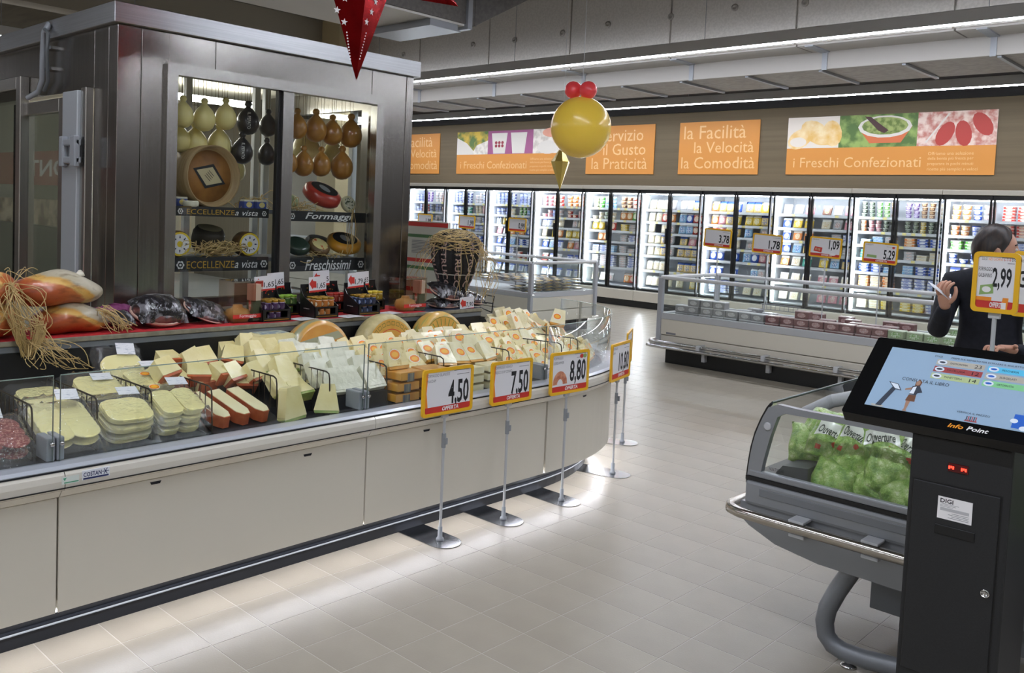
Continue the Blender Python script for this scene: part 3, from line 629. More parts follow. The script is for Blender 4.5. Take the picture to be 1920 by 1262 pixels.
for r in range(6):
    for k in range(6):
        for q in range(5 if k else 3):
            if r > 1 and q < 3: continue
            o = put('dark_pouch', gm, None, TR(I2-.13-r*.2+RND.uniform(-.015, .015), 8.98+k*.2+RND.uniform(-.012, .012), .535+q*.042) @ RZ(PI/2+RND.uniform(-.2, .2)))
            o.material_slots[0].link = 'OBJECT'; o.material_slots[0].material = gmat
            tag(o, f'black and gold frozen pouch in far island freezer, {ordn(k+1)} stack from corner, {ordn(q+1)} up', 'pouch', f'black and gold pouches, stack {k+1} height {q+1}')
for lab, a, b2, pr in (('yellow framed 0,99 price sign standing in the far island freezer', (955, 407), (986, 437), '0,99'),
                       ('yellow framed 1,99 price sign just above the straw of the big sausage', (862, 402), (890, 431), '1,99'),
                       ('yellow framed 1,99 price sign beside the cold room corner', (785, 399), (810, 427), '1,99')):
    yy = 9.5; p, q = AY(*a, yy), AY(*b2, yy); c = (p+q)/2
    price_sign(lab, c, -PI/2+.0, abs(q.x-p.x)+.01, .2, pr, (), .513, None, ph=.48, pw=.12, phy=-.08, band='', roll=-.02)
# ================================================================ CHEESE COUNTER
GX = -3.16; SY = 3.81; ECX, EA, EB, EN = -4.155, .995, 1.34, 2.2
def _pt(s):
    """plan line of the glass: straight, then a rounded end, then across; s = y on the straight part, 10..11 on the curve, 20+ beyond"""
    if s < 9: return V((GX, s))
    if s <= 11:
        a = (s-10)*PI/2; c, q = max(0, math.cos(a)), max(0, math.sin(a)); return V((ECX+EA*c**(2/EN), SY+EB*q**(2/EN)))
    return V((ECX-(s-20), SY+EB))
def pth(s, d):
    if s < 9: return (GX+d, s)
    if s >= 20: return (_pt(s).x, SY+EB+d)
    a, b = _pt(max(10, s-.004)), _pt(min(11, s+.004)); t = (b-a).normalized(); p = _pt(s)
    return (p.x+t.y*d, p.y-t.x*d)
CURVE = [10+k/22 for k in range(23)]
def sweep(mb, prof, ss, mi=0, closed=True, smooth=False):
    k = len(prof); vs = []
    for s in ss:
        for d, z in prof: x, y = pth(s, d); vs.append((x, y, z))
    fs = [(i*k+q, (i+1)*k+q, (i+1)*k+(q+1) % k, i*k+(q+1) % k) for i in range(len(ss)-1) for q in range(k if closed else k-1)]
    if closed: fs += [list(range(k))[::-1], [len(ss)*k-k+q for q in range(k)]]
    return mb.add(vs, fs, mi, smooth)
Y_A = -.9; ALLS = [Y_A, SY]+CURVE[1:]+[20.2, 21.6]
ct = thing('cheese_counter', 'long beige and grey refrigerated cheese counter with glass front and rounded end', 'counter')
SEAM = [1.178, 2.53, SY]
def seg(a, b): return [a, b]
for a, b in ((Y_A, .0), (.0, SEAM[0]), (SEAM[0], SEAM[1]), (SEAM[1], SEAM[2])):
    obj('front_panel', sweep(MB(), [(.02, .155), (.02, .568), (-.01, .568), (-.01, .155)], [a+.003, b-.003]), BEIGE, ct, bevel=.002, seg=1)
for a, b in ((0, 11), (11, 22)):
    obj('front_panel', sweep(MB(), [(.02, .155), (.02, .568), (-.01, .568), (-.01, .155)], [CURVE[a]+.003]+CURVE[a+1:b]+[CURVE[b]-.002], smooth=False), BEIGE, ct)
obj('front_panel', sweep(MB(), [(.02, .155), (.02, .568), (-.01, .568), (-.01, .155)], [20.003, 21.6]), BEIGE, ct)
for a, b in ((Y_A, SEAM[0]-.0015), (SEAM[0]+.0015, SEAM[1]-.0015), (SEAM[1]+.0015, SEAM[2])):
    obj('bumper', sweep(MB(), [(.0, .572), (.03, .572), (.05, .598), (.07, .606), (.078, .615), (.082, .64), (.078, .66), (.066, .673), (.0, .673)], [a, b]), mat('glossy_beige_bumper', '#d6d1c5', .22, coat=.6), ct)
obj('bumper', sweep(MB(), [(.0, .572), (.03, .572), (.05, .598), (.07, .606), (.078, .615), (.082, .64), (.078, .66), (.066, .673), (.0, .673)], CURVE+[20.2, 21.6]), MATS['glossy_beige_bumper'], ct)
obj('bumper_groove', sweep(MB(), [(.03, .617), (.083, .617), (.083, .6135), (.03, .6135)], ALLS), BLACK, ct)
obj('top_rail', sweep(MB(), [(.0, .674), (.068, .674), (.07, .68), (.055, .689), (.0, .689), (-.03, .684), (-.05, .66), (-.05, .6), (-.02, .6)], ALLS), mat('pale_rail', '#bfc3cb', .32, .25, coat=.3), ct)
obj('rail_seal', sweep(MB(), [(.05, .671), (.0705, .671), (.0705, .6765), (.05, .6765)], ALLS), DARK, ct)
obj('kick_plate', sweep(MB(), [(-.125, 0), (-.118, .05), (-.105, .055), (-.105, .07), (-.112, .075), (-.09, .12), (-.06, .125), (-.03, .15), (-.2, .15), (-.2, 0)], ALLS), DARK, ct)
obj('kick_trim', sweep(MB(), [(-.104, .058), (-.102, .06), (-.102, .064), (-.104, .066)], ALLS), GREYP, ct)
UL = mat('under_counter_lamp', '#f4f5ff', .5, emit=34)
obj('under_counter_lamp', sweep(MB(), [(-.02, .147), (-.008, .147), (-.008, .1535), (-.02, .1535)], ALLS), UL, ct)
obj('deck', sweep(MB(), [(-.05, .64), (-.05, .655), (-.72, .655), (-.72, .64)], [Y_A, SY]+CURVE[1:]+[20.2]), BLACK, ct)
obj('inner_body', sweep(MB(), [(-.012, .16), (-.012, .64), (-.72, .64), (-.72, .16)], [Y_A, SY]+CURVE[1:]+[20.2]), BLACK, ct)
SHX = -3.85; SHZ = 1.012; SHE = AX(905, 577, SHX).y
obj('back_panel', MB().box(GX-.75, GX-.70, Y_A, SHE-.03, .655, SHZ-.045), BLACK, ct)
for s in (292, 905), (577, 853), (800, 807):
    p = AX(*s, GX+.021); obj('finger_notch', MB().prism([(-.022, .005), (.022, .005), (.017, -.005), (-.017, -.005)], 0, .0012, 0, fr((GX+.0205, p.y, p.z), (0, 1, 0), (0, 0, 1))), DARK, ct)
for s in (10.16, 10.42):
    x, y = pth(s, .0212); x2, y2 = pth(s+.01, .0212)
    obj('finger_notch', MB().prism([(-.022, .005), (.022, .005), (.017, -.005), (-.017, -.005)], 0, .0015, 0, fr((x, y, .548), (x2-x, y2-y, 0), (0, 0, 1))), DARK, ct)
# maker's plate on the bumper
p = AX(180, 888, GX+.083)
mp = obj('maker_plate', MB().box(GX+.0815, GX+.0835, p.y-.048, p.y+.048, p.z-.016, p.z+.018), mat('plate_white', '#dfe3ea', .35), ct, bevel=.0008, seg=1)
m = MB(); A = fr((GX+.0836, p.y, p.z), (0, 1, 0), (0, 0, 1)); letters(m, 'COSTAN', -.012, .003, w=.062, h=.016, M=A, bold=.02); quad(m, -.044, .044, -.014, -.008, .0005, 1, A)
for k in range(3): quad(m, -.012, .012, -.0012, .0012, .0006, 0, A @ TR(.033, .004, 0) @ RZ(k*PI/3))
obj('lettering', m, [mat('navy_ink', '#1d2a5c', .5), mat('navy_ink', '#1d2a5c')], mp)
m = MB(); A = fr((GX+.0826, p.y-.085, p.z-.005), (0, 1, 0), (0, 0, 1)); quad(m, -.03, .028, -.013, .013, .0004, 0, A); quad(m, -.022, .026, -.01, -.006, .0008, 1, A); poly(m, [(-.026, .008), (-.014, .01), (-.02, -.002)], .0008, 1, A)
obj('green_sticker', m, [mat('pale_sticker', '#d4dcd6', .5), mat('sticker_green', '#4b9a78', .5)], ct)
# front glass and its clamps
for a, b in ((Y_A, SEAM[0]-.012), (SEAM[0]+.012, SEAM[1]-.012), (SEAM[1]+.012, SY-.006)):
    obj('glass_pane', sweep(MB(), [(0, .686), (0, .992), (-.006, .992), (-.006, .686)], [a, b]), CLEAR, ct)
    obj('glass_edge', sweep(MB(), [(0.0005, .9905), (.0005, .993), (-.0065, .993), (-.0065, .9905)], [a, b]), mat('glass_edge_tint', '#8fa39b', .2), ct)
for y in (SEAM[0]-.012, SEAM[0]+.012, SEAM[1]-.012, SEAM[1]+.012, SY-.007): obj('glass_edge', MB().box(GX-.0065, GX+.0005, y-.0007, y+.0007, .686, .992), mat('dark_glass_edge', '#66716d', .25), ct)
for a, b in ((10.004, 10.9), (10.905, 11)):
    ss = [a]+[c for c in CURVE if a < c < b]+[b]
    obj('glass_pane', sweep(MB(), [(0, .686), (0, .992), (-.006, .992), (-.006, .686)], ss, smooth=True), CLEAR, ct)
    obj('glass_edge', sweep(MB(), [(0.0005, .9905), (.0005, .993), (-.0065, .993), (-.0065, .9905)], ss), MATS['glass_edge_tint'], ct)
obj('glass_pane', sweep(MB(), [(0, .686), (0, .992), (-.006, .992), (-.006, .686)], [20, 21.5]), CLEAR, ct)
for y in (SEAM[0], SEAM[1], SY):
    c = obj('glass_clamp', MB().box(GX-.11, GX-.007, y-.03, y-.002, .69, .772).box(GX-.11, GX-.007, y+.004, y+.03, .69, .772), GREYP, ct, bevel=.005)
    obj('clamp_bolt', MB().lathe([(.008, 0), (.008, .008), (.005, .01), (0, .01)], 10, 0, fr((GX+.0, y-.015, .752), (0, 1, 0), (0, 0, 1))).lathe([(.008, 0), (.008, .008), (.005, .01), (0, .01)], 10, 0, fr((GX+.0, y+.017, .752), (0, 1, 0), (0, 0, 1))), CHROME, c)
# upper shelf
obj('upper_shelf', MB().box(-4.248, SHX, Y_A, SHE, SHZ-.022, SHZ).box(-5.6, -4.248, Y_A, 1.8, SHZ-.022, SHZ), mat('shelf_board', '#8d8773', .5, noise=('#7e7866', (2, 30, 30), .4, .6)), ct, bevel=.003, seg=1)
obj('shelf_edge_strip', MB().box(SHX-.06, SHX-.006, Y_A, SHE-.004, SHZ-.05, SHZ-.0225), mat('shelf_strip', '#7f858d', .35, .5), ct, bevel=.003, seg=1)
obj('shelf_post', MB().box(GX-.74, GX-.705, SHE-.05, SHE-.015, .655, SHZ-.05), BLACK, ct)
# sloping risers that the piles rest on
def riser(y0, y1, x0, z0, x1, z1): obj('riser', MB().prism([(-x0, .656), (-x0, z0), (-x1, z1), (-x1, .656)], -y1, -y0, 0, MX(((-1, 0, 0, 0), (0, 0, -1, 0), (0, 1, 0, 0), (0, 0, 0, 1)))), BLACK, ct)
DIV = [(59, 761, None), (181, 746, None), (283, 731, None), (396, 725, None), (518, 707, None), (617, 698, None), (724, 684, None), (831, 670, None), (953.5, 657, None), (1051.7, 643.7, (880, 622)), (1082, 635, (1017.7, 627))]
DY = []
for i, (px, py, bk) in enumerate(DIV):
    f = AZ(px, py, .858)
    b = V((-3.9, f.y, .858)) if bk is None else AZ(*bk, .858)
    if i == 10: b = f+(b-f).normalized()*.42
    if i < 9: b.x = -3.895
    DY.append(f.y); dr = (b-f); L = dr.length; dr.normalize()
    m = MB(); m.tube([f+V((0, 0, -.198))+dr*-.016, f+V((0, 0, -.03))+dr*-.006, f+V((0, 0, -.008)), f+dr*.02, b], .0035, 6).tube([f+V((0, 0, -.198)), b+V((0, 0, -.198))], .003, 5)
    k = .045
    while k < L-.01: m.tube([f+dr*k, f+dr*k+V((0, 0, -.198))], .0023, 4); k += .045
    tag(obj('wire_divider', m, mat('bronze_wire', '#3a3228', .4, .6)), f'bronze wire divider between cheeses, {ordn(i+1)} from the salami end of the counter', 'divider', 'wire dividers in the cheese counter')
DY = [.9]+DY
# ---------------------------------------------------------------- sliced packs
CREAM = mat('pale_cheese', '#f8efae', .42, noise=('#f2e5a0', 8, .4, .7), coat=.15)
CREAM2 = mat('soft_cream_cheese', '#efe6bd', .42, noise=('#e8dcab', 9, .4, .7), coat=.25)
LABEL = mat('printed_label', '#e2e2e4', .45, noise=('#a9b0bb', (30, 160, 30), .55, .62))
STICK = mat('orange_sticker', '#f08a1e', .45); STICK2 = mat('orange_sticker_centre', '#f7b83a', .45)
RNDS = mesh('slice', MB().lathe([(.052, 0), (.055, .003), (.052, .006), (0, .0065)], 24), CREAM)
def rr_me(name, w, h, r, m, t=.007): return mesh(name, MB().prism(rrect(w, h, r, 5), 0, t, smooth=True), m, .002, 1)
SQS = rr_me('slice', .17, .16, .045, CREAM); COLS = rr_me('slice', .085, .17, .03, CREAM)
def wrap_mesh(w, h, t, amp=.008, seed=0, n=14):
    r = random.Random(seed); ph = [r.uniform(0, 6) for _ in range(6)]
    def fn(u, v):
        x, y = (u-.5)*w, (v-.5)*h; e = min(u, 1-u, v, 1-v); hgt = t*min(1, e*7)**.6
        z = hgt+amp*(math.sin(26*u+ph[0]+5*v)*math.sin(19*v+ph[1])+.6*math.sin(47*u-31*v+ph[2]))*(.35+(e < .12)*1.1)
        return (x, y, max(z, .0015) if e > .01 else .001)
    return mesh('plastic_wrap', MB().grid(fn, n, n), WRAP)
def sticker_mesh(r=.02):
    return mesh('sticker', disc(disc(disc(MB(), 0, 0, r*1.15, r*.92, .0005, 2), 0, 0, r*1.05, r*.84, .0008, 0), 0, 0, r*.72, r*.5, .0011, 1), [STICK, STICK2, WHITE])
STK = sticker_mesh(); LBM = mesh('label', MB().box(-.04, .04, -.03, .03, 0, .0012), LABEL)
def spack(label, o, tilt, kind, n=1, yaw=0, w=.19, h=.24, lab=(.03, .09), stk=None, colour=None, roll=0):
    """pack(s) of sliced cheese: o front-bottom centre; leans back at tilt; n stacked"""
    for q in range(n):
        B = fr(o, (0, 1, 0), (-math.cos(tilt), 0, math.sin(tilt))) @ RZ(yaw) @ RY(roll)
        B = B @ TR(RND.uniform(-.006, .006), h/2+RND.uniform(-.006, .006), .004+q*.04)
        lb = label if q == n-1 else label+f', {["lowest", "second"][q] if q < 2 else "third"} pack'
        t = thing('sliced_cheese_pack', lb, 'cheese pack', B); m = colour or CREAM; tp = .03
        if kind == 'round':
            for c in (-.044, .046):
                for k in range(6):
                    o2 = put('slice', RNDS, t, TR(c, .078-k*.031, .004+k*.0052) @ RX(-.13)); tp = .044
        elif kind == 'square':
            for k in range(4): put('slice', SQS, t, TR(RND.uniform(-.006, .006), -.01+RND.uniform(-.008, .008)-.004*k, .002+k*.0075) @ RZ(RND.uniform(-.08, .08)))
        elif kind == 'col':
            for c in (-.044, .043):
                for k in range(4): put('slice', COLS, t, TR(c+RND.uniform(-.003, .003), -.014-.003*k, .002+k*.0075) @ RZ(RND.uniform(-.05, .05)))
        elif kind == 'salami':
            for k in range(6):
                o2 = put('slice', SAL, t, TR((k % 2-.5)*.085, .06-(k//2)*.055, .003+k*.004) @ RX(-.1))
        put('plastic_wrap', wrap_mesh(w+.035, h+.03, tp+.008, .006, RND.randint(0, 999)), t)
        if q == n-1:
            if lab: put('label', LBM, t, TR(lab[0], lab[1], tp+.012) @ RZ(-.12))
            if stk: put('sticker', STK, t, TR(stk[0], stk[1], tp+.012))
SALM = mat('salami_red', '#8e3a38', .45, noise=('#c98f80', 120, .5, .62)); SAL = mesh('slice', MB().lathe([(.048, 0), (.05, .003), (.047, .006), (0, .0062)], 18), SALM)
def cy(i): return (DY[i]+DY[i+1])/2
def at(px, py, x): p = AX(px, py, x); return p
S = spack
S('vacuum pack of red salami slices behind the glass clamp', (-3.25, 1.035, .665), .42, 'salami', 2, lab=(.0, .1), h=.22)
S('sliced pale cheese pack in overlapping rounds, lying behind the salami pack', (-3.5, .98, .74), .42, 'square', 2, lab=(.03, .06))
S('sliced pale cheese pack at left frame edge, farthest back behind the salami', (-3.7, 1.02, .80), .5, 'square', 1, lab=(.05, .06))
S('large pack of overlapping round cheese slices in front, right of the salami', (-3.24, cy(1)-.005, .668), .5, 'round', 2, h=.28, w=.2, lab=(.035, .1))
S('flat pack of cheese slices under hanging straw behind the round slices', (-3.6, cy(1)+.06, .76), .2, 'square', 1, lab=None)
S('pile of square slice packs in front, left of the stickered pack', (-3.27, cy(2), .668), .33, 'square', 3, lab=(.04, .09), h=.22)
S('sliced cheese pack with white label behind the pile of square slices', (-3.53, cy(2)+.01, .78), .3, 'square', 1, lab=(.03, .03))
S('front pack of two-column cheese slices with orange sticker', (-3.28, cy(3)-.01, .668), .36, 'col', 3, stk=(-.055, .075), lab=(.05, .1), h=.23, w=.2)
S('second pack of two-column cheese slices with orange sticker, in the middle', (-3.5, cy(3)-.01, .8), .26, 'col', 1, stk=(-.01, .0), lab=(.05, .09))
S('tall pack of sliced cheese propped up at the back against black panel', (-3.72, cy(3)-.03, .77), .82, 'square', 1, lab=(.03, .08), stk=(.02, -.06))
riser(DY[0], DY[2], -3.44, .68, -3.85, .77); riser(DY[2], DY[4], -3.46, .74, -3.85, .775)
# ---------------------------------------------------------------- wedges
HOLEY = mat('holey_cheese', '#ecdca4', .45, noise=('#d2b976', 38, .58, .68), coat=.3)
PALEC = mat('wrapped_pale_cheese', '#f0e7c4', .35, noise=('#e6daaa', 14, .4, .7), coat=.6, bump=(40, .25))
WHITEC = mat('white_wrapped_cheese', '#dedcc6', .32, noise=('#cccbb2', 16, .4, .7), coat=.6, bump=(45, .3))
CHUNK = mat('yellow_chunk_cheese', '#ece0aa', .4, noise=('#e2d392', 12, .4, .7), coat=.4, bump=(40, .15))
RINDO = mat('orange_rind', '#c0643a', .4, noise=('#ad5230', 20, .4, .6), coat=.4); RINDG = mat('green_rind', '#8aa352', .45, noise=('#c2bd74', 14, .4, .6), coat=.3)
RINDY = mat('golden_rind', '#d99f45', .42, noise=('#cb8b34', 14, .4, .6), coat=.4, bump=(30, .2)); RINDK = mat('dark_rind_print', '#6d6a5a', .5)
def slab(name, body, rind, w=.1, h=.115, t=.03, rnd=.012, taper=.72, kind=1):
    """a flat cut wedge: face in XY (narrower at the top), rind along the bottom edge"""
    o = [(-w/2, 0), (w/2, 0), (w/2*taper, h), (-w/2*taper, h)]
    m = MB().prism([(-w/2, .012), (w/2, .012), (w/2*taper, h), (-w/2*taper, h)], -t/2, t/2, 0)
    a = mesh(name, m, body, rnd, 2)
    b = mesh('rind', MB().prism([(-w/2+.004, 0), (w/2-.004, 0), (w/2, .014), (-w/2, .014)], -t/2+.002, t/2-.002), rind, .003, 1)
    return a, b
SLB = {'st': slab('cheese_wedge', PALEC, RINDY), 'ho': slab('cheese_wedge', HOLEY, RINDY, .105, .12), 'wh': slab('cheese_wedge', WHITEC, WHITEC, .11, .135, .045, .014, .85), 'gr': slab('cheese_wedge', CHUNK, RINDG, .12, .14, .05, .01, .55),
       'ck': slab('cheese_wedge', CHUNK, RINDO, .1, .09, .06, .008, .8), 'bl': slab('cheese_block', RINDY, RINDY, .15, .05, .11, .006, 1), 'gb': slab('cheese_block', PALEC, PALEC, .15, .045, .11, .008, 1)}
SS = mesh('sticker', disc(disc(disc(MB(), 0, 0, .028, .0225, .0005, 2), 0, 0, .025, .02, .0008, 0), 0, 0, .0165, .0112, .0011, 1), [STICK, STICK2, WHITE])
def wedge(kind, label, p, lean=1.0, yaw=0, roll=0, stk=False, group=None, sc=1):
    a, b = SLB[kind]; x, y, z = p
    B = TR(x, y, z) @ RZ(yaw) @ fr((0, 0, 0), (0, 1, 0), (-math.cos(lean), 0, math.sin(lean))) @ RZ(roll) @ MX.Scale(sc, 4)
    o = put('cheese_wedge', a, None, B); tag(o, label, 'cheese', group); put('rind', b, o)
    if stk: put('sticker', SS, o, TR(RND.uniform(-.012, .012), .07+RND.uniform(-.012, .014), (.0226 if kind == 'wh' else .0152)))
    return o
def rows(kind, what, y0, y1, xs, zs, n, lean=.95, stk=True, jit=.12, lab=None):
    for r, (x, z) in enumerate(zip(xs, zs)):
        nn = n if isinstance(n, int) else n[r]
        for k in range(nn):
            y = y0+(y1-y0)*(k+.5)/nn
            wedge(kind, f'{what}, {ordn(r+1)} row back', (x+RND.uniform(-.008, .008), y+RND.uniform(-.012, .012), z), lean+RND.uniform(-.18, .18), RND.uniform(-jit, jit), RND.uniform(-.2, .2) if stk else RND.uniform(-.07, .07), stk and RND.random() < .8, f'{what}, row {r+1}', RND.uniform(.95, 1.2) if stk else 1)
RZS = lambda xs, x0=-3.42, z0=.7, x1=-3.85, z1=.87: [z0+(z1-z0)*max(0, (x-x0)/(x1-x0))+.002 for x in xs]
# long pieces with orange rind
LONG = mesh('cheese_log', MB().prism([(-.032, 0), (-.012, -.035), (.018, -.035), (.034, .0), (.034, .2), (-.032, .2)], 0, .05), [RINDO], .008)
TOPC = mesh('cut_face', MB().prism([(-.03, .003), (-.012, -.03), (.017, -.03), (.032, .003), (.032, .198), (-.03, .198)], .0485, .0525), CREAM2, .001, 1)
riser(DY[4], DY[5], -3.24, .666, -3.56, .76)
for k in range(3):
    o = put('cheese_log', LONG, None, fr((-3.30+.0*k, DY[4]+.055+k*.092, .69+.0*k), (0, 1, 0), (-.955, 0, .296)) @ RZ(.16))
    tag(o, f'long orange rind cheese piece, {["leftmost", "middle", "rightmost"][k]} of the three', 'cheese'); put('cut_face', TOPC, o)
riser(DY[4], DY[5], -3.5, .77, -3.88, .87)
for k, (px, py, ya, ln) in enumerate(((300, 682, .2, .8), (352, 688, -.2, .5), (372, 700, .1, .35), (400, 672, .1, .9), (424, 690, .3, .8), (446, 668, -.2, .9), (336, 668, .1, .3), (318, 698, -.3, .4), (405, 684, .5, .5), (440, 704, -.1, .7), (378, 676, .2, 1.1), (462, 690, .4, .9))):
    p = AX(px, py, -3.62); wedge('ck', 'yellow cheese chunk with orange rind heaped behind the three long pieces', (p.x+(.1 if py > 680 else -.06), p.y, p.z-.05), ln, ya, RND.uniform(-.3, .3), False, 'yellow chunks heaped behind the long pieces', 1.05)
# green-rind wedges
riser(DY[5], DY[6], -3.4, .7, -3.88, .86)
for k, (px, py, x, ln, ya, sc) in enumerate(((548, 790, -3.25, 1.45, .15, 1.05), (612, 783, -3.26, 1.2, -.7, .95), (570, 745, -3.36, .5, .1, 1.05), (545, 728, -3.44, .9, .2, 1.15), (585, 715, -3.5, 1.1, -.35, 1.1), (545, 700, -3.56, 1.0, .0, 1.1), (505, 705, -3.55, .8, .3, 1), (520, 685, -3.66, .9, .0, 1), (490, 690, -3.64, .9, .3, 1), (470, 676, -3.74, .9, .1, 1), (515, 668, -3.78, .7, .1, 1), (440, 680, -3.8, .8, 0, 1), (560, 700, -3.66, .5, .6, .9), (590, 735, -3.42, .7, -.5, .8), (530, 740, -3.38, .9, .5, .85), (500, 676, -3.72, .4, -.6, .9), (535, 672, -3.7, .5, .4, .9), (480, 682, -3.7, 1.2, -.2, .9))):
    p = AX(px, py, x); z = max(p.z, .657) if k > 1 else .672
    wedge('gr', f'cream cheese wedge with green rind, {["front standing on the deck edge", "curled small piece beside it", "lying flat behind the front one", "leaning in the middle"][k] if k < 4 else "heaped right of the orange rind pieces"}', (x, p.y, z), ln, ya, RND.uniform(-.15, .15), False, 'green rind wedges heaped in their compartment' if k >= 4 else None, sc)
# white wrapped wedges
riser(DY[6], DY[7], -3.27, .735, -3.34, .755); riser(DY[6], DY[7], -3.34, .755, -3.86, .865)
xs = [-3.29, -3.38, -3.47, -3.56, -3.65, -3.74]
rows('wh', 'white wrapped cheese slab behind the second glass clamp', DY[6]+.012, DY[7]-.012, xs, RZS(xs, -3.27, .738, -3.85, .865), [3, 3, 4, 4, 4, 3], .95, False, .1)
HB = mesh('cheese_half', MB().prism([(-.125, 0), (.125, 0), (.12, .09), (.09, .115), (-.09, .115), (-.12, .09)], 0, .12, 0, fr((0, 0, 0), (0, 1, 0), (0, 0, 1))), [CHUNK], .016, 3)
p = AX(515, 655, -3.76); o = put('cheese_half', HB, None, TR(-3.86, p.y, .858)); tag(o, 'half pale cheese loaf with blue print on top, at the back', 'cheese')
put('top_print', mesh('top_print', MB().box(.02, .1, -.08, .08, .1152, .1165), mat('blue_grey_print', '#8fa0a8', .5, noise=('#cfd2b4', 40, .45, .6))), o)
# holey cheese, orange blocks
riser(DY[7], DY[8], -3.26, .665, -3.44, .77); riser(DY[7], DY[8], -3.44, .77, -3.66, .825)
STRIPE = mesh('printed_stripe', MB().box(-.03, .015, .004, .0445, -.0562, .0562), mat('stripe_print', '#8a8a78', .45, noise=('#5f5f66', (120, 3, 3), .45, .55)))
for k, (dy, q) in enumerate(((.07, 0), (.07, 1), (.25, 0), (.25, 1), (.26, 2), (.09, 2))):
    B = TR(-3.275, DY[7]+dy+.02, .668+q*.052) @ RZ(PI/2+RND.uniform(-.12, .12)) @ RX(PI/2); a, b = SLB['bl']
    o = put('cheese_block', a, None, B); tag(o, f'golden rind cheese block by the 4,50 sign, {["lowest", "middle", "top"][q]} in {"left" if dy < .15 else "right"} stack', 'cheese')
    put('printed_stripe', STRIPE, o)
wedge('ho', 'standing holey cheese slab with orange sticker, left of the 4,50 sign', (-3.31, DY[7]+.1, .82), 1.15, .0, 0, True, None, 1.25)
xs = [-3.38, -3.46, -3.54, -3.6]
rows('ho', 'holey yellow cheese wedge in the pile below the first big wheel', DY[7]+.02, DY[8]-.01, xs, RZS(xs, -3.3, .74, -3.62, .83), [3, 4, 4, 4], .85, True, .36)
# stickered wedges
riser(DY[8], DY[9], -3.24, .66, -3.4, .76); riser(DY[8], DY[9], -3.4, .76, -3.66, .835)
for q in range(3):
    for k in range(2):
        a, b = SLB['gb']; o = put('cheese_block', a, None, TR(-3.255, DY[8]+.14+k*.19, .665+q*.046) @ RZ(PI/2+RND.uniform(-.1, .1)) @ RX(PI/2))
        tag(o, f'pale wrapped cheese block by the 7,50 sign, {["lowest", "middle", "top"][q]} in {"left" if k == 0 else "right"} stack', 'cheese')
xs = [-3.33, -3.41, -3.49, -3.56, -3.62]
rows('st', 'pale wedge with orange sticker in the pile below the second big wheel', DY[8]+.02, DY[9]-.02, xs, RZS(xs, -3.3, .79, -3.62, .84), [4, 5, 5, 5, 5], .85, True, .36)
riser(DY[9], DY[10]-.05, -3.25, .66, -3.42, .76); riser(DY[9], DY[10]-.05, -3.42, .76, -3.66, .835)
xs = [-3.29, -3.36, -3.43, -3.5, -3.57, -3.63]
rows('ho', 'holey wedge with orange sticker in the pile behind the 8,80 sign', DY[9]+.02, DY[10]-.06, xs, RZS(xs, -3.27, .70, -3.62, .84), [3, 4, 4, 4, 4, 4], .75, True, .3)
# rounded end: a mound
obj('riser', MB().grid(lambda u, v: (lambda s, d: (*pth(s, d), .66+.2*min(1, v*1.2)**.8))(10.02+u*.66 if u > .12 else 3.9+u*.9/.12*.02, -.09-.55*v), 14, 6), BLACK, ct)
for r in range(6):
    d = -.11-.085*r
    for k in range(12-r):
        s = 10.03+(k+.5)/(12-r)*.66; x, y = pth(s, d); x2, y2 = pth(s, d+.05); ya = math.atan2(y2-y, x2-x)
        wedge(RND.choice(('st', 'st', 'ho')), f'stickered cheese wedge heaped in rounded counter end, {ordn(r+1)} ring from glass', (x, y, .668+.2*min(1, (r*.085+.02)/.55*1.2)**.8), .8+RND.uniform(-.25, .25), ya+RND.uniform(-.3, .3), RND.uniform(-.2, .2), RND.random() < .75, f'wedges in the rounded end, ring {r+1}')
for k in range(14):
    x, y = -3.78+RND.uniform(-.13, .17), SHE+.12+RND.uniform(-.07, .34)
    wedge('st', 'pale cheese wedge on top of the heap beyond the shelf end', (x, y, .875+RND.uniform(0, .025)), .6+RND.uniform(-.4, .7), RND.uniform(-1, 1), RND.uniform(-.3, .3), RND.random() < .3, 'wedges on top of the heap beyond the shelf end')
# long pack of salmon coloured sausages
p = AX(945, 625, -3.7); t = thing('sausage_pack', 'long pack of orange sausages at the back under the shelf end', 'sausage pack', TR(-3.74, p.y, .85) @ RZ(0))
obj('tray', MB().box(-.07, .05, -.2, .2, 0, .012), mat('tray_gold', '#cfa65a', .4), t, bevel=.004)
sm = mesh('sausage', MB().ball(.016, .012, .02).ball(.001, .001, .001), mat('orange_sausage', '#cf6a40', .4, coat=.5))
for k in range(14): put('sausage', sm, t, TR(.04, -.18+k*.0275, .034))
put('plastic_wrap', mesh('plastic_wrap', MB().box(-.07, .06, -.2, .2, .056, .06), WRAP), t); put('label', LBM, t, TR(-.03, -.12, .062))
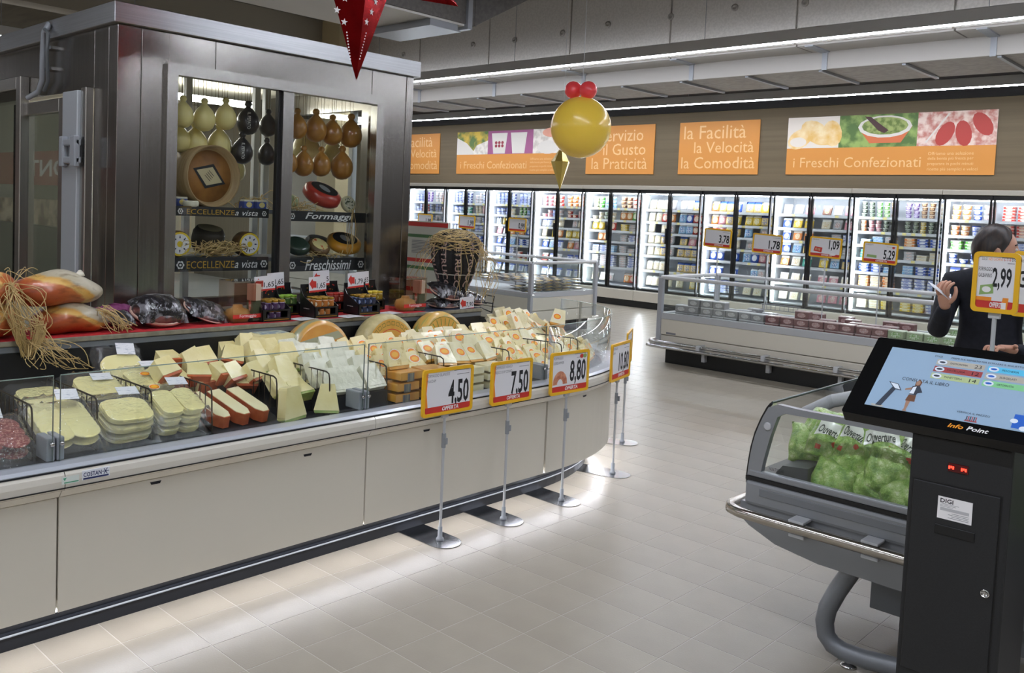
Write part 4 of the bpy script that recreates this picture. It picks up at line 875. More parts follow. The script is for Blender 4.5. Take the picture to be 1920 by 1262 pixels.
# big wheels standing at the back
def big_wheel(label, pc, x, r, th, face, rim, ink, deco, tilt=.12, yaw=0.0):
    p = AX(*pc, x)
    B = TR(x, p.y, .657) @ RZ(yaw) @ RY(-tilt) @ TR(0, 0, r) @ fr((0, 0, 0), (0, 1, 0), (0, 0, 1))
    t = thing('standing_cheese', label, 'cheese wheel', B)
    obj('rind', MB().lathe([(0, -th), (r*.86, -th), (r*.95, -th*.93), (r, -th*.7), (r, -th*.3), (r*.95, -th*.07), (r*.86, 0), (0, .0005)], 40), rim, t)
    m = MB(); disc(m, 0, 0, r*.84, r*.84, .0012, 0, n=36)
    if deco == 'ticks':
        for k in range(26): quad(m, r*.56, r*.78, -.003, .003, .0022, 1, RZ(k*2*PI/26))
        for q in (.83, .5):
            for k in range(48): quad(m, r*q-.003, r*q, -.013*q/.83*1.7*r/.18*.6, .013*q/.83*1.7*r/.18*.6, .002, 1, RZ(k*2*PI/48))
    if deco == 'boxes':
        for k in range(26):
            for s in (-1, 1): quad(m, r*.66, r*.78, s*.011-.0015, s*.011+.0015, .0022, 1, RZ(k*2*PI/26))
            quad(m, r*.66, r*.68, -.011, .011, .0022, 1, RZ(k*2*PI/26)); quad(m, r*.76, r*.78, -.011, .011, .0022, 1, RZ(k*2*PI/26))
        for q in (.56, .22):
            for k in range(48): quad(m, r*q-.004, r*q, -r*q*.065, r*q*.065, .002, 2, RZ(k*2*PI/48))
    if deco == 'band': m.add([(r*.84*math.cos(a), r*.84*math.sin(a), .002) for a in (2.9, 2.6, .9, .6)], [(0, 1, 2, 3)], 1)
    put('face', mesh('face', m, [face, ink, REDP]), t)
    return t
GOLD = mat('golden_wheel_face', '#dba94e', .42, noise=('#d39c3e', 12, .4, .6), coat=.5)
big_wheel('big shiny orange cheese wheel with grey stripe, first of three at the back', (612, 640), -3.68, .19, .11, mat('orange_wheel', '#dfa350', .35, noise=('#d79543', 9, .4, .6), coat=.7), mat('orange_wheel_rim', '#d9a552', .35, noise=('#9c9c7c', (3, 3, 60), .5, .6), coat=.7), mat('wheel_grey', '#a3a488', .5), 'band')
big_wheel('big cheese wheel with pale rim and ring of stamped boxes, middle of three', (740, 640), -3.68, .192, .12, GOLD, mat('pale_wheel_rim', '#cdbf8c', .5, noise=('#bcae7c', 20, .4, .6), coat=.2), mat('wheel_green_ink', '#8a8238', .5), 'boxes')
big_wheel('big cheese wheel with radial green stripes, third of the three wheels', (838, 634), -3.68, .188, .11, GOLD, mat('striped_wheel_rim', '#d8ad55', .42, noise=('#a3a45c', (8, 8, 50), .5, .6), coat=.5), mat('wheel_green', '#7c8f3c', .5), 'ticks')
# ================================================================ COLD ROOM (steel cube with cheese window)
QX = -4.25; QY = AY(218, 100, 1.84).y
def q(px, py, x=QX): return AX(px, py, x)
yR = q(776, 155).y; zT = q(222, 4).z; zF = q(222, 43).z
wl, wr = q(310, 113).y, q(716, 185).y; wt = q(500, 147).z; QB = -6.95
cr = thing('cold_room', 'brushed steel walk-in cold room with cheese window and glass door, behind the shelf', 'cold room')
ST2 = mat('steel_panel', '#a5a19c', .22, 1, noise=('#9a9691', (160, 160, 1.2), .35, .65))
obj('front_pier', MB().box(QX-.1, QX, QY, QY+.115, SHZ, zF), ST2, cr, bevel=.002, seg=1)
obj('front_pier', MB().box(QX-.1, QX-.001, QY+.118, wl+.02, SHZ, zF), ST2, cr, bevel=.002, seg=1)
obj('front_pier', MB().box(QX-.1, QX-.001, wr-.02, q(757, 300).y, SHZ, zF), ST2, cr, bevel=.002, seg=1)
obj('front_pier', MB().box(QX-.1, QX, q(757, 300).y+.003, yR, SHZ, zF), ST2, cr, bevel=.002, seg=1)
sm1, sm2 = q(405, 90).y, q(698, 155).y
for a, b in ((wl+.02, sm1-.0015), (sm1+.0015, sm2-.0015), (sm2+.0015, wr+.03)): obj('top_panel', MB().box(QX-.1, QX-.0005, a, b, wt-.02, zF), ST2, cr, bevel=.002, seg=1)
obj('base_panel', MB().box(QX-.1, QX-.003, QY, yR, .0, SHZ), ST2, cr)
obj('fascia', MB().box(QB-.03, QX+.03, QY-.03, yR+.03, zF, zT).box(QB, QX, QY, yR, zT-.02, zT), mat('fascia_steel', '#b6b7b9', .32, 1, noise=('#adaeb0', (2, 2, 200), .4, .6)), cr, bevel=.003, seg=1)
fw = .056
wb_ = 1.06
def barp(y0, y1, z0, z1): return [(y0, z0), (y1, z0), (y1, z1), (y0, z1)]
A = MX(((0, 0, 1, QX), (1, 0, 0, 0), (0, 1, 0, 0), (0, 0, 0, 1)))
FS = mat('window_frame_steel', '#b0ada8', .27, 1, noise=('#b9b6b1', (200, 200, 2), .4, .6))
for pg in ([(wl, wt), (wr, wt), (wr-fw, wt-fw), (wl+fw, wt-fw)], [(wl, wb_), (wl+fw, wb_), (wl+fw, wt-fw), (wl, wt)], [(wr-fw, wb_), (wr, wb_), (wr, wt), (wr-fw, wt-fw)], [(wl+fw, wb_), (wr-fw, wb_), (wr-fw, wb_+.05), (wl+fw, wb_+.05)]):
    obj('window_frame', MB().prism(pg, -.03, .03, 0, A), FS, cr, bevel=.007, seg=2)
m0, m1 = q(526, 300).y, q(546, 300).y
obj('mullion', MB().prism(barp(m0, m1, wb_, wt-fw), -.03, .015, 0, A), FS, cr, bevel=.003, seg=1)
obj('mullion_seal', MB().prism(barp(m0-.02, m1+.004, wb_, wt-fw), -.034, -.006, 0, A), BLACK, cr)
for a, b in ((wl+fw, m0-.02), (m1+.004, wr-fw)): obj('glass_pane', MB().prism(barp(a, b, wb_+.05, wt-fw), -.02, -.014, 0, A), CLEAR, cr)
CREAMP = mat('cold_room_lining', '#cfcabb', .5)
obj('back_wall', MB().box(QB, QB+.06, QY, yR, 0, zF), CREAMP, cr)
obj('room_ceiling', MB().box(QB, QX-.1, QY+.06, yR-.05, zF-.05, zF-.01), CREAMP, cr)
obj('room_floor', MB().box(QB, QX-.1, QY+.06, yR-.05, .96, 1.0), GREYP, cr)
obj('right_wall', MB().box(QB, -5.7, yR-.05, yR, 0, zF).box(-4.7, QX-.1, yR-.05, yR, 0, zF).box(-5.7, -4.7, yR-.05, yR, 0, 1.0).box(-5.7, -4.7, yR-.05, yR, 2.25, zF), ST2, cr)
obj('glass_pane', MB().box(-5.7, -4.7, yR-.03, yR-.024, 1.0, 2.25), CLEAR, cr)
obj('room_lamp', MB().box(-5.6, -5.55, QY+.3, yR-.3, 2.27, 2.31), mat('cold_room_lamp', '#f4f2ea', .5, emit=22), cr)
WPOST = mat('white_post', '#c3c6c9', .45)
for px in (350, 478, 497): p = q(px, 300, -5.1); obj('rack_post', MB().box(-5.12, -5.08, p.y-.02, p.y+.02, 1.0, zF-.05), WPOST, cr, bevel=.004)
for px in (663, 690): p = q(px, 300, -4.8); obj('rack_post', MB().box(-4.83, -4.79, p.y-.02, p.y+.02, 1.0, zF-.05), WPOST, cr, bevel=.004)
for x in (-4.42, -4.52, -4.65): obj('hanging_rail', MB().tube([(x, QY+.1, 2.33), (x, yR-.06, 2.33)], .008, 6), CHROME, cr)
# display shelves with lettered strips
GOLDI = mat('gold_ink', '#b08a2e', .4); WHI = mat('white_ink', '#dcdcdc', .5); CHALK = mat('chalkboard_black', '#17181b', .6)
def flower(m, x, y, r, mi, A):
    for k in range(6): disc(m, x+.62*r*math.cos(k*PI/3), y+.62*r*math.sin(k*PI/3), r*.4, r*.4, .0008, mi, A, 8)
    disc(m, x, y, r*.62, r*.62, .0011, 2, A, 10); disc(m, x, y, r*.3, r*.3, .0014, mi, A, 8)
SHF = {}
def strip(key, p0, p1, gold=None, white=None, end=True, start=True):
    a, b = q(*p0, -4.33), q(*p1, -4.33); zt, zb = a.z, b.z
    sh = obj('display_shelf', MB().box(-4.78, -4.332, a.y-.05, b.y+.03, zt-.02, zt), mat('shelf_plastic', '#5d6064', .5), cr)
    st = obj('shelf_strip', MB().box(-4.332, -4.326, a.y-.03, b.y, zb, zt+.004), CHALK, sh)
    m = MB(); A = fr((-4.3255, a.y, (zt+zb)/2), (0, 1, 0), (0, 0, 1)); L = b.y-a.y; h = zt-zb
    if gold: letters(m, gold, L*.095, 0, w=L*.51, h=h*.56, mi=0, M=A, anchor='L'); letters(m, white, L*.61, -.0, w=L*.26, h=h*.6, mi=1, M=A, anchor='L', shear=.35)
    else: letters(m, white, L*.5, 0, w=L*.62, h=h*.86, mi=1, M=A, shear=.3, bold=.012)
    if start: flower(m, L*.03, 0, h*.32, 1, A)
    if end: flower(m, L*.945, 0, h*.32, 1, A)
    put('lettering', mesh('lettering', m, [GOLDI, WHI, CHALK]), sh); SHF[key] = (zt, a.y, b.y)
strip('L1', (332, 387), (503, 409), 'ECCELLENZE', 'a vista'); strip('L2', (332, 484.5), (502, 506), 'ECCELLENZE', 'a vista')
strip('R1', (543, 396), (685, 418), None, 'Formaggi', end=False); strip('R2', (543, 486), (682, 506), None, 'Freschissimi')
# left side with doors
def l(px, py, y=None): return AY(px, py, QY if y is None else y)
xs0 = l(176, 200).x; d0, d1 = l(36, 210).x, l(131, 185).x; dz = l(80, 191).z
obj('side_panel', MB().box(xs0, QX-.1, QY, QY+.06, 0, zF), ST2, cr, bevel=.002, seg=1)
obj('side_panel', MB().box(QB, xs0-.003, QY+.001, QY+.06, dz+.03, zF), ST2, cr, bevel=.002, seg=1)
obj('side_panel', MB().box(QB, l(0, 200).x-.35, QY+.001, QY+.06, 0, dz+.03), ST2, cr)
def sdoor(x0, x1, zt, proud):
    y = QY-proud; d = obj('door', MB().box(x0, x0+.07, y, y+.05, .12, zt).box(x1-.07, x1, y, y+.05, .12, zt).box(x0+.07, x1-.07, y, y+.05, zt-.07, zt).box(x0+.07, x1-.07, y, y+.05, .12, .2), FS, cr, bevel=.004, seg=1)
    obj('glass_pane', MB().box(x0+.07, x1-.07, y+.02, y+.028, .2, zt-.07), glass('door_glass', '#c9cfcd', .01, 1.0, .06), d)
    return d
sdoor(d0, d1, dz, .03)
j0, j1 = l(138, 175).x, l(166, 175).x
obj('door_jamb', MB().box(j0, j1, QY-.055, QY, .1, dz+.02), mat('jamb_grey', '#b3b8bd', .35, .4), cr, bevel=.004, seg=1)
obj('door_jamb', MB().box(d1, j0, QY-.03, QY, .1, dz+.01), FS, cr); obj('door_jamb', MB().box(j1+.004, xs0, QY-.04, QY, .1, dz+.035), FS, cr, bevel=.004, seg=1)
h0, h1, hz1, hz0 = l(142, 256).x, l(172, 256).x, l(155, 257).z, l(155, 314).z
hg = obj('hinge', MB().box(h0, h0+.05, QY-.085, QY-.055, hz0, hz1).box(h1-.06, h1, QY-.085, QY-.055, hz0, hz1).box(h0, h1, QY-.08, QY-.05, hz1-.05, hz1-.015).box(h0, h1, QY-.08, QY-.05, hz0+.015, hz0+.05), GREYP, cr, bevel=.008)
sdoor(l(0, 200).x-.5, l(56, 145).x, l(50, 145).z, .05)
pp = l(92, 60); obj('cable_conduit', MB().tube([l(92, 52, QY-.034), l(92, 52, QY-.045)+V((0, 0, .02)), l(82, 60, QY-.05), l(80, 100, QY-.04), l(79, 150, QY-.04), l(72, 172, QY-.03), l(52, 184, QY-.06)], .014, 8), GREYP, cr)
obj('cable_conduit', MB().tube([l(84, 55, QY-.06), l(90, 62, QY-.06), l(88, 100, QY-.05), l(90, 152, QY-.045), l(83, 170, QY-.04)], .01, 8), mat('dark_conduit', '#55585a', .5), cr)
for py in (89, 128): p = l(84, py, QY-.045); obj('cable_clip', MB().box(p.x-.05, p.x+.05, QY-.03, QY, p.z-.008, p.z+.008), CHROME, cr)
# signboard across the store that the doors mirror
sb = thing('signboard', 'red PRONTO signboard across the store, mirrored in the cold room doors', 'sign', fr((-16.0, -2.3, 0), (-1, 0, 0), (0, 0, 1)))
z0_, z1_ = 1.75, 2.35
obj('board', MB().box(-2.6, 3.2, z0_, z1_, 0, .05), mat('deep_red_board', '#8c2a22', .5), sb)
m = MB(); letters(m, 'PRONTO', .3, 2.05, w=3.4, h=.3, z=.052, bold=.02); obj('lettering', m, WHI, sb)
obj('counter_front', MB().box(-2.6, 3.2, .0, 1.05, -.1, .3), mat('deli_black', '#1c1b1b', .4), sb, bevel=.01)
obj('lit_case', MB().box(-2.5, 3.1, 1.05, 1.5, -.1, .1), mat('deli_back', '#c9b79a', .5, noise=('#6a4a32', 3, .4, .6)), sb)
# ---------------------------------------------------------------- hanging cheeses
PF = [(0, -1.2), (.42, -1.12), (.78, -.86), (.97, -.42), (1, -.05), (.93, .35), (.74, .72), (.5, 1.0), (.3, 1.2), (.22, 1.3), (.3, 1.42), (.34, 1.56), (.26, 1.76), (.1, 1.85), (0, 1.86)]
PALEH = mat('pale_hanging_cheese', '#dccf8d', .38, noise=('#c9b672', (6, 6, 3), .55, .75), coat=.3, kind='Object'); SMOKE = mat('smoked_hanging_cheese', '#ad7a30', .3, noise=('#935f24', (7, 7, 4), .4, .7), coat=.4)
BLKH = mat('black_waxed_cheese', '#1d1d22', .3, coat=.5)
hm = mesh('hanging_cheese', MB().lathe([(r*.058, z*.058) for r, z in PF], 20), PALEH)
def hang(label, px, py, wpx, m, x, group, txt=None, lean=0):
    p = q(px, py, x); s = wpx/scale_at(p)/.116
    o = put('hanging_cheese', hm, None, TR(*p) @ RX(lean) @ MX.Scale(s, 4)); o.material_slots[0].link = 'OBJECT'; o.material_slots[0].material = m
    tag(o, label, 'cheese', group); top = (2.33-p.z)/s
    for dy in (-.012, .012): obj('string', MB().tube([(0, dy*.6, .082), (0, dy, (top-.0))], .0016/s*.9, 4), mat('twine', '#8a7a58', .8), o)
    if txt:
        mm = MB(); A = RZ(-.45) @ fr((.0595, 0, .0), (0, 0, -1), (0, 1, 0)); letters(mm, txt, 0, 0, w=.085, h=.016, M=A, z=.001); put('lettering', mesh('lettering', mm, WHI), o)
for i, (px, py, w) in enumerate(((343, 216, 40), (383, 222, 41), (423, 220, 40))): hang(f'pale hanging pear shaped cheese, {["leftmost", "middle", "rightmost"][i]} of the top row in left window', px, py, w, PALEH, -4.42, None)
for i, (px, py, w) in enumerate(((337, 262, 40), (366, 270, 46), (411, 272, 46))): hang(f'pale hanging pear shaped cheese, {["leftmost", "middle", "rightmost"][i]} of the lower row above boxed wheel', px, py, w, PALEH, -4.52, None)
for px, py, w, t in ((465, 228, 42, 'upper one beside the pale top row'), (454, 284, 40, 'lower one touching the boxed wheel')): hang(f'black waxed hanging cheese with white lettering, {t}', px, py, w, BLKH, -4.46, None, 'IL PEPATO')
for px, py, w, t in ((503, 236, 34, 'upper one cut by the dark mullion'), (500, 290, 34, 'lower one cut by the dark mullion')): hang(f'black waxed hanging cheese, {t}', px, py, w, BLKH, -4.6, None)
for i, (px, py, w) in enumerate(((440, 318, 40), (398, 305, 40))): hang('pale cheese hanging deep in the left window behind the black ones', px, py, w, PALEH, -4.72, 'pale cheeses deep in the left window')
for i, (px, py, w) in enumerate(((557, 238, 38), (592, 242, 41), (623, 250, 38), (658, 252, 42))): hang(f'smoked brown hanging cheese, {["first", "second", "third", "last"][i]} of the top row in right window', px, py, w, SMOKE, -4.42, None)
for i, (px, py, w) in enumerate(((541, 305, 34), (569, 308, 38), (602, 309, 37), (641, 312, 42))): hang(f'smoked brown hanging cheese, {["first", "second", "third", "last"][i]} of the lower row in right window', px, py, w, SMOKE, -4.44, None)
for px, py, w, t in ((574, 285, 58, 'large one'), (624, 293, 44, 'smaller one')): hang(f'pale cheese hanging behind the smoked ones in right window, {t}', px, py, w, PALEH, -4.65, None)
# ---------------------------------------------------------------- wheels on the display shelves
def shelf_thing(nm, label, cat, px, x, key, up=0): p = q(px, 300, x); return thing(nm, label, cat, TR(x, p.y, SHF[key][0]+.0005+up))
p = q(393, 333, -4.42); t = thing('boxed_cheese', 'big cheese wheel in a round wooden box with diamond label, standing on the shelf', 'cheese', TR(-4.5, p.y, SHF['L1'][0]+.168) @ RZ(.1) @ fr((0, 0, 0), (0, 1, 0), (0, 0, 1)))
WOOD = mat('thin_wood_band', '#a98e66', .6, noise=('#927850', (3, 3, 30), .4, .6)); obj('wooden_band', MB().lathe([(.150, -.1), (.166, -.1), (.167, .11), (.160, .11), (.157, .06), (.15, .06)], 40), WOOD, t)
obj('cheese_face', MB().lathe([(0, -.09), (.15, -.09), (.151, .04), (.14, .062), (0, .064)], 36), mat('brown_rind_face', '#9c6c34', .5, noise=('#7d5226', 9, .4, .65)), t)
m = MB(); B = RZ(.62); poly(m, [(-.108, 0), (0, -.072), (.108, 0), (0, .072)], .066, 0, RZ(-.35)); poly(m, [(-.086, 0), (0, -.054), (.086, 0), (0, .054)], .067, 1, RZ(-.35))
for k in range(4): quad(m, -.025, .02, .018-.012*k, .021-.012*k, .068, 0, RZ(-.75))
put('label', mesh('label', m, [INK, mat('aged_label', '#b9ab88', .6)]), t)
m = MB()
for k in range(22):
    a = 2.1+k*.075; poly(m, [(.168*math.cos(a), .168*math.sin(a)), (.168*math.cos(a+.03), .168*math.sin(a+.03)), (.168*math.cos(a+.03), .168*math.sin(a+.03))], 0, 0)
LABR = mesh('round_label', disc(disc(disc(MB(), 0, 0, .055, .055, .0012, 0, n=24), 0, 0, .046, .046, .0018, 1, n=24), 0, 0, .014, .014, .0024, 0, n=12), [mat('yellow_label', '#e3c62e', .5), WHITE])
m = MB()
for k in range(8): poly(m, [(.03*math.cos(k*PI/4-.12), .03*math.sin(k*PI/4-.12)), (.042*math.cos(k*PI/4), .042*math.sin(k*PI/4)), (.03*math.cos(k*PI/4+.12), .03*math.sin(k*PI/4+.12)), (.024*math.cos(k*PI/4), .024*math.sin(k*PI/4))], .0024, 0)
LABK = mesh('label_pattern', m, mat('navy_ink', '#1d2a5c'))
BRN = mat('brown_rind', '#6f5230', .5, noise=('#59401f', 20, .4, .6)); WM = mesh('rind', MB().lathe([(0, -.08), (.052, -.08), (.06, -.06), (.06, -.014), (.055, 0), (0, 0)], 26), BRN)
for px, tt in ((337, 'at the left edge of lower window shelf'), (468, 'right of straw on lower window shelf')):
    p = q(px, 455, -4.4); t = thing('small_cheese_round', f'small brown cheese with yellow and white label, {tt}', 'cheese', TR(-4.4, p.y, SHF['L2'][0]+.0705) @ fr((0, 0, 0), (0, 1, 0), (0, 0, 1)) @ MX.Scale(1.16, 4))
    put('rind', WM, t); put('round_label', LABR, t); put('label_pattern', LABK, t)
def flat_wheel(label, px, x, key, r, h, top, side, tilt=(0, 0), up=0, ring=None):
    t = thing('cheese_round', label, 'cheese', TR(x, q(px, 300, x).y, SHF[key][0]+.0005+up+r*abs(math.sin(tilt[0]))+r*abs(math.sin(tilt[1]))) @ RY(tilt[0]) @ RX(tilt[1]))
    obj('rind', MB().lathe([(0, 0), (r*.8, 0), (r*.97, h*.2), (r, h*.5), (r*.97, h*.8), (r*.8, h), (0, h*1.01)], 28), side, t); m = MB(); disc(m, 0, 0, r*.72, r*.72, h*1.015+.0005, 0, n=24)
    if ring: disc(m, 0, 0, r*.4, r*.25, h*1.02+.001, 1, n=16)
    put('top_label', mesh('top_label', m, [top, ring or top]), t); return t
flat_wheel('red waxed cheese wheel with dark top, tilted forward on upper right shelf', 601, -4.45, 'R1', .118, .082, CHALK, mat('red_wax', '#a8352c', .3, noise=('#1d1d20', (3, 3, 26), .6, .66), coat=.5), (.5, -.1), 0, GREYP)
flat_wheel('small cream cheese with black and white label beside the red wheel', 653, -4.42, 'R1', .052, .03, mat('cow_label', '#c9c6b2', .5, noise=('#3a4a30', 60, .5, .56)), mat('cream_box', '#cfcaa6', .5), (1.25, .0))
flat_wheel('small cream cheese at the mullion, left of the red wheel', 546, -4.42, 'R1', .05, .03, mat('green_label', '#8f9a6c', .5), MATS['cream_box'], (1.2, .0))
flat_wheel('yellow rimmed black cheese wheel, tilted, lower right window shelf', 648, -4.45, 'R2', .108, .066, CHALK, mat('yellow_wax', '#d99a34', .35, coat=.5), (.45, .1), 0, GREYP)
flat_wheel('cheese wheel with cream printed label in the middle of lower right shelf', 599, -4.43, 'R2', .07, .05, mat('cream_red_label', '#d6c98e', .5, noise=('#c2562e', 50, .58, .62)), BRN, (.7, 0))
flat_wheel('dark green cheese wheel at the mullion, lower right window shelf', 560, -4.44, 'R2', .075, .055, mat('dark_green_wax', '#2f3f33', .35, coat=.5), MATS['dark_green_wax'], (.55, .1))
flat_wheel('black cheese wheel at the back of lower right window shelf', 597, -4.65, 'R2', .08, .09, CHALK, CHALK, (.3, 0))
flat_wheel('dark cheese wheel behind straw on the lower left window shelf', 390, -4.6, 'L2', .09, .13, mat('old_paper', '#b3aa86', .6), mat('dark_rind', '#3b3328', .5), (.3, 0))
cm = mesh('boxed_portion', MB().box(-.03, .03, -.03, .03, 0, .05), pack('#3a4a8c', '#c9c6b2', '#d9c25a', .3, .8), .003, 1)
for k, (px, x) in enumerate(((337, -4.42), (462, -4.4), (486, -4.38))): o = put('boxed_portion', cm, None, TR(x, q(px, 380, x).y, SHF['L1'][0]+.0005) @ RZ(PI/2)); tag(o, f'small blue and yellow cheese box on upper left window shelf, {ordn(k+1)} from the left', 'box')
o = put('soft_cheese', mesh('soft_cheese', MB().lathe([(0, 0), (.036, 0), (.04, .006), (.04, .026), (.036, .032), (0, .032)], 20), mat('white_bloom', '#d8d3bf', .6)), None, TR(-4.36, q(358, 380, -4.36).y, SHF['L1'][0]+.0005)); tag(o, 'small white soft cheese in front of the boxed wheel', 'cheese')
# ---------------------------------------------------------------- straw
STRAW = mat('raffia_straw', '#cdb37c', .6, noise=('#a98d55', 6, .4, .7))
def strands(m, a, b, n, spread, sag, rad=.0016, curl=.04, seg=9):
    a, b = V(a), V(b)
    for _ in range(n):
        s = a+V([RND.gauss(0, spread) for _ in range(3)])*.6; e = b+V([RND.gauss(0, spread) for _ in range(3)]); c1 = V([RND.gauss(0, curl) for _ in range(3)]); f = RND.uniform(.7, 1.3)
        m.tube([s.lerp(e, t)+c1*math.sin(PI*t)+V((0, 0, -sag*f*math.sin(PI*t))) for t in [i/seg for i in range(seg+1)]], rad*RND.uniform(.6, 1.2), 4)
def straw(label, fn):
    m = MB(); fn(m); o = obj('raffia_straw', m, STRAW); tag(o, label, 'straw'); o['kind'] = 'stuff'; return o
def pile(key, p0, p1, x, n, hgt):
    def f(m):
        a, b = q(p0, 400, x), q(p1, 400, x); z = SHF[key][0]
        for _ in range(n):
            y = RND.uniform(a.y, b.y); strands(m, (x+RND.uniform(-.05, .05), y, z+RND.uniform(.004, hgt)), (x+RND.uniform(-.03, .08), y+RND.uniform(-.12, .12), z+RND.uniform(.004, hgt*.7)), 1, .01, -.01, .0024, .02, 5)
    return f
straw('pale straw heaped on the lower left window shelf', pile('L2', 368, 440, -4.4, 110, .09)); straw('straw on the upper left window shelf beside boxed wheel', pile('L1', 440, 500, -4.45, 26, .07))
straw('straw under the red wheel on upper right window shelf', pile('R1', 548, 590, -4.38, 30, .035)); straw('straw between the wheels on the lower right window shelf', pile('R2', 575, 640, -4.37, 22, .03))
def fall(m):
    a = q(660, 394, -4.34); strands(m, (-4.33, a.y, a.z+.01), (-4.312, q(655, 475, -4.31).y, q(655, 475, -4.31).z), 9, .016, 0, .0017, .02)
straw('straw hanging down across the Formaggi strip', fall)
# ================================================================ GOODS ON THE UPPER SHELF
RED_C = mat('red_cloth', '#c9262c', .8, noise=('#b51f26', 60, .4, .6), bump=((200, 200, 200), .1)); ZS = SHZ+.0035
def cloth(label, y0, y1, m, x0=-4.22, x1=SHX-.004):
    o = obj('shelf_cloth', MB().grid(lambda u, v: (x0+(x1-x0)*v, y0+(y1-y0)*u, SHZ+.0012+.001*math.sin(30*u+9*v)), 16, 4, smooth=True), m); tag(o, label, 'cloth')
cloth('red cloth lining the shelf under the hams and boxes', -.6, AX(800, 585, -3.85).y, RED_C)
cloth('dark blue cloth at the shelf end under the vacuum packs', AX(801, 585, -3.85).y, SHE-.005, mat('navy_cloth', '#1f2742', .8))
def sx(px, py, x): return AX(px, py, x)
# hams
def ham_mat():
    m = mat('cured_ham_skin', '#aaa186', .42, coat=.25, bump=((16, 16, 16), .3)); nt = m.node_tree; b = nt.nodes['Principled BSDF']
    at = nd(nt, 'ShaderNodeVertexColor', layer_name='tone'); sp = nd(nt, 'ShaderNodeSeparateColor'); nt.links.new(at.outputs[0], sp.inputs[0])
    n = nd(nt, 'ShaderNodeTexNoise', Detail=5); n.inputs['Scale'].default_value = 1; nt.links.new(coords(nt, (16, 8, 16)), n.inputs['Vector'])
    ad = nd(nt, 'ShaderNodeMath', operation='MULTIPLY_ADD'); ad.inputs[1].default_value = .22; nt.links.new(n.outputs['Fac'], ad.inputs[0]); nt.links.new(sp.outputs[0], ad.inputs[2])
    r = nd(nt, 'ShaderNodeValToRGB'); e = r.color_ramp.elements; e[0].position, e[0].color = .2, lin('#9c4420'); e[1].position, e[1].color = 1, lin('#b3ab94')
    for p, c in ((.46, '#b0552a'), (.585, '#bf6c34'), (.62, '#dbb465'), (.69, '#cf9d48'), (.735, '#b5ab90'), (.85, '#c2b9a2')): q = e.new(p); q.color = lin(c)
    nt.links.new(ad.outputs[0], r.inputs[0]); n2 = nd(nt, 'ShaderNodeTexNoise', Detail=6); n2.inputs['Scale'].default_value = 1; nt.links.new(coords(nt, (30, 14, 40)), n2.inputs['Vector'])
    mx = nd(nt, 'ShaderNodeMix', data_type='RGBA', blend_type='MULTIPLY'); mx.inputs[0].default_value = .7; nt.links.new(r.outputs[0], mx.inputs[6]); nt.links.new(ramp(nt, n2.outputs['Fac'], (1, 1, 1, 1), lin('#8f7a66'), .5, .72), mx.inputs[7]); nt.links.new(mx.outputs[2], b.inputs['Base Color'])
    return m
HAMM = ham_mat()
def ham(label, c, L, h, flip=1, seed=1, knob=True):
    n, k = 44, 36; vs = []; fs = []; tone = []
    for i in range(n+1):
        u = -1+2*i/n; rr = (max(0, 1-abs(u)**2.3))**.5*(1-.22*(u if u > 0 else u*.35))
        for j in range(k):
            a = 2*PI*j/k; y, z, x = u*L/2, rr*h/2*math.sin(a), rr*h*.75*math.cos(a)
            e = u-.12*math.sin(3*z/h*2+seed)+.75*math.sin(a)*rr+.1; tone.append(min(1, max(0, .44+.36*e)))
            z += -.015*u*u+.008*math.sin(5*u+seed); vs.append((x, y*flip, max(z, -h*.44)))
    for i in range(n):
        for j in range(k): fs.append((i*k+j, i*k+(j+1) % k, (i+1)*k+(j+1) % k, (i+1)*k+j))
    m = MB(); m.add(vs, fs, 0, True); me = mesh('ham_body', m, HAMM); ca = me.color_attributes.new('tone', 'FLOAT_COLOR', 'POINT')
    for i, v in enumerate(tone): ca.data[i].color = (v, v, v, 1)
    t = thing('cured_ham', label, 'ham', TR(*c)); put('ham_body', me, t)
    if knob: obj('bone_end', MB().ball(.012, .012, .014).lathe([(.02, -.012), (.016, 0), (.01, .006)], 10), mat('bone_white', '#d9d4c2', .4), t, TR(.03, .08*flip, h*.44))
    return t
p = sx(137, 603, -3.97); ham('lower cured ham lying under the other one on red cloth', (-3.99, p.y, ZS+.062), .34, .14, seed=2, knob=False)
p = sx(112, 552, -3.97); ham('upper cured ham with white bone knob, resting on the other ham', (-3.99, p.y, ZS+.124+.068), .38, .155, seed=1)
p = sx(-28, 616, -3.95); ham('lower grey ham end cut off by the picture edge', (-3.97, p.y, ZS+.066), .3, .15, -1, 4, False)
p = sx(-32, 556, -3.95); ham('upper grey ham end cut off by the picture edge', (-3.97, p.y, ZS+.13+.07), .28, .15, -1, 5, False)
def raf1(m):
    top = sx(22, 540, -3.86)
    for _ in range(42):
        e = sx(RND.uniform(25, 85), RND.uniform(600, 640), -3.80); strands(m, top, e, 1, .02, RND.uniform(-.02, .04), .0018, .05)
    for _ in range(30):
        c0, c1 = sx(RND.uniform(14, 40), RND.uniform(575, 600), -3.83), sx(RND.uniform(70, 88), RND.uniform(590, 625), -3.81)
        m.tube([c0+(c1-c0)*(i/9)+V((.01*math.sin(i), 0, (-.11-.05*RND.random())*math.sin(PI*i/9))) for i in range(10)], .0017, 4)
    for px, py in ((60, 688), (75, 690), (108, 688), (128, 683), (140, 692), (95, 670), (165, 690), (150, 676), (175, 688), (52, 668), (110, 650), (122, 660)):
        strands(m, sx(RND.uniform(40, 90), 636, -3.84), sx(px, py, -3.76), 3, .008, .0, .0016, .03)
    for px, py in ((72, 514), (2, 508), (45, 520)): strands(m, top, sx(px, py, -3.9), 2, .01, -.05, .0015, .02)
straw('bundle of raffia hanging over the shelf edge in front of the hams', raf1)
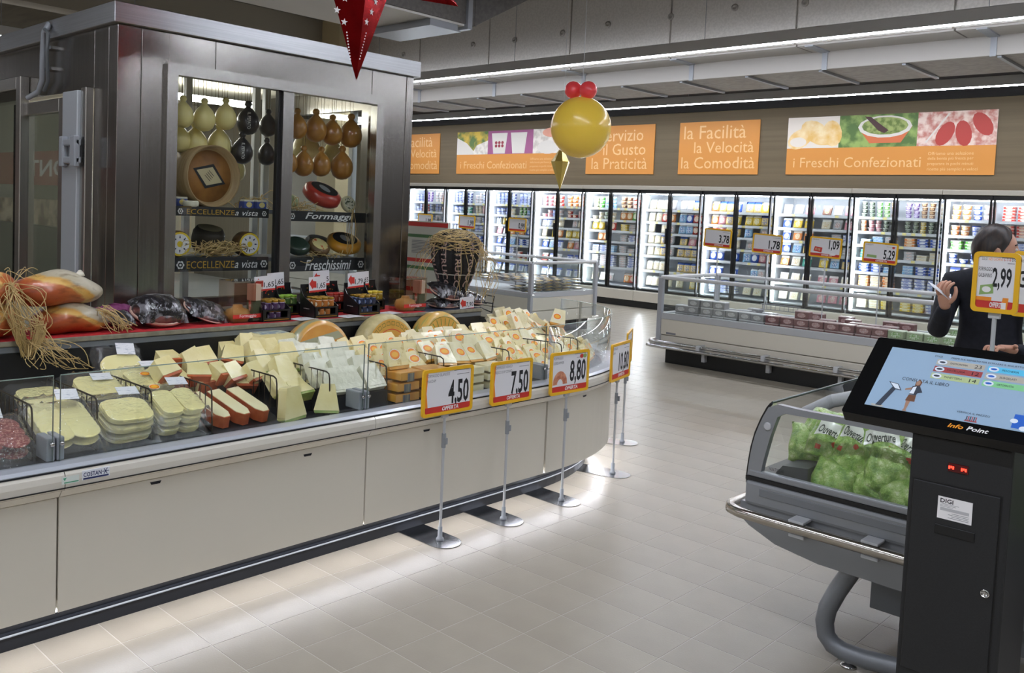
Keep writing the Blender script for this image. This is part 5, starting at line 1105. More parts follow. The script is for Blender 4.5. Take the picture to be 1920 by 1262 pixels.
def raf2(m):
    for _ in range(26): strands(m, sx(RND.uniform(180, 200), RND.uniform(574, 586), -3.9), sx(RND.uniform(212, 252), RND.uniform(612, 630), -3.87), 1, .006, -.012, .0017, .02)
straw('fan of raffia poking out to the right from between the hams', raf2)
# crumpled purple cloth, vacuum packs
p = sx(218, 574, -4.12)
def crump(u, v):
    r = .13*(.35+.65*math.sin(PI*u)**.5); a = v*2*PI
    return (-4.1+.06*math.cos(a)*(.3+u*.7)+.012*math.sin(9*a+7*u), p.y+(u-.5)*.28+.015*math.sin(13*v*PI), ZS+.045+.045*math.sin(a)*math.sin(PI*min(1, .15+u*.85))+.016*math.sin(5*a+11*u))
o = obj('purple_cloth', MB().grid(crump, 18, 26), mat('purple_fabric', '#8f4576', .8, bump=((80, 80, 80), .2))); tag(o, 'crumpled purple cloth on the shelf between ham and vacuum packs', 'cloth')
FOIL = mat('vacuum_film_print', '#242326', .14, noise=('#7d7c82', (16, 30, 16), .54, .66), bump=((30, 44, 30), .75), coat=1); MEAT = mat('dark_speck_meat', '#2c2224', .3, noise=('#6e3f3a', 14, .5, .62), coat=.8, bump=((26, 26, 26), .5)); RIM = mat('pink_fat_rim', '#c9a392', .35, noise=('#b0806e', 10, .4, .6), coat=.7)
def speck(label, px, py, x, L, w, h, tx=0, ty=0, yaw=0, film=FOIL):
    p = sx(px, py, x); t = thing('vacuum_packed_speck', label, 'vacuum pack', TR(x, p.y, p.z) @ RZ(yaw) @ RX(tx) @ RY(ty))
    obj('meat', MB().ball(w/2, L/2, h*.5, n=22, k=10), MEAT, t)
    r = random.Random(px); ph = r.uniform(0, 6)
    obj('film', MB().grid(lambda u, v: ((v-.5)*w*.9, (u-.5)*L*.9, h*.62*max(0, (1-abs(2*u-1)**2.6)*(1-abs(2*v-1)**2.6))**.5+.003*math.sin(23*u+ph)*math.sin(19*v+ph)+.002), 18, 14), film, t)
    obj('fat_rim', MB().lathe([(.98, -.25), (1.03, -.1), (1.03, .05), (.98, .15)], 30, 0, MX.Diagonal((w/2*1.0, L/2*1.0, h*.35, 1))), RIM, t)
speck('large vacuum packed speck with shiny film right of the purple cloth', 297, 586, -3.99, .26, .2, .13, -.05, .5)
speck('flat vacuum packed speck slice leaning beside the large one', 387, 584, -4.0, .24, .17, .06, -.28, .55)
speck('small vacuum pack partly hidden under raffia near the hams', 225, 600, -3.97, .12, .12, .06, 0, .3)
speck('vacuum pack behind the large speck and the leaning slice', 345, 597, -4.1, .2, .14, .07, 0, .2)
speck('vacuum packed speck at shelf end lying on another pack', 836, 547, -3.98, .24, .18, .08, -.1, .5)
speck('lower vacuum pack at shelf end under the other', 832, 571, -3.99, .22, .17, .07, 0, .1)
speck('vacuum pack behind the 7,90 price card at the shelf end', 885, 562, -4.0, .18, .14, .07, -.1, .3)
# gift boxes
CK = mesh('cheese', MB().lathe([(0, 0), (.05, 0), (.062, .014), (.064, .035), (.055, .056), (.03, .064), (.024, .072), (.024, .08), (0, .081)], 22), mat('gift_cheese', '#c9a463', .45, noise=('#b78d4a', 12, .4, .6)))
ACR = glass('printed_acrylic', '#fbf6f2', .05, 1.2); RPR = glass('red_printed_acrylic', '#d9b0a4', .1, .8)
def gift(label, px0, px1, py0, py1, x):
    a, b = sx(px0, py1, x), sx(px1, py1, x); W = b.y-a.y; H = sx(px0, py0, x).z-ZS
    t = thing('gift_box', label, 'gift box', TR(x-.07, (a.y+b.y)/2, ZS)); w = W/2
    obj('clear_box', MB().box(-.07, .07, -w, w, 0, .003).box(.067, .07, -w, w, .003, H).box(-.07, -.067, -w, w, .003, H).box(-.067, .067, -w, -w+.003, .003, H).box(-.067, .067, w-.003, w, .003, H).box(-.07, .07, -w, w, H, H+.003), ACR, t)
    m = MB(); quad(m, -w+.004, w*.5, H*.5, H*.97, .0712, 0, fr((0, 0, 0), (0, 1, 0), (0, 0, 1))); put('red_print', mesh('red_print', m, RPR), t)
    put('cheese', CK, t, TR(0, -w*.2, .0035)); m = MB(); quad(m, -w, w*.95, .022, .042, .0716, 0, fr((0, 0, 0), (0, 1, 0), (0, 0, 1))); letters(m, 'Formaggio', 0, .032, w=w*1.1, z=.072, mi=1, M=fr((0, 0, 0), (0, 1, 0), (0, 0, 1))); put('front_band', mesh('front_band', m, [REDP, WHITE]), t)
    obj('side_card', MB().box(.0, .06, w-.05, w-.006, .006, H*.92), [pack('#52604a', '#d8d2c6', '#c0473c', .2, .55)], t)
gift('clear gift box with cheese and red print, left of the jar displays', 436, 492, 529, 606, -3.9); gift('clear gift box with cheese at the right end of the red cloth', 757, 799, 523, 582, -3.9)
# jar displays
GOLDL = mat('gold_lid', '#b8943c', .3, .8); JGL = {}
JB = mesh('jar', MB().lathe([(0, 0), (.0165, 0), (.018, .003), (.018, .036), (.0165, .041)], 12), [WHITE]); JL = mesh('lid', MB().lathe([(.0172, .041), (.0172, .052), (.0165, .0535), (0, .0538)], 12), [GOLDL])
def jmat(c, l): return pack(c, l, l, .28, .95, .2, coat=.8)
JC = {'purple': jmat('#3a2046', '#b9aac4'), 'green': jmat('#3f5a2a', '#c7cf8a'), 'amber': jmat('#a8662a', '#e9d8b8'), 'red': jmat('#8c2f22', '#e4b0a0'), 'blue': jmat('#1f2a48', '#9fb0d8'), 'yellow': jmat('#8f7a1f', '#d9cf8c')}
CARD = mat('black_display_card', '#141415', .35, coat=.3)
def jarbox(label, px0, px1, pyb, x, colour, n=3, deep=3, back=.17, lid=None):
    a, b = sx(px0, pyb, x), sx(px1, pyb, x); a.z = ZS; W = max(.125, b.y-a.y); D = .042*deep+.012; yc = (a.y+b.y)/2; w = W/2
    t = thing('jar_display_box', label, 'display box', TR(x, yc, ZS))
    obj('tray', MB().box(-D, 0, -w, w, 0, .004).box(-.003, 0, -w, -w+.02, .004, .06).box(-.003, 0, w-.02, w, .004, .06).box(-.003, 0, -w+.02, w-.02, .004, .018).box(-.003, 0, -w+.02, w-.02, .052, .06).box(-D, -.003, -w+.004, w-.004, .05, .0535), CARD, t)
    sd = [(0, 0), (0, .06), (-.03, .075), (-D*.8, .11), (-D, .15), (-D, 0)]
    for s in (-1, 1): obj('side', MB().prism([(-q, z) for q, z in sd], 0, .003, 0, MX(((-1, 0, 0, 0), (0, 0, 1, s*w-(.003 if s > 0 else 0)), (0, 1, 0, 0), (0, 0, 0, 1)))), CARD, t)
    bk = obj('back_card', MB().box(-D-.003, -D, -w, w, 0, back), CARD, t, bevel=.001, seg=1)
    m = MB()
    for k in range(9): disc(m, -w+.02+RND.random()*(W-.04), .118+RND.random()*.03, .004, .004, .0006, k % 2, fr((-D, 0, 0), (0, 1, 0), (0, 0, 1)), 6)
    put('print', mesh('print', m, [GOLDL, REDP]), bk)
    m = MB(); A = fr((.0005, 0, 0), (0, 1, 0), (0, 0, 1)); quad(m, -w+.01, w-.01, .006, .01, .0003, 0, A); letters(m, 'Le Composte', -D*.55, .045, w=.05, h=.007, mi=1, M=fr((0, -w-.0008, 0), (1, 0, 0), (0, 0, 1)), z=.0002, shear=.2); put('lettering', mesh('lettering', m, [GOLDL, WHITE]), t)
    def jar(y, xx, z, where):
        o = put('jar', JB, None, TR(x+xx, yc+y, ZS+z)); o.material_slots[0].link = 'OBJECT'; o.material_slots[0].material = JC[colour]; tag(o, f'small {colour} jar with {lid or "gold"} lid, {where}, {label.split(",")[1].strip()}', 'jar', f'{colour} jars {where}, {label.split(",")[1].strip()}')
        l = put('lid', JL, o)
        if lid: l.material_slots[0].link = 'OBJECT'; l.material_slots[0].material = {'green': mat('green_lid', '#86b03c', .4), 'red': mat('red_lid', '#b8382c', .4), 'yellow': mat('yellow_lid', '#d6bf3a', .4)}[lid]
    for k in range(n-1): jar((k-(n-2)/2)*.04, -.026, .0045, 'low row')
    for r in range(deep):
        for k in range(n): jar((k-(n-1)/2)*.0395, -.022-r*.04, .054, f'{ordn(r+1)} upper row')
jarbox('black jar display box, front left box', 492, 545, 604, -3.88, 'purple'); jarbox('black jar display box, front middle box', 590, 634, 599, -3.88, 'amber'); jarbox('black jar display box, front right box', 672, 712, 593, -3.88, 'blue')
jarbox('black jar display box, back left box', 522, 562, 592, -4.05, 'green', deep=2, lid='green'); jarbox('black jar display box, back middle box', 616, 650, 586, -4.05, 'red', deep=2, lid='red'); jarbox('black jar display box, back right box', 690, 721, 581, -4.05, 'yellow', deep=2, lid='yellow')
PCARD = mat('price_card_white', '#dedde0', .4)
def pcard(label, px0, px1, py0, py1, x, price, tilt=.0, arrow=True):
    a, b = sx(px0, py1, x), sx(px1, py0, x); W, H = b.y-a.y, b.z-a.z; A = fr(((a.x+b.x)/2, (a.y+b.y)/2, (a.z+b.z)/2), (0, 1, 0), (0, 0, 1)) @ RZ(tilt)
    t = thing('price_card', label, 'price card', A); obj('card', MB().box(-W/2, W/2, -H/2, H/2, -.0015, 0), PCARD, t); m = MB()
    quad(m, -W/2, W/2, -H/2, -H/2+H*.12, .0004, 1)
    if arrow: poly(m, [(-W*.47, H*.1), (-W*.3, H*.42), (-W*.3, H*.25), (-W*.08, H*.25), (-W*.08, -H*.28), (-W*.3, -H*.28), (-W*.3, -H*.1)] if False else [(-W*.48, H*.08), (-W*.3, H*.38), (-W*.26, H*.24), (-W*.08, H*.2), (-W*.08, -H*.22), (-W*.26, -H*.2), (-W*.3, -H*.3)], .0004, 1)
    letters(m, price, W*.45, -H*.12, w=W*.5, h=H*.4, mi=0, z=.0006, anchor='R', bold=.01); put('lettering', mesh('lettering', m, [INK, REDP]), t)
    obj('clip', MB().box(-W*.35, -W*.2, -H*.5, -H*.4, -.012, -.0016), CLEAR2, t); return t
for px0, px1, py0, py1, x, pr, lb in ((501, 533, 511, 541, -4.14, '1,65', '1,65 price card on the back left jar box'), (587, 618, 507, 536, -4.14, '1,65', '1,65 price card mostly hidden on the back middle jar box'), (668, 692, 509, 536, -4.14, '1,65', '1,65 price card mostly hidden on the back right jar box'),
    (477, 516, 517, 546, -4.0, '1,65', '1,65 price card on the front left jar box'), (579, 612, 518, 548, -4.0, '1,65', '1,65 price card on the front middle jar box'), (652, 682, 511, 540, -4.0, '1,79', '1,79 price card on the front right jar box')): pcard('white and red '+lb, px0, px1, py0, py1, x, pr, .06)
pcard('white and red 7,90 price card in front of the vacuum packs', 862, 889, 556, 582, -3.87, '7,90', .05)
for i, (px, py) in enumerate(((568, 598), (655, 593), (730, 587))):
    p = AZ(px, py, ZS); o = put('leaflet', mesh('leaflet', MB().box(-.05, .05, -.065, .065, 0, .001), mat('leaflet_paper', '#d9d6d6', .5, noise=('#9aa3a6', 26, .58, .66))), None, TR(p.x, p.y, ZS) @ RZ(.2)); tag(o, f'white leaflet on the shelf edge, {ordn(i+1)} from the hams', 'leaflet')
# giant ribbed sausage with straw
pc = sx(853, 485, -4.02); Sx, Sy = pc.x, pc.y; R0 = .155; SH = .475
SP = [(0, 0), (.03, .008), (.06, .05), (.085, .1), (.115, .17), (.142, .25), (.155, .32), (.152, .375), (.13, .425), (.09, .458), (.04, .472), (0, .475)]
def sprof(z):
    for (r0, a), (r1, b) in zip(SP, SP[1:]):
        if a <= z <= b: return r0+(r1-r0)*(z-a)/(b-a)
    return 0
NL = 10
def lob(a, z): return sprof(z)*(1-.15*abs(math.sin(NL/2*a))**3)
t = thing('giant_sausage', 'giant black ribbed sausage with PETRUCCI lettering, standing point down at shelf end', 'sausage', TR(Sx, Sy, ZS+.002))
BSK = mat('black_netting', '#0f0f11', .5, noise=('#1c1b1c', (60, 60, 200), .4, .6), bump=((90, 90, 260), .4))
obj('sausage_body', MB().grid(lambda u, v: ((lambda a, z: (lob(a, z)*math.cos(a), lob(a, z)*math.sin(a), z))(2*PI*u+PI/NL, SH*v)), 80, 34), BSK, t, merge=True)
m = MB(); vs, fs, x0, x1, y0, y1 = text_verts('PETRUCCI', 0, .02)
for k in range(NL):
    a0 = 2*PI*(k+.5)/NL; L = .3
    pts = []
    for a, b in vs:
        z = .41-(a-x0)/(x1-x0)*L; bb = ((b-y0)/(y1-y0)-.5)*.036; aa = a0+PI/NL+bb/max(.05, sprof(z)); rr = lob(aa, z)+.0025; pts.append((rr*math.cos(aa), rr*math.sin(aa), z))
    m.add(pts, fs)
put('lettering', mesh('lettering', m, mat('pinkish_ink', '#a98f88', .6)), t)
obj('string', MB().tube([(lob(a, .2)*1.03*math.cos(a), lob(a, .2)*1.03*math.sin(a), .2) for a in [2*PI*i/24 for i in range(24)]], .003, 5, closed=True), mat('white_string', '#b8b4a8', .7), t)
obj('stand_ring', MB().lathe([(.07, 0), (.075, .0), (.1, .1), (.095, .1), (.07, 0)], 20), CLEAR2, t)
def hat(m):
    c = V((Sx, Sy, ZS))
    def dome(a, e, k):   # point on the upper part of the sausage: angle a, height fraction e
        z = .30+.178*e; r = sprof(min(z, .474))+.006; return c+V((r*k*math.cos(a), r*k*math.sin(a), z+.008))
    for _ in range(300):
        a, e = RND.uniform(0, 2*PI), min(1, abs(RND.gauss(.72, .26))); da, de = RND.gauss(0, .75), RND.gauss(0, .14); k = RND.uniform(1.0, 1.1)
        m.tube([dome(a+da*(t-.5), max(.0, min(.99, e+de*(t-.5))), k+.04*math.sin(PI*t)) for t in [i/7 for i in range(8)]], .0019*RND.uniform(.7, 1.2), 4)
    for _ in range(46):
        a = RND.choice((RND.gauss(.75, .45), RND.gauss(-2.0, .4), RND.gauss(.2, .4), RND.uniform(-1.5, .6))); e = RND.uniform(.2, .7); P0 = dome(a, e, 1.06); L = RND.uniform(.12, .36)
        w0 = 1.0 if abs(a+.3) < .75 else 1.3; P1 = c+V((.16*w0*RND.uniform(.95, 1.35)*math.cos(a+RND.gauss(0, .2)), .16*w0*RND.uniform(.95, 1.35)*math.sin(a+RND.gauss(0, .2)), .38-L))
        if abs(a+.4) < .7 and RND.random() < .55: continue
        m.tube([P0.lerp(P1, t)+V((math.cos(a), math.sin(a), 0))*(.035*math.sin(PI*t)+.02*math.sin(2.6*PI*t+a*5)) for t in [i/9 for i in range(10)]], .0017, 4)
straw('straw crowning and hanging off the giant black sausage', hat)
o = obj('wire_sign_holder', MB().tube([sx(922, 586, -3.87), sx(924, 569, -3.87), sx(927, 556, -3.87), sx(911, 553, -3.87), sx(908, 567, -3.87), sx(924, 569, -3.87)], .004, 6).tube([(-3.87, sx(922, 586, -3.87).y, sx(922, 586, -3.87).z), (-3.87, SHE-.004, SHZ+.004)], .004, 6), BLACK); tag(o, 'empty black wire sign holder at the shelf end', 'sign holder')
# striped cardboard display behind the sausage
dx0, dx1 = AY(768, 480, 5.6), AY(838, 480, 5.6); t = thing('cardboard_display', 'white cardboard display stand with red and green bands behind the giant sausage', 'display stand', TR(dx0.x, 5.6, 0)); W = dx1.x-dx0.x; zt = AY(800, 415, 5.6).z
obj('board', MB().box(-.3, W, 0, .03, 0, zt), mat('display_white', '#c9c8bb', .6), t); m = MB(); A = fr((0, 0, 0), (1, 0, 0), (0, 0, 1))
for py, hgt, mi in ((421, .04, 1), (443, .03, 2), (489, .035, 1), (503, .03, 2), (545, .04, 1)): z = AY(800, py, 5.6).z; quad(m, -.3, W, z-hgt/2, z+hgt/2, .001, mi, A)
for k in range(9): z = AY(800, 453, 5.6).z-.014*k; quad(m, W*.05, W*.8, z, z+.006, .001, 3, A)
put('print', mesh('print', m, [WHITE, REDP, mat('display_green', '#4f7448', .6), GREYINK]), t)

# ================================================================ SALAD CASE
KY = 3.2
def k(px, py, y=KY): return AY(px, py, y)
sc_ = thing('salad_case', 'grey self service chilled case with curved glass end and bumper tube, full of salad bags', 'chilled case')
GC = mat('case_grey_metal', '#8e9195', .38, .35); GC2 = mat('case_dark_grey', '#7c7f84', .42, .3)
XE = 1.2; YE = 4.35
outl = [(1700, 804.5), (1585, 782), (1511, 769), (1462, 757.5), (1450, 757), (1443, 765), (1432, 785), (1421, 810), (1413, 838), (1408, 866), (1405, 889)]
ins = [(1700, 817), (1585, 794), (1511, 781), (1470, 773.5), (1463, 778), (1456, 796), (1448, 818), (1440, 846), (1434, 868), (1430.5, 884)]
O = [(lambda p: (p.x, p.z))(k(*p)) for p in outl]; I = [(lambda p: (p.x, p.z))(k(*p)) for p in ins]
zW = k(1539.5, 910).z; zB = k(1560, 930).z; slope = (O[0][1]-O[3][1])/(O[0][0]-O[3][0])
xl = O[-1][0]; top_r = O[0]; XR = -.15
O2 = [(XR, O[0][1]+.0)]+O; I2_ = [(XR-.03, I[0][1])]+I
fy = lambda d: MX(((1, 0, 0, 0), (0, 0, -1, KY+d), (0, 1, 0, 0), (0, 0, 0, 1)))
# end frame as a strip between outer and inner outline
m = MB(); N = 24
def resample(P, n):
    L = [0]
    for a, b in zip(P, P[1:]): L.append(L[-1]+math.dist(a, b))
    o = []
    for i in range(n+1):
        s = L[-1]*i/n; j = max(0, min(len(P)-2, sum(1 for l in L if l <= s)-1)); f = (s-L[j])/(L[j+1]-L[j]) if L[j+1] > L[j] else 0
        o.append((P[j][0]+(P[j+1][0]-P[j][0])*f, P[j][1]+(P[j+1][1]-P[j][1])*f))
    return o
OO, II = O2, [I2_[0]]+I[:4]+[I[4]]+I[4:5]+I[5:]
OO, II = resample(O2, 40), resample(I2_, 40)
vs = []
for (a, b), (c, d) in zip(OO, II): vs += [(a, KY-.018, b), (c, KY-.018, d), (c, KY+.012, d), (a, KY+.012, b)]
for i in range(40):
    for s in range(4): m.f.append([i*4+s, (i+1)*4+s, (i+1)*4+(s+1) % 4, i*4+(s+1) % 4]); m.m.append(0); m.sm.append(False)
m.v = vs
obj('end_frame', m, GC, sc_, merge=True)
obj('end_glass', MB().prism(II+[(XR-.03, zW-.0)], 0, .005, 0, fy(-.004)), CLEAR, sc_)
obj('lower_frame', MB().box(xl+.004, XR, KY-.02, KY+.012, zB+.004, zW+.0), GC, sc_, bevel=.006)
def ext(P, y0, y1, mi=0): m = MB(); n = len(P); return m.add([(x, y, z) for y in (y0, y1) for x, z in P], [(i, i+1, n+i+1, n+i) for i in range(n-1)], mi, True)
obj('front_glass', ext([(x-.004, z) for x, z in O[4:]], KY+.012, YE), CLEAR, sc_)
obj('glass_seal', MB().tube([(x-.005, KY-.004, z) for x, z in O[4:]]+[(xl-.004, KY-.004, zB-.03)], .006, 6), BLACK, sc_)
obj('glass_seal', MB().tube([(O[4][0]-.004, KY, O[4][1]+.004), (O[4][0]-.004, YE, O[4][1]+.004)], .005, 6), mat('glass_edge_dark', '#33403c', .3), sc_)
zi = zW-.06
obj('rubber_line', MB().box(xl-.004, XR, KY-.022, YE, zB-.012, zB+.004), BLACK, sc_)
obj('fascia', MB().box(xl-.0, XR, KY-.03, YE, zB-.105, zB-.012), GC, sc_, bevel=.012)
z = zB-.045; obj('groove', MB().box(xl+.06, XR, KY-.033, KY-.028, z-.018, z+.012), GC2, sc_, bevel=.0024)
ub = [(xl-.02, zB-.16), (xl+.02, zB-.19), (xl+.13, zB-.235), (xl+.3, zB-.26), (XR, zB-.275), (XR, zB-.1), (xl-.02, zB-.1)]
obj('underbelly', MB().prism([(x, z) for x, z in ub], 0, -(YE-KY), 0, fy(-.02)), GC, sc_, bevel=.008)
bz = zB-.128
obj('bumper_tube', MB().tube([(XR, KY-.085, bz-.0), (xl+.1, KY-.085, bz), (xl+.01, KY-.082, bz), (xl-.04, KY-.06, bz), (xl-.06, KY-.02, bz), (xl-.062, KY+.1, bz), (xl-.062, YE, bz)], .021, 12), mat('brushed_tube', '#b9b4ac', .22, 1), sc_)
for px in (1500, 1640): p = k(px, 950, KY-.07); obj('tube_clip', MB().box(p.x-.03, p.x+.03, KY-.09, KY-.02, bz-.035, bz-.022).box(p.x-.03, p.x+.03, KY-.1, KY-.028, bz+.022, bz+.032), LGREY, sc_, bevel=.004)
YL = 3.26
obj('leg_tube', MB().tube([k(*p, YL) for p in ((1660, 985), (1622, 1037), (1598, 1068), (1570, 1108), (1552, 1140), (1546, 1165), (1549, 1190), (1561, 1208), (1582, 1222), (1625, 1237), (1680, 1251), (1760, 1272))], .034, 14), GC2, sc_)
ft = AZ(1591, 1250, 0); obj('leveling_foot', MB().lathe([(.03, 0.001), (.028, .008), (.012, .012), (.009, .014), (.009, .05), (0, .051)], 12, 0, TR(ft.x, ft.y, 0)), CHROME, sc_)
obj('leveling_foot', MB().lathe([(.03, 0.001), (.028, .008), (.012, .012), (.009, .014), (.009, .5), (0, .501)], 12, 0, TR(ft.x+.6, YE-.2, 0)), CHROME, sc_)
a, b = k(1636, 1050, 3.55), k(1690, 1159, 3.55); obj('compressor_box', MB().box(a.x, -.3, 3.55, 4.1, b.z, zB-.25), GC2, sc_, bevel=.004)
obj('case_floor', MB().box(xl+.02, XR, KY+.014, YE, zi-.05, zi-.035), mat('case_liner', '#b9bcbf', .5), sc_)
obj('inner_deck', MB().prism([(xl+.03, zi-.03), (xl+.22, zi-.03), (xl+.22, zi+.1), (xl+.12, zi+.09)], -.03, -.5, 0, fy(0)), mat('dark_deck', '#3a3d40', .5), sc_)
obj('back_wall', MB().box(XR-.02, XR, KY+.014, YE, zi-.035, O[0][1]-.06), GC, sc_)
obj('far_end', MB().box(xl+.05, XR, YE-.02, YE, zi-.035, O[0][1]-.12), GC, sc_)
obj('top_canopy_tube', MB().tube([k(1510, 775, 3.9), k(1560, 752, 3.95), k(1640, 738, 4.0)], .03, 10), LGREY, sc_)
BAGM = mat('salad_bag_leaves', '#6f9a3e', .3, coat=.7, bump=((60, 60, 60), .8)); nt = BAGM.node_tree; bs = nt.nodes['Principled BSDF']; bs.inputs['Coat Roughness'].default_value = .2
vo = nd(nt, 'ShaderNodeTexVoronoi'); vo.inputs['Scale'].default_value = 1; wn = nd(nt, 'ShaderNodeTexNoise', Detail=3); wn.inputs['Scale'].default_value = 30
cc = coords(nt, (26, 26, 26)); va = nd(nt, 'ShaderNodeVectorMath', operation='ADD'); nt.links.new(cc, va.inputs[0]); nt.links.new(wn.outputs['Color'], va.inputs[1]); nt.links.new(va.outputs[0], vo.inputs['Vector'])
r_ = nd(nt, 'ShaderNodeValToRGB'); e_ = r_.color_ramp.elements; e_[0].position, e_[0].color = 0, lin('#dfe8b8'); e_[1].position, e_[1].color = .95, lin('#5f8a34'); q_ = e_.new(.3); q_.color = lin('#b3cc78'); q_ = e_.new(.6); q_.color = lin('#8fb552')
nt.links.new(vo.outputs['Distance'], r_.inputs[0]); nt.links.new(r_.outputs[0], bs.inputs['Base Color'])
BAGL = mat('salad_label_white', '#dfe3d6', .3, coat=.6); TOM = mat('tomato_print', '#cf4a24', .35, coat=.5); DKG = mat('bag_ink', '#2b3a2a', .5)
def bag_me(seed):
    r = random.Random(seed); ph = [r.uniform(0, 6) for _ in range(6)]; w, h, d = .19, .2, .1
    def fn(sg):
        def g(u, v):
            e = (max(0, math.sin(PI*u))**.55)*(max(0, math.sin(PI*v))**.45); b = d/2*e*(1+.22*math.sin(9*u+ph[0])*math.sin(8*v+ph[1])+.14*math.sin(19*u+ph[2]+7*v))
            return ((u-.5)*w*(1+.04*math.sin(9*v+ph[3])), (v-.5)*h*(1+.04*math.sin(8*u+ph[4])), sg*b+.004*math.sin(23*u+ph[5])*(1-e))
        return g
    m = MB(); m.grid(fn(1), 16, 16); m.grid(fn(-1), 16, 16); return mesh('salad_bag', m, BAGM, merge=True), fn(1)
BAGS = [bag_me(s) for s in (3, 8, 15)]
def bag(label, M, i, lab=True, group=None):
    me, fn = BAGS[i % 3]; o = put('salad_bag', me, None, M); tag(o, label, 'salad bag', group)
    def onbag(x, y, off): p = fn(min(1, max(0, x/.19+.5)), min(1, max(0, y/.2+.5))); return (p[0], p[1], p[2]+off)
    if lab:
        m = MB(); m.grid(lambda u, v: onbag(-.075+.15*u, -.005+.075*v+.02*math.sin(PI*u), .003), 10, 4, 0)
        vs, fs, x0, x1, y0, y1 = text_verts('Ouverture', .2, .015); m.add([onbag(-.066+(a-x0)/(x1-x0)*.125, .012+(b-y0)/(y1-y0)*.045, .005) for a, b in vs], fs, 1)
        put('label', mesh('label', m, [BAGL, DKG]), o); m = MB(); m.grid(lambda u, v: onbag(.03+.03*(u-.5)*math.sin(PI*(.1+.8*v)), -.035+.03*v, .003), 5, 5, 0); m.grid(lambda u, v: onbag(-.05+.024*u, -.065+.022*v, .003), 4, 4, 0)
        put('tomato_print', mesh('tomato_print', m, TOM), o)
    return o
bx0 = xl+.235; SB = MX.Scale(.8, 4)
for r, (zz, yy, n, sp, ln) in enumerate(((.06, .085, 8, .138, 1.4), (.145, .115, 8, .138, 1.25), (.2, .145, 11, .1, 1.12))):
    for c in range(n):
        bag(f'salad bag {"with lettering" if r == 2 else "showing leaves"}, {["lowest", "middle", "upper"][r]} row at end glass, {ordn(c+1)} from corner', TR(bx0+.06+c*sp+(.06 if r % 2 else 0)-(.05 if r == 2 else 0), KY+yy+RND.uniform(-.012, .02), zi+zz+RND.uniform(-.012, .012)) @ RZ(RND.uniform(-.35, .35)) @ RX(ln) @ RZ(RND.uniform(-.5, .5)) @ (SB if r == 2 else MX.Scale(.88, 4)), r*5+c, r == 2)
for r in range(1, 5):
    for c in range(10):
        bag(f'salad bag lying further back in the case, {ordn(r+1)} row from the end glass', TR(bx0+.08+c*.11+RND.uniform(-.02, .02), KY+.17+r*.14, zi+.235+.008*r) @ RZ(RND.uniform(-.3, .3)) @ RX(.6) @ RZ(RND.uniform(-.3, .3)) @ SB, r*3+c, True, f'salad bags in row {r+1} of the case')
bag('salad bag at the curved glass beside the dark deck, lower one', TR(xl+.14, KY+.22, zi+.15) @ RZ(.3) @ RX(1.0) @ SB, 1, False)
bag('salad bag at the curved glass beside the dark deck, upper one', TR(xl+.17, KY+.26, zi+.22) @ RZ(-.2) @ RX(.8) @ SB, 2, False)
p = k(1443, 880, KY-.006); m = MB(); letters(m, 'NON TOCCARE', 0, 0, w=.06, h=.012, z=.0, M=fr((p.x+.03, KY-.0095, p.z+.004), (1, 0, 0), (0, 0, 1))); put('small_print', mesh('small_print', m, INK), sc_)
obj('frame_button', MB().lathe([(.016, 0), (.016, .004), (.012, .005), (0, .005)], 14, 0, fr((k(1443.5, 798).x, KY-.018, k(1443.5, 798).z), (1, 0, 0), (0, 0, 1))), LGREY, sc_)
c2 = (AY(1868, 530, 3.62)); price_sign('tall yellow framed 2,99 price sign behind the info kiosk', c2, -PI/2-.06, .157, .222, '2,99', (), zi-.034, None, 'pack', ph=.38, pw=.064, phy=.06, band='OFFERTA', pole=.008,
   top=(('SOLO', 0), ('NEI GIORNI', 4), ('6-7-8', 1), ('DICEMBRE', 0)), extra=lambda m, A, z, cw, ch: [letters(m, s, -cw/2+.004, ch*(.25-.12*i), w=cw*.36, h=ch*.075, mi=0, M=A(), z=z, anchor='L') for i, s in enumerate(('FORMAGGIO', 'GALBANINO'))])
o = [x for x in bpy.data.objects if x.get('label', '').startswith('tall yellow framed 2,99')][0]
obj('adjusting_clamp', MB().box(-.014, .012, -.006, .024, .55, .6), LGREY, o, bevel=.004)
c3 = AY(1952, 535, 4.0); price_sign('price sign cut off by the right picture edge beside the person', c3, -PI/2, .2, .26, '3,99', (), zi-.034, None, ph=.3, phy=.05, band='OFFERTA')

# ================================================================ INFO KIOSK
ZY = 2.65
def kk(px, py, y=ZY): return AY(px, py, y)
xa, xb = kk(1697, 1000).x, kk(1890, 1000).x; zk = kk(1706, 805).z; KD = .27
kt = thing('info_kiosk', 'black info point kiosk with tilted touch screen and cabinet door', 'kiosk', TR(0, ZY, 0))
obj('body', MB().box(xa, xb, 0, KD, .02, zk), SATIN, kt, bevel=.006)
obj('base_plate', MB().box(xa-.06, xb+.06, -.06, KD+.06, .001, .02), SATIN, kt, bevel=.004)
da, db = kk(1714.5, 897), kk(1868, 1240); zd0 = kk(1697, 1250).z; xd1 = kk(1872, 1000).x; xd0 = kk(1707, 1000).x
dr = obj('door', MB().box(xd0, xd1, -.0055, .002, zd0, da.z), SATIN, kt, bevel=.0015, seg=1)
obj('door_gap', MB().box(xd0-.004, xd1+.004, -.0008, .004, zd0-.004, da.z+.004), BLACK, kt)
p = kk(1790, 957, ZY-.006); W, H = .088, .062
st = obj('sticker', MB().box(p.x-W/2, p.x+W/2, -.0068, -.0056, p.z-H/2, p.z+H/2), WHITE, dr); A = fr((p.x, -.0069, p.z), (1, 0, 0), (0, 0, 1)); m = MB()
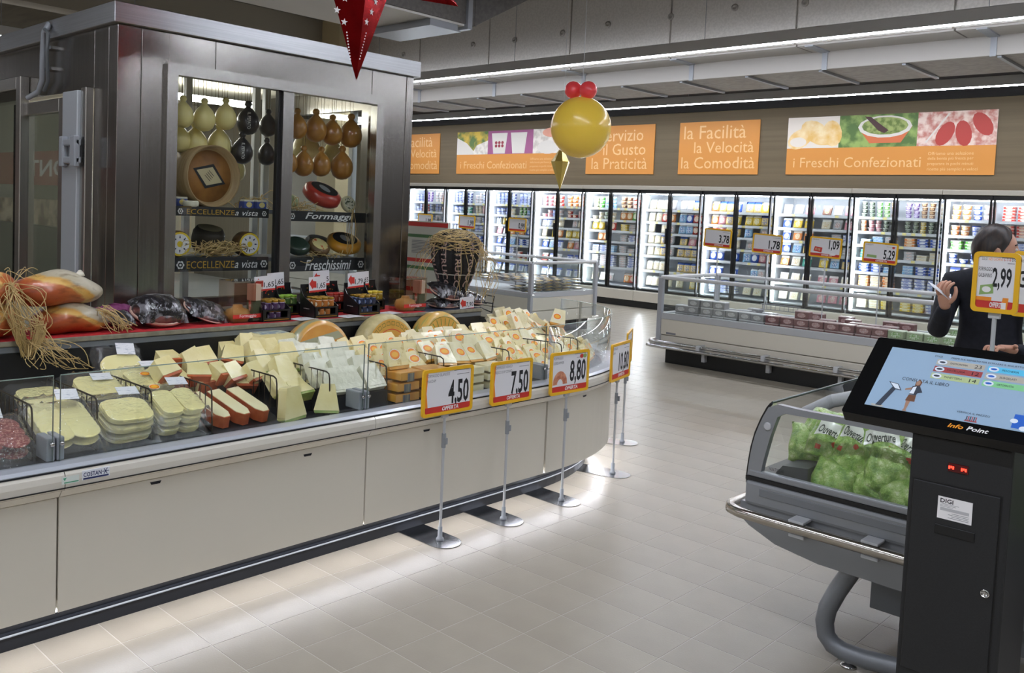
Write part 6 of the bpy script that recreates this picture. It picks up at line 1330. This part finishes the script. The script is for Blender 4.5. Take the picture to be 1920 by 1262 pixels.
letters(m, 'DIGI', -W*.43, H*.33, w=W*.38, h=H*.2, M=A, anchor='L', bold=.02, z=.0003); quad(m, -W*.42, W*.42, -H*.12, H*.02, .0003, 2, A)
for i in range(3): quad(m, -W*.43, -W*.43+W*(.55-.08*i), H*(.18-.06*i), H*(.195-.06*i), .0003, 1, A)
for i in range(4): quad(m, W*.42-W*(.5+.1*(i % 2)), W*.42, -H*(.2+.07*i), -H*(.18+.07*i), .0003, 1, A)
put('lettering', mesh('lettering', m, [INK, GREYINK, mat('pale_grey_ink', '#b9b9bb', .5)]), kt)
p = kk(1790, 1000, ZY-.006); obj('slot', MB().box(p.x-.052, p.x+.05, -.0085, -.0052, p.z-.012, p.z+.014), BLACK, dr, bevel=.001, seg=1)
p = kk(1847, 1113, ZY-.006); lk = obj('lock', MB().lathe([(.012, 0), (.012, .004), (.010, .006), (.009, .006), (.009, .003), (0, .003)], 18, 0, fr((p.x, -.0056, p.z), (1, 0, 0), (0, 0, 1))).box(p.x-.0012, p.x+.0012, -.0098, -.0086, p.z-.006, p.z+.006), CHROME, dr)
p = kk(1797, 879); obj('scanner_window', MB().box(p.x-.026, p.x+.026, -.003, .004, p.z-.012, p.z+.012), mat('dark_red_lens', '#4a0f12', .15), kt, bevel=.001, seg=1)
RL = mat('red_scanner_light', '#ff2a1c', .4, emit=7); m = MB()
for s in (-1, 1):
    for i in range(3): m.box(p.x+s*.016-.003+.005*(i-1), p.x+s*.016+.0005+.005*(i-1), -.0045, -.003, p.z-.004+.003*(i % 2), p.z+.004)
obj('scanner_light', m, RL, kt)
# screen head
yb = ZY-.05; BL = AY(1577, 771, yb); TLp = AX(1648, 632, BL.x); v = V((0, TLp.y-BL.y, TLp.z-BL.z)); Hs = v.length; Ws = 2*((xa+xb)/2-BL.x)
hd = fr((BL.x, BL.y-ZY, BL.z), (1, 0, 0), v)
obj('screen_bezel', MB().prism([(x+Ws/2, y+Hs/2) for x, y in rrect(Ws, Hs, .008, 3)], -.035, 0, 0, hd), mat('gloss_black_bezel', '#0d0e10', .16), kt, bevel=.003)
obj('neck', MB().box(xa+.0, xb-.0, .0, KD, zk-.01, zk+.0).prism([(0, 0), (0, .0), (KD, .12), (KD, 0)], xa+.01, xb-.01, 0, MX(((0, 0, 1, 0), (1, 0, 0, 0.0), (0, 1, 0, zk-.02), (0, 0, 0, 1)))), SATIN, kt)
iu0, iv0 = .085*Ws, .13*Hs; Wd_, Hd_ = Ws-2*iu0, Hs-.13*Hs-.11*Hs
sd_ = hd @ TR(iu0, iv0, .0008)
scr = obj('display', MB().box(0, Wd_, 0, Hd_, -.001, 0, 0, sd_), mat('screen_blue', '#8ba3ba', .25, emit=.28, noise=('#849db6', 2.5, .3, .7)), kt)
def sm(name, c, e=.22): return mat(name, c, .3, emit=e)
SM = [sm('screen_ink', '#22262e', .05), sm('screen_grey', '#a9a69c'), sm('screen_red', '#9a4a4c'), sm('screen_green', '#a8b98a'), sm('screen_cyan', '#58b4d8'), sm('screen_green2', '#7fbf8c'), sm('screen_royal', '#2f5fb8'), sm('screen_skin', '#9a7a68'), sm('screen_brown', '#6a4a3a', .2), sm('screen_white', '#cdd6e0'), sm('screen_dark', '#3d4450', .15), sm('screen_amber', '#ff9a2e', .6)]
m = MB(); T = lambda s, x, y, w, h, mi=0: letters(m, s, x*Wd_, y*Hd_, w=w*Wd_, h=h*Hd_, mi=mi, M=sd_, anchor='L', z=.0008)
def Q(x0, x1, y0, y1, mi, z=.0005): quad(m, x0*Wd_, x1*Wd_, y0*Hd_, y1*Hd_, z, mi, sd_)
T('CONSULTA IL LIBRO', .13, .5, .245, .05); T('DIGI', .245, .94, .038, .03); T('PREMI SUL REPARTO PER ESTRARRE IL BIGLIETTO', .33, .94, .36, .026)
for i, (mi, s, n) in enumerate(((1, 'GASTRONOMIA', '23'), (2, 'MACELLERIA', '12'), (3, 'PANETTERIA', '14'))):
    y = .85-.115*i; Q(.265, .51, y-.045, y+.045, mi); T(s, .335, y, .09, .03); T(n, .46, y, .035, .055); disc(m, .295*Wd_, y*Hd_, .025*Wd_, .04*Hd_, .0009, 9, sd_); disc(m, .295*Wd_, y*Hd_, .016*Wd_, .016*Hd_, .0012, 10, sd_)
for i, (mi, s) in enumerate(((4, 'PESCHERIA'), (1, 'SURGELATI'), (5, 'ORTOFRUTTA'))):
    y = .85-.115*i; Q(.525, .78, y-.045, y+.045, mi); T(s, .595, y, .08, .03); disc(m, .555*Wd_, y*Hd_, .025*Wd_, .04*Hd_, .0009, 9, sd_); disc(m, .555*Wd_, y*Hd_, .016*Wd_, .016*Hd_, .0012, 6, sd_)
T('VERIFICA IL PREZZO', .46, .13, .16, .028)
for i in range(6): Q(.515+.009*i, .52+.009*i, .02, .09, 2 if i % 2 else 10)
Q(.51, .57, .012, .03, 2)
P = lambda pts, mi, z=.0009: poly(m, [(x*Wd_, y*Hd_) for x, y in pts], z, mi, sd_)
P([(.055, .02), (.085, .02), (.125, .33), (.1, .34)], 10); P([(.07, .42), (.125, .40), (.155, .3), (.115, .31)], 10, .001); P([(.08, .405), (.122, .392), (.145, .315), (.117, .322)], 9, .0012); P([(.03, .03), (.1, .03), (.09, 0), (.04, 0)], 1, .0007)
# small printed figure beside the pictured kiosk: head, jacket, skirt, legs
disc(m, .222*Wd_, .46*Hd_, .011*Wd_, .04*Hd_, .001, 7, sd_); P([(.208, .47), (.225, .52), (.24, .48), (.236, .38), (.226, .41), (.21, .4)], 8, .0008)
P([(.2, .4), (.235, .42), (.262, .32), (.24, .3), (.236, .26), (.2, .27)], 10, .0011); P([(.205, .38), (.222, .4), (.222, .28), (.2, .28)], 9, .0013); P([(.2, .34), (.17, .32), (.17, .345), (.2, .38)], 7, .0012)
P([(.2, .26), (.238, .26), (.243, .16), (.194, .16)], 8, .0012); P([(.2, .16), (.222, .16), (.218, .02), (.224, -.0), (.2, .0), (.206, .03), (.203, .1)], 7, .0012)
for cx_, cy_ in ((.78, .13),):
    pz = []
    for (x, y), bump_ in zip(((-.055, -.1), (.055, -.1), (.055, .1), (-.055, .1)), (1, -1, 1, -1)):
        pz.append((x, y))
    P([(cx_+x, cy_+y) for x, y in pz], 6); disc(m, cx_*Wd_, (cy_+.13)*Hd_, .02*Wd_, .045*Hd_, .0009, 6, sd_); disc(m, (cx_+.07)*Wd_, cy_*Hd_, .024*Wd_, .04*Hd_, .0009, 6, sd_); disc(m, (cx_-.05)*Wd_, cy_*Hd_, .018*Wd_, .032*Hd_, .0011, 9, sd_); disc(m, cx_*Wd_, (cy_-.09)*Hd_, .019*Wd_, .034*Hd_, .0011, 9, sd_)
put('screen_print', mesh('screen_print', m, SM), scr)
m = MB(); zz = .0012; letters(m, 'Info', Ws*.455, iv0*.5, w=Ws*.062, h=iv0*.36, mi=0, M=hd, z=zz, anchor='L', shear=.25, bold=.02); letters(m, 'Point', Ws*.53, iv0*.5, w=Ws*.085, h=iv0*.36, mi=1, M=hd, z=zz, anchor='L', shear=.25, bold=.02); put('lettering', mesh('lettering', m, [mat('amber_lettering', '#f39a26', .4), WHITE]), kt)

# ================================================================ HANGING ORNAMENTS
YB = 7.0; c = AY(1089, 239, YB); s = scale_at(c); rb = 56.5/s
bt = thing('balloon_ornament', 'hanging yellow balloon topped by two small red balloons', 'balloon', TR(*c))
BY = mat('yellow_balloon_rubber', '#ffdc4e', .3, coat=.5); BRD = mat('red_balloon_rubber', '#fa4c52', .3, coat=.5)
def rubber(m, c):
    nt = m.node_tree; b = nt.nodes['Principled BSDF']; o = nt.nodes['Material Output']; tl = nd(nt, 'ShaderNodeBsdfTranslucent'); tl.inputs[0].default_value = lin(c); mx = nd(nt, 'ShaderNodeMixShader'); mx.inputs[0].default_value = .3
    nt.links.new(b.outputs[0], mx.inputs[1]); nt.links.new(tl.outputs[0], mx.inputs[2]); nt.links.new(mx.outputs[0], o.inputs[0])
rubber(BY, '#fff2b8'); rubber(BRD, '#ffb0b0')
obj('yellow_balloon', MB().ball(rb, rb, rb*1.01, n=40, k=24).lathe([(0, rb*1.06), (.012, rb*1.05), (.02, rb*.985)], 10), BY, bt)
for px in (1075, 1103): q_ = AY(px, 169, YB-.02)-c; obj('red_balloon', MB().ball(16.3/s, 16.3/s, 16.5/s, 0, TR(*q_), 24, 16), BRD, bt)
obj('string', MB().tube([(0, 0, rb), (0, 0, AY(1092, 122, YB).z-c.z), (0.0, .0, ZC-c.z-.004)], .003, 5), WPOST, bt)
def bipyr(nm, lab, c, w, up, dn, m, cat, n=6, cord=True, rot=.3):
    t = thing(nm, lab, cat, TR(*c) @ RZ(rot)); b = MB(); vs = [(w*math.cos(2*PI*i/n)*(1 if i % 2 else .72), w*math.sin(2*PI*i/n)*(1 if i % 2 else .72), 0) for i in range(n)]+[(0, 0, up), (0, 0, -dn)]
    b.add(vs, [(i, (i+1) % n, n) for i in range(n)]+[((i+1) % n, i, n+1) for i in range(n)]); obj('foil_body', b, m, t)
    if cord: obj('string', MB().tube([(0, 0, up-.002), (0, 0, ZC-c.z-.004)], .002, 4), WPOST, t)
    return t
c = AY(1052, 303, YB+.35); s = scale_at(c)
bipyr('foil_ornament', 'gold foil diamond ornament hanging below and behind the yellow balloon', c, 20.5/s, 30/s, 54/s, mat('gold_foil', '#ecd070', .25, .6, bump=((30, 30, 30), .2)), 'ornament')
# red paper star: one long point in view
xS = -3.0; tip = AX(668, 151, xS); le, re = AX(617, -12, xS), AX(722, -12, xS); zc = tip.z+.6; ym = tip.y
rs = thing('red_star_lantern', 'shiny red foil star ornament with white stars, hanging point down above the cheese', 'ornament', TR(xS, ym, zc)); pts = []
ro, ri = .6, .31
vs = []; 
for i in range(10):
    a = -PI/2+i*PI/5; r = ro if i % 2 == 0 else ri*.86; vs.append((0, r*math.cos(a), r*math.sin(a)))
vs += [(.075, 0, 0), (-.075, 0, 0)]
RF = mat('red_foil', '#a81418', .16, .85, noise=('#8a0d12', 9, .4, .6), bump=((16, 16, 4), .3))
obj('foil_body', MB().add(vs, [(i, (i+1) % 10, 10) for i in range(10)]+[((i+1) % 10, i, 11) for i in range(10)]), RF, rs)
def onface(y, z):
    """point on the front of the downward ray at height z, offset y"""
    a = V((.075, 0, 0)); t_ = V((0, 0, -ro)); sd = V((0, math.copysign(ri*.86*math.sin(PI/5), y), -ri*.86*math.cos(PI/5))); n = (t_-a).cross(sd-a)
    if n.x < 0: n = -n
    return V(((n.dot(a)-n.y*y-n.z*z)/n.x+.0015, y, z)), n.normalized()
m = MB()
def star5(y, z, r):
    p, n = onface(y, z); A = fr(p, V((0, 1, 0))-n*n.y, n.cross(V((0, 1, 0))-n*n.y)); poly(m, [(r*(1 if i % 2 == 0 else .42)*math.cos(PI/2+i*PI/5), r*(1 if i % 2 == 0 else .42)*math.sin(PI/2+i*PI/5)) for i in range(10)], .0006, 0, A)
for px, py in ((640, 17), (652, 40), (689, 41), (699, 22), (707, 3), (651, -4)): p = AX(px, py, xS+.03); star5(p.y-ym, p.z-zc, .0155)
for (a, b), (c_, d) in (((654, 60), (662, 110)), ((687, 62), (677, 110))):
    for i in range(10): p = AX(a+(c_-a)*i/9, b+(d-b)*i/9, xS+.02); pp, n = onface(p.y-ym, p.z-zc); disc(m, 0, 0, .0036, .0036, .0006, 0, fr(pp, V((0, 1, 0))-n*n.y, n.cross(V((0, 1, 0))-n*n.y)), 6)
put('white_print', mesh('white_print', m, WHITE), rs); obj('string', MB().tube([(0, 0, ro-.01), (0, 0, ZC-zc-.004)], .002, 4), WPOST, rs)

# ================================================================ PERSON
PYY = 5.0; hc = AY(1868, 470, PYY); HX, HY = hc.x-.0, PYY
pr = thing('person', 'person in a black long sleeved top with short dark hair, reading a white paper', 'person', TR(HX, HY, 0))
SKIN = mat('skin', '#c2917a', .5); TOPM = mat('black_top', '#14161f', .85, noise=('#1b1d28', 30, .4, .6)); HAIR = mat('dark_brown_hair', '#1d1512', .45, noise=('#33241c', (90, 90, 12), .4, .6)); TRO = mat('dark_trousers', '#191a1e', .9)
def skin(name, verts, edges, radii, m, root=0, lv=2, parent=pr):
    me = bpy.data.meshes.new(name); me.from_pydata(verts, edges, []); me.materials.append(m); o = put(name, me, parent); md = o.modifiers.new('skin', 'SKIN'); md.use_smooth_shade = True
    for i, r in enumerate(radii):
        d = me.skin_vertices[0].data[i]; d.radius = r if isinstance(r, tuple) else (r, r); d.use_root = i == root
    su = o.modifiers.new('smooth', 'SUBSURF'); su.levels = lv; su.render_levels = lv; return o
sh = 1.36
el = AY(1757, 622, PYY-.16)-V((HX, HY, 0)); wr_ = AY(1772, 574, PYY-.34)-V((HX, HY, 0)); shl = V((-.19, .0, sh-.01))
B = [(0, 0, .95), (0, 0, 1.1), (0, .01, 1.25), (0, .01, 1.37), (0, .0, 1.44), (0, -.01, 1.5),        # pelvis .. neck
     tuple(shl), tuple(shl.lerp(el, .5)), tuple(el), tuple(el.lerp(wr_, .5)), tuple(wr_),              # left arm
     (.19, 0, sh-.01), (.24, .02, 1.2), (.25, -.04, 1.06), (.22, -.16, 1.05), (.18, -.26, 1.07),      # right arm
     (-.1, 0, .88), (-.11, .01, .5), (-.11, .03, .09), (-.11, -.1, .04), (.1, 0, .88), (.11, -.02, .5), (.11, .0, .09), (.11, -.13, .04)]
E_ = [(0, 1), (1, 2), (2, 3), (3, 4), (4, 5), (3, 6), (6, 7), (7, 8), (8, 9), (9, 10), (3, 11), (11, 12), (12, 13), (13, 14), (14, 15), (0, 16), (16, 17), (17, 18), (18, 19), (0, 20), (20, 21), (21, 22), (22, 23)]
Rr = [(.16, .12), (.15, .115), (.165, .12), (.15, .1), (.07, .065), (.052, .055), (.08, .075), (.062, .06), (.056, .055), (.048, .046), (.036, .034), (.08, .075), (.06, .058), (.05, .05), (.045, .045), (.034, .032), (.1, .1), (.065, .065), (.045, .045), (.04, .035), (.1, .1), (.065, .065), (.045, .045), (.04, .035)]
body = skin('body', B, E_, Rr, TOPM)
# head: turned to the right, away from the camera
hz = hc.z+.035-.0; HM = TR(0, -.005, 1.532) @ RZ(.32)      # local +x... face towards +x
m = MB()
def headf(u, v):
    th = 2*PI*u; ph = PI*v; x, y, z = math.sin(ph)*math.cos(th), math.sin(ph)*math.sin(th), -math.cos(ph)
    r = 1.0; fx = .095*x; fy_ = .075*y; fz = .118*z
    if x > 0: fx *= 1+.06*z; 
    if z < -.2: fy_ *= 1-.32*(-z-.2); fx *= 1-.1*(-z-.2)
    if x > .6 and abs(y) < .35:
        nz = math.exp(-((z+.12)/.16)**2)*math.exp(-(y/.14)**2); fx += .026*nz; fx += .007*math.exp(-((z+.48)/.07)**2)*math.exp(-(y/.22)**2); fx -= .008*math.exp(-((z-.08)/.09)**2)*(math.exp(-((abs(y)-.3)/.12)**2))
    return (fx, fy_, fz)
obj('head', MB().grid(headf, 40, 30), SKIN, pr, HM, merge=True)
for s in (-1, 1):
    obj('ear', MB().ball(.018, .008, .03, 0, TR(-.0, s*.088, -.015) @ RZ(s*.35), 12, 8), SKIN, pr, HM)
    obj('eye', MB().ball(.011, .012, .009, 0, TR(.082, s*.028, .008), 10, 8), mat('eye_white', '#d8d4d0', .3), pr, HM); obj('eyebrow', MB().tube([(.088, s*.014, .03), (.088, s*.03, .034), (.08, s*.042, .03)], .004, 5), HAIR, pr, HM)
obj('mouth', MB().tube([(.088, -.02, -.058), (.095, 0, -.057), (.088, .02, -.058)], .005, 6), mat('lips', '#a86a60', .5), pr, HM)
def hairf(u, v):
    th = 2*PI*u; z = -.62+1.66*v; z = min(1, z); rr = math.sqrt(max(0, 1-z*z)); x, y = rr*math.cos(th), rr*math.sin(th)
    front = max(0, math.cos(th)); cut = .30*front*2 if True else 0
    zz = max(z, min(.9, -.6+1.3*max(0, math.cos(th)+.12)))
    rr = math.sqrt(max(0, 1-min(1, abs(zz))**2)); x, y = rr*math.cos(th), rr*math.sin(th)
    w_ = 1+.02*math.sin(23*th)+.015*math.sin(40*th+9*z)
    return (.106*x*w_-.006, .088*y*w_, .130*zz*w_+.004)
obj('hair', MB().grid(hairf, 48, 22), HAIR, pr, HM)
# left hand holding the paper
hw = wr_; up_ = V((-.12, -.25, .95)).normalized(); side = V((.85, -.4, .05)).normalized(); nrm = side.cross(up_)
def HP(a, b, c): return tuple(hw+side*a+up_*b+nrm*c)
skin('hand', [HP(0, -.02, 0), HP(0, .02, 0), HP(.0, .065, .004)], [(0, 1), (1, 2)], [(.026, .03), (.036, .018), (.04, .016)], SKIN)
for i, (a, L) in enumerate(((-.032, .07), (-.011, .082), (.011, .077), (.031, .06))):
    skin('finger', [HP(a*.8, .05, 0), HP(a, .088, .002), HP(a+.004, .088+L*.28, -.016), HP(a+.008, .088+L*.36, -.042)], [(0, 1), (1, 2), (2, 3)], [.0095, .0095, .0085, .007], SKIN)
skin('thumb', [HP(.022, .015, .004), HP(.05, .04, -.012), HP(.05, .07, -.03), HP(.04, .092, -.04)], [(0, 1), (1, 2), (2, 3)], [.013, .0115, .0095, .008], SKIN)
# right hand, hidden in front of the body
rw = V((.18, -.26, 1.07))
skin('hand', [tuple(rw), tuple(rw+V((-.03, -.06, .01))), tuple(rw+V((-.05, -.09, .015)))], [(0, 1), (1, 2)], [.026, (.036, .018), (.038, .016)], SKIN)
for i in range(4): b_ = rw+V((-.05+.018*(i-1.5), -.09-.006*i, .015)); skin('finger', [tuple(b_), tuple(b_+V((-.02, -.035, 0))), tuple(b_+V((-.025, -.05, -.02)))], [(0, 1), (1, 2)], [.009, .0085, .007], SKIN)
skin('thumb', [tuple(rw+V((-.01, -.03, .01))), tuple(rw+V((.015, -.06, .025))), tuple(rw+V((.01, -.085, .03)))], [(0, 1), (1, 2)], [.012, .0105, .008], SKIN)
pa, pb, pc_, pd = AY(1741, 528, PYY-.37), AY(1748, 537, PYY-.42), AY(1784, 565, PYY-.36), AY(1783, 552, PYY-.30)
m = MB(); n_ = (pc_-pa).cross(pb-pa).normalized()*.0008
o = obj('paper', MB().add([pa+n_, pb+n_, pc_+n_, pd+n_, pa-n_, pb-n_, pc_-n_, pd-n_], [(0, 1, 2, 3), (7, 6, 5, 4), (0, 4, 5, 1), (1, 5, 6, 2), (2, 6, 7, 3), (3, 7, 4, 0)]), mat('paper_white', '#dcdfe6', .6)); tag(o, "white folded paper in the person's raised hand", 'paper')

# shelving added on the unseen side of the aisle to darken the steel's reflection
gs = thing('unseen_shelving', 'unseen dark shelving added on the far right to darken the steel reflection', 'shelving', TR(4.9, 8.0, 0))
obj('back_panel', MB().box(.3, .34, -3.2, 5.5, 0, 2.4), mat('dark_shelving', '#3a342f', .6), gs)
for z in (.1, .55, 1.0, 1.45, 1.9): obj('shelf', MB().box(-.1, .3, -3.2, 5.5, z, z+.03), mat('dark_shelving', '#3a342f'), gs)
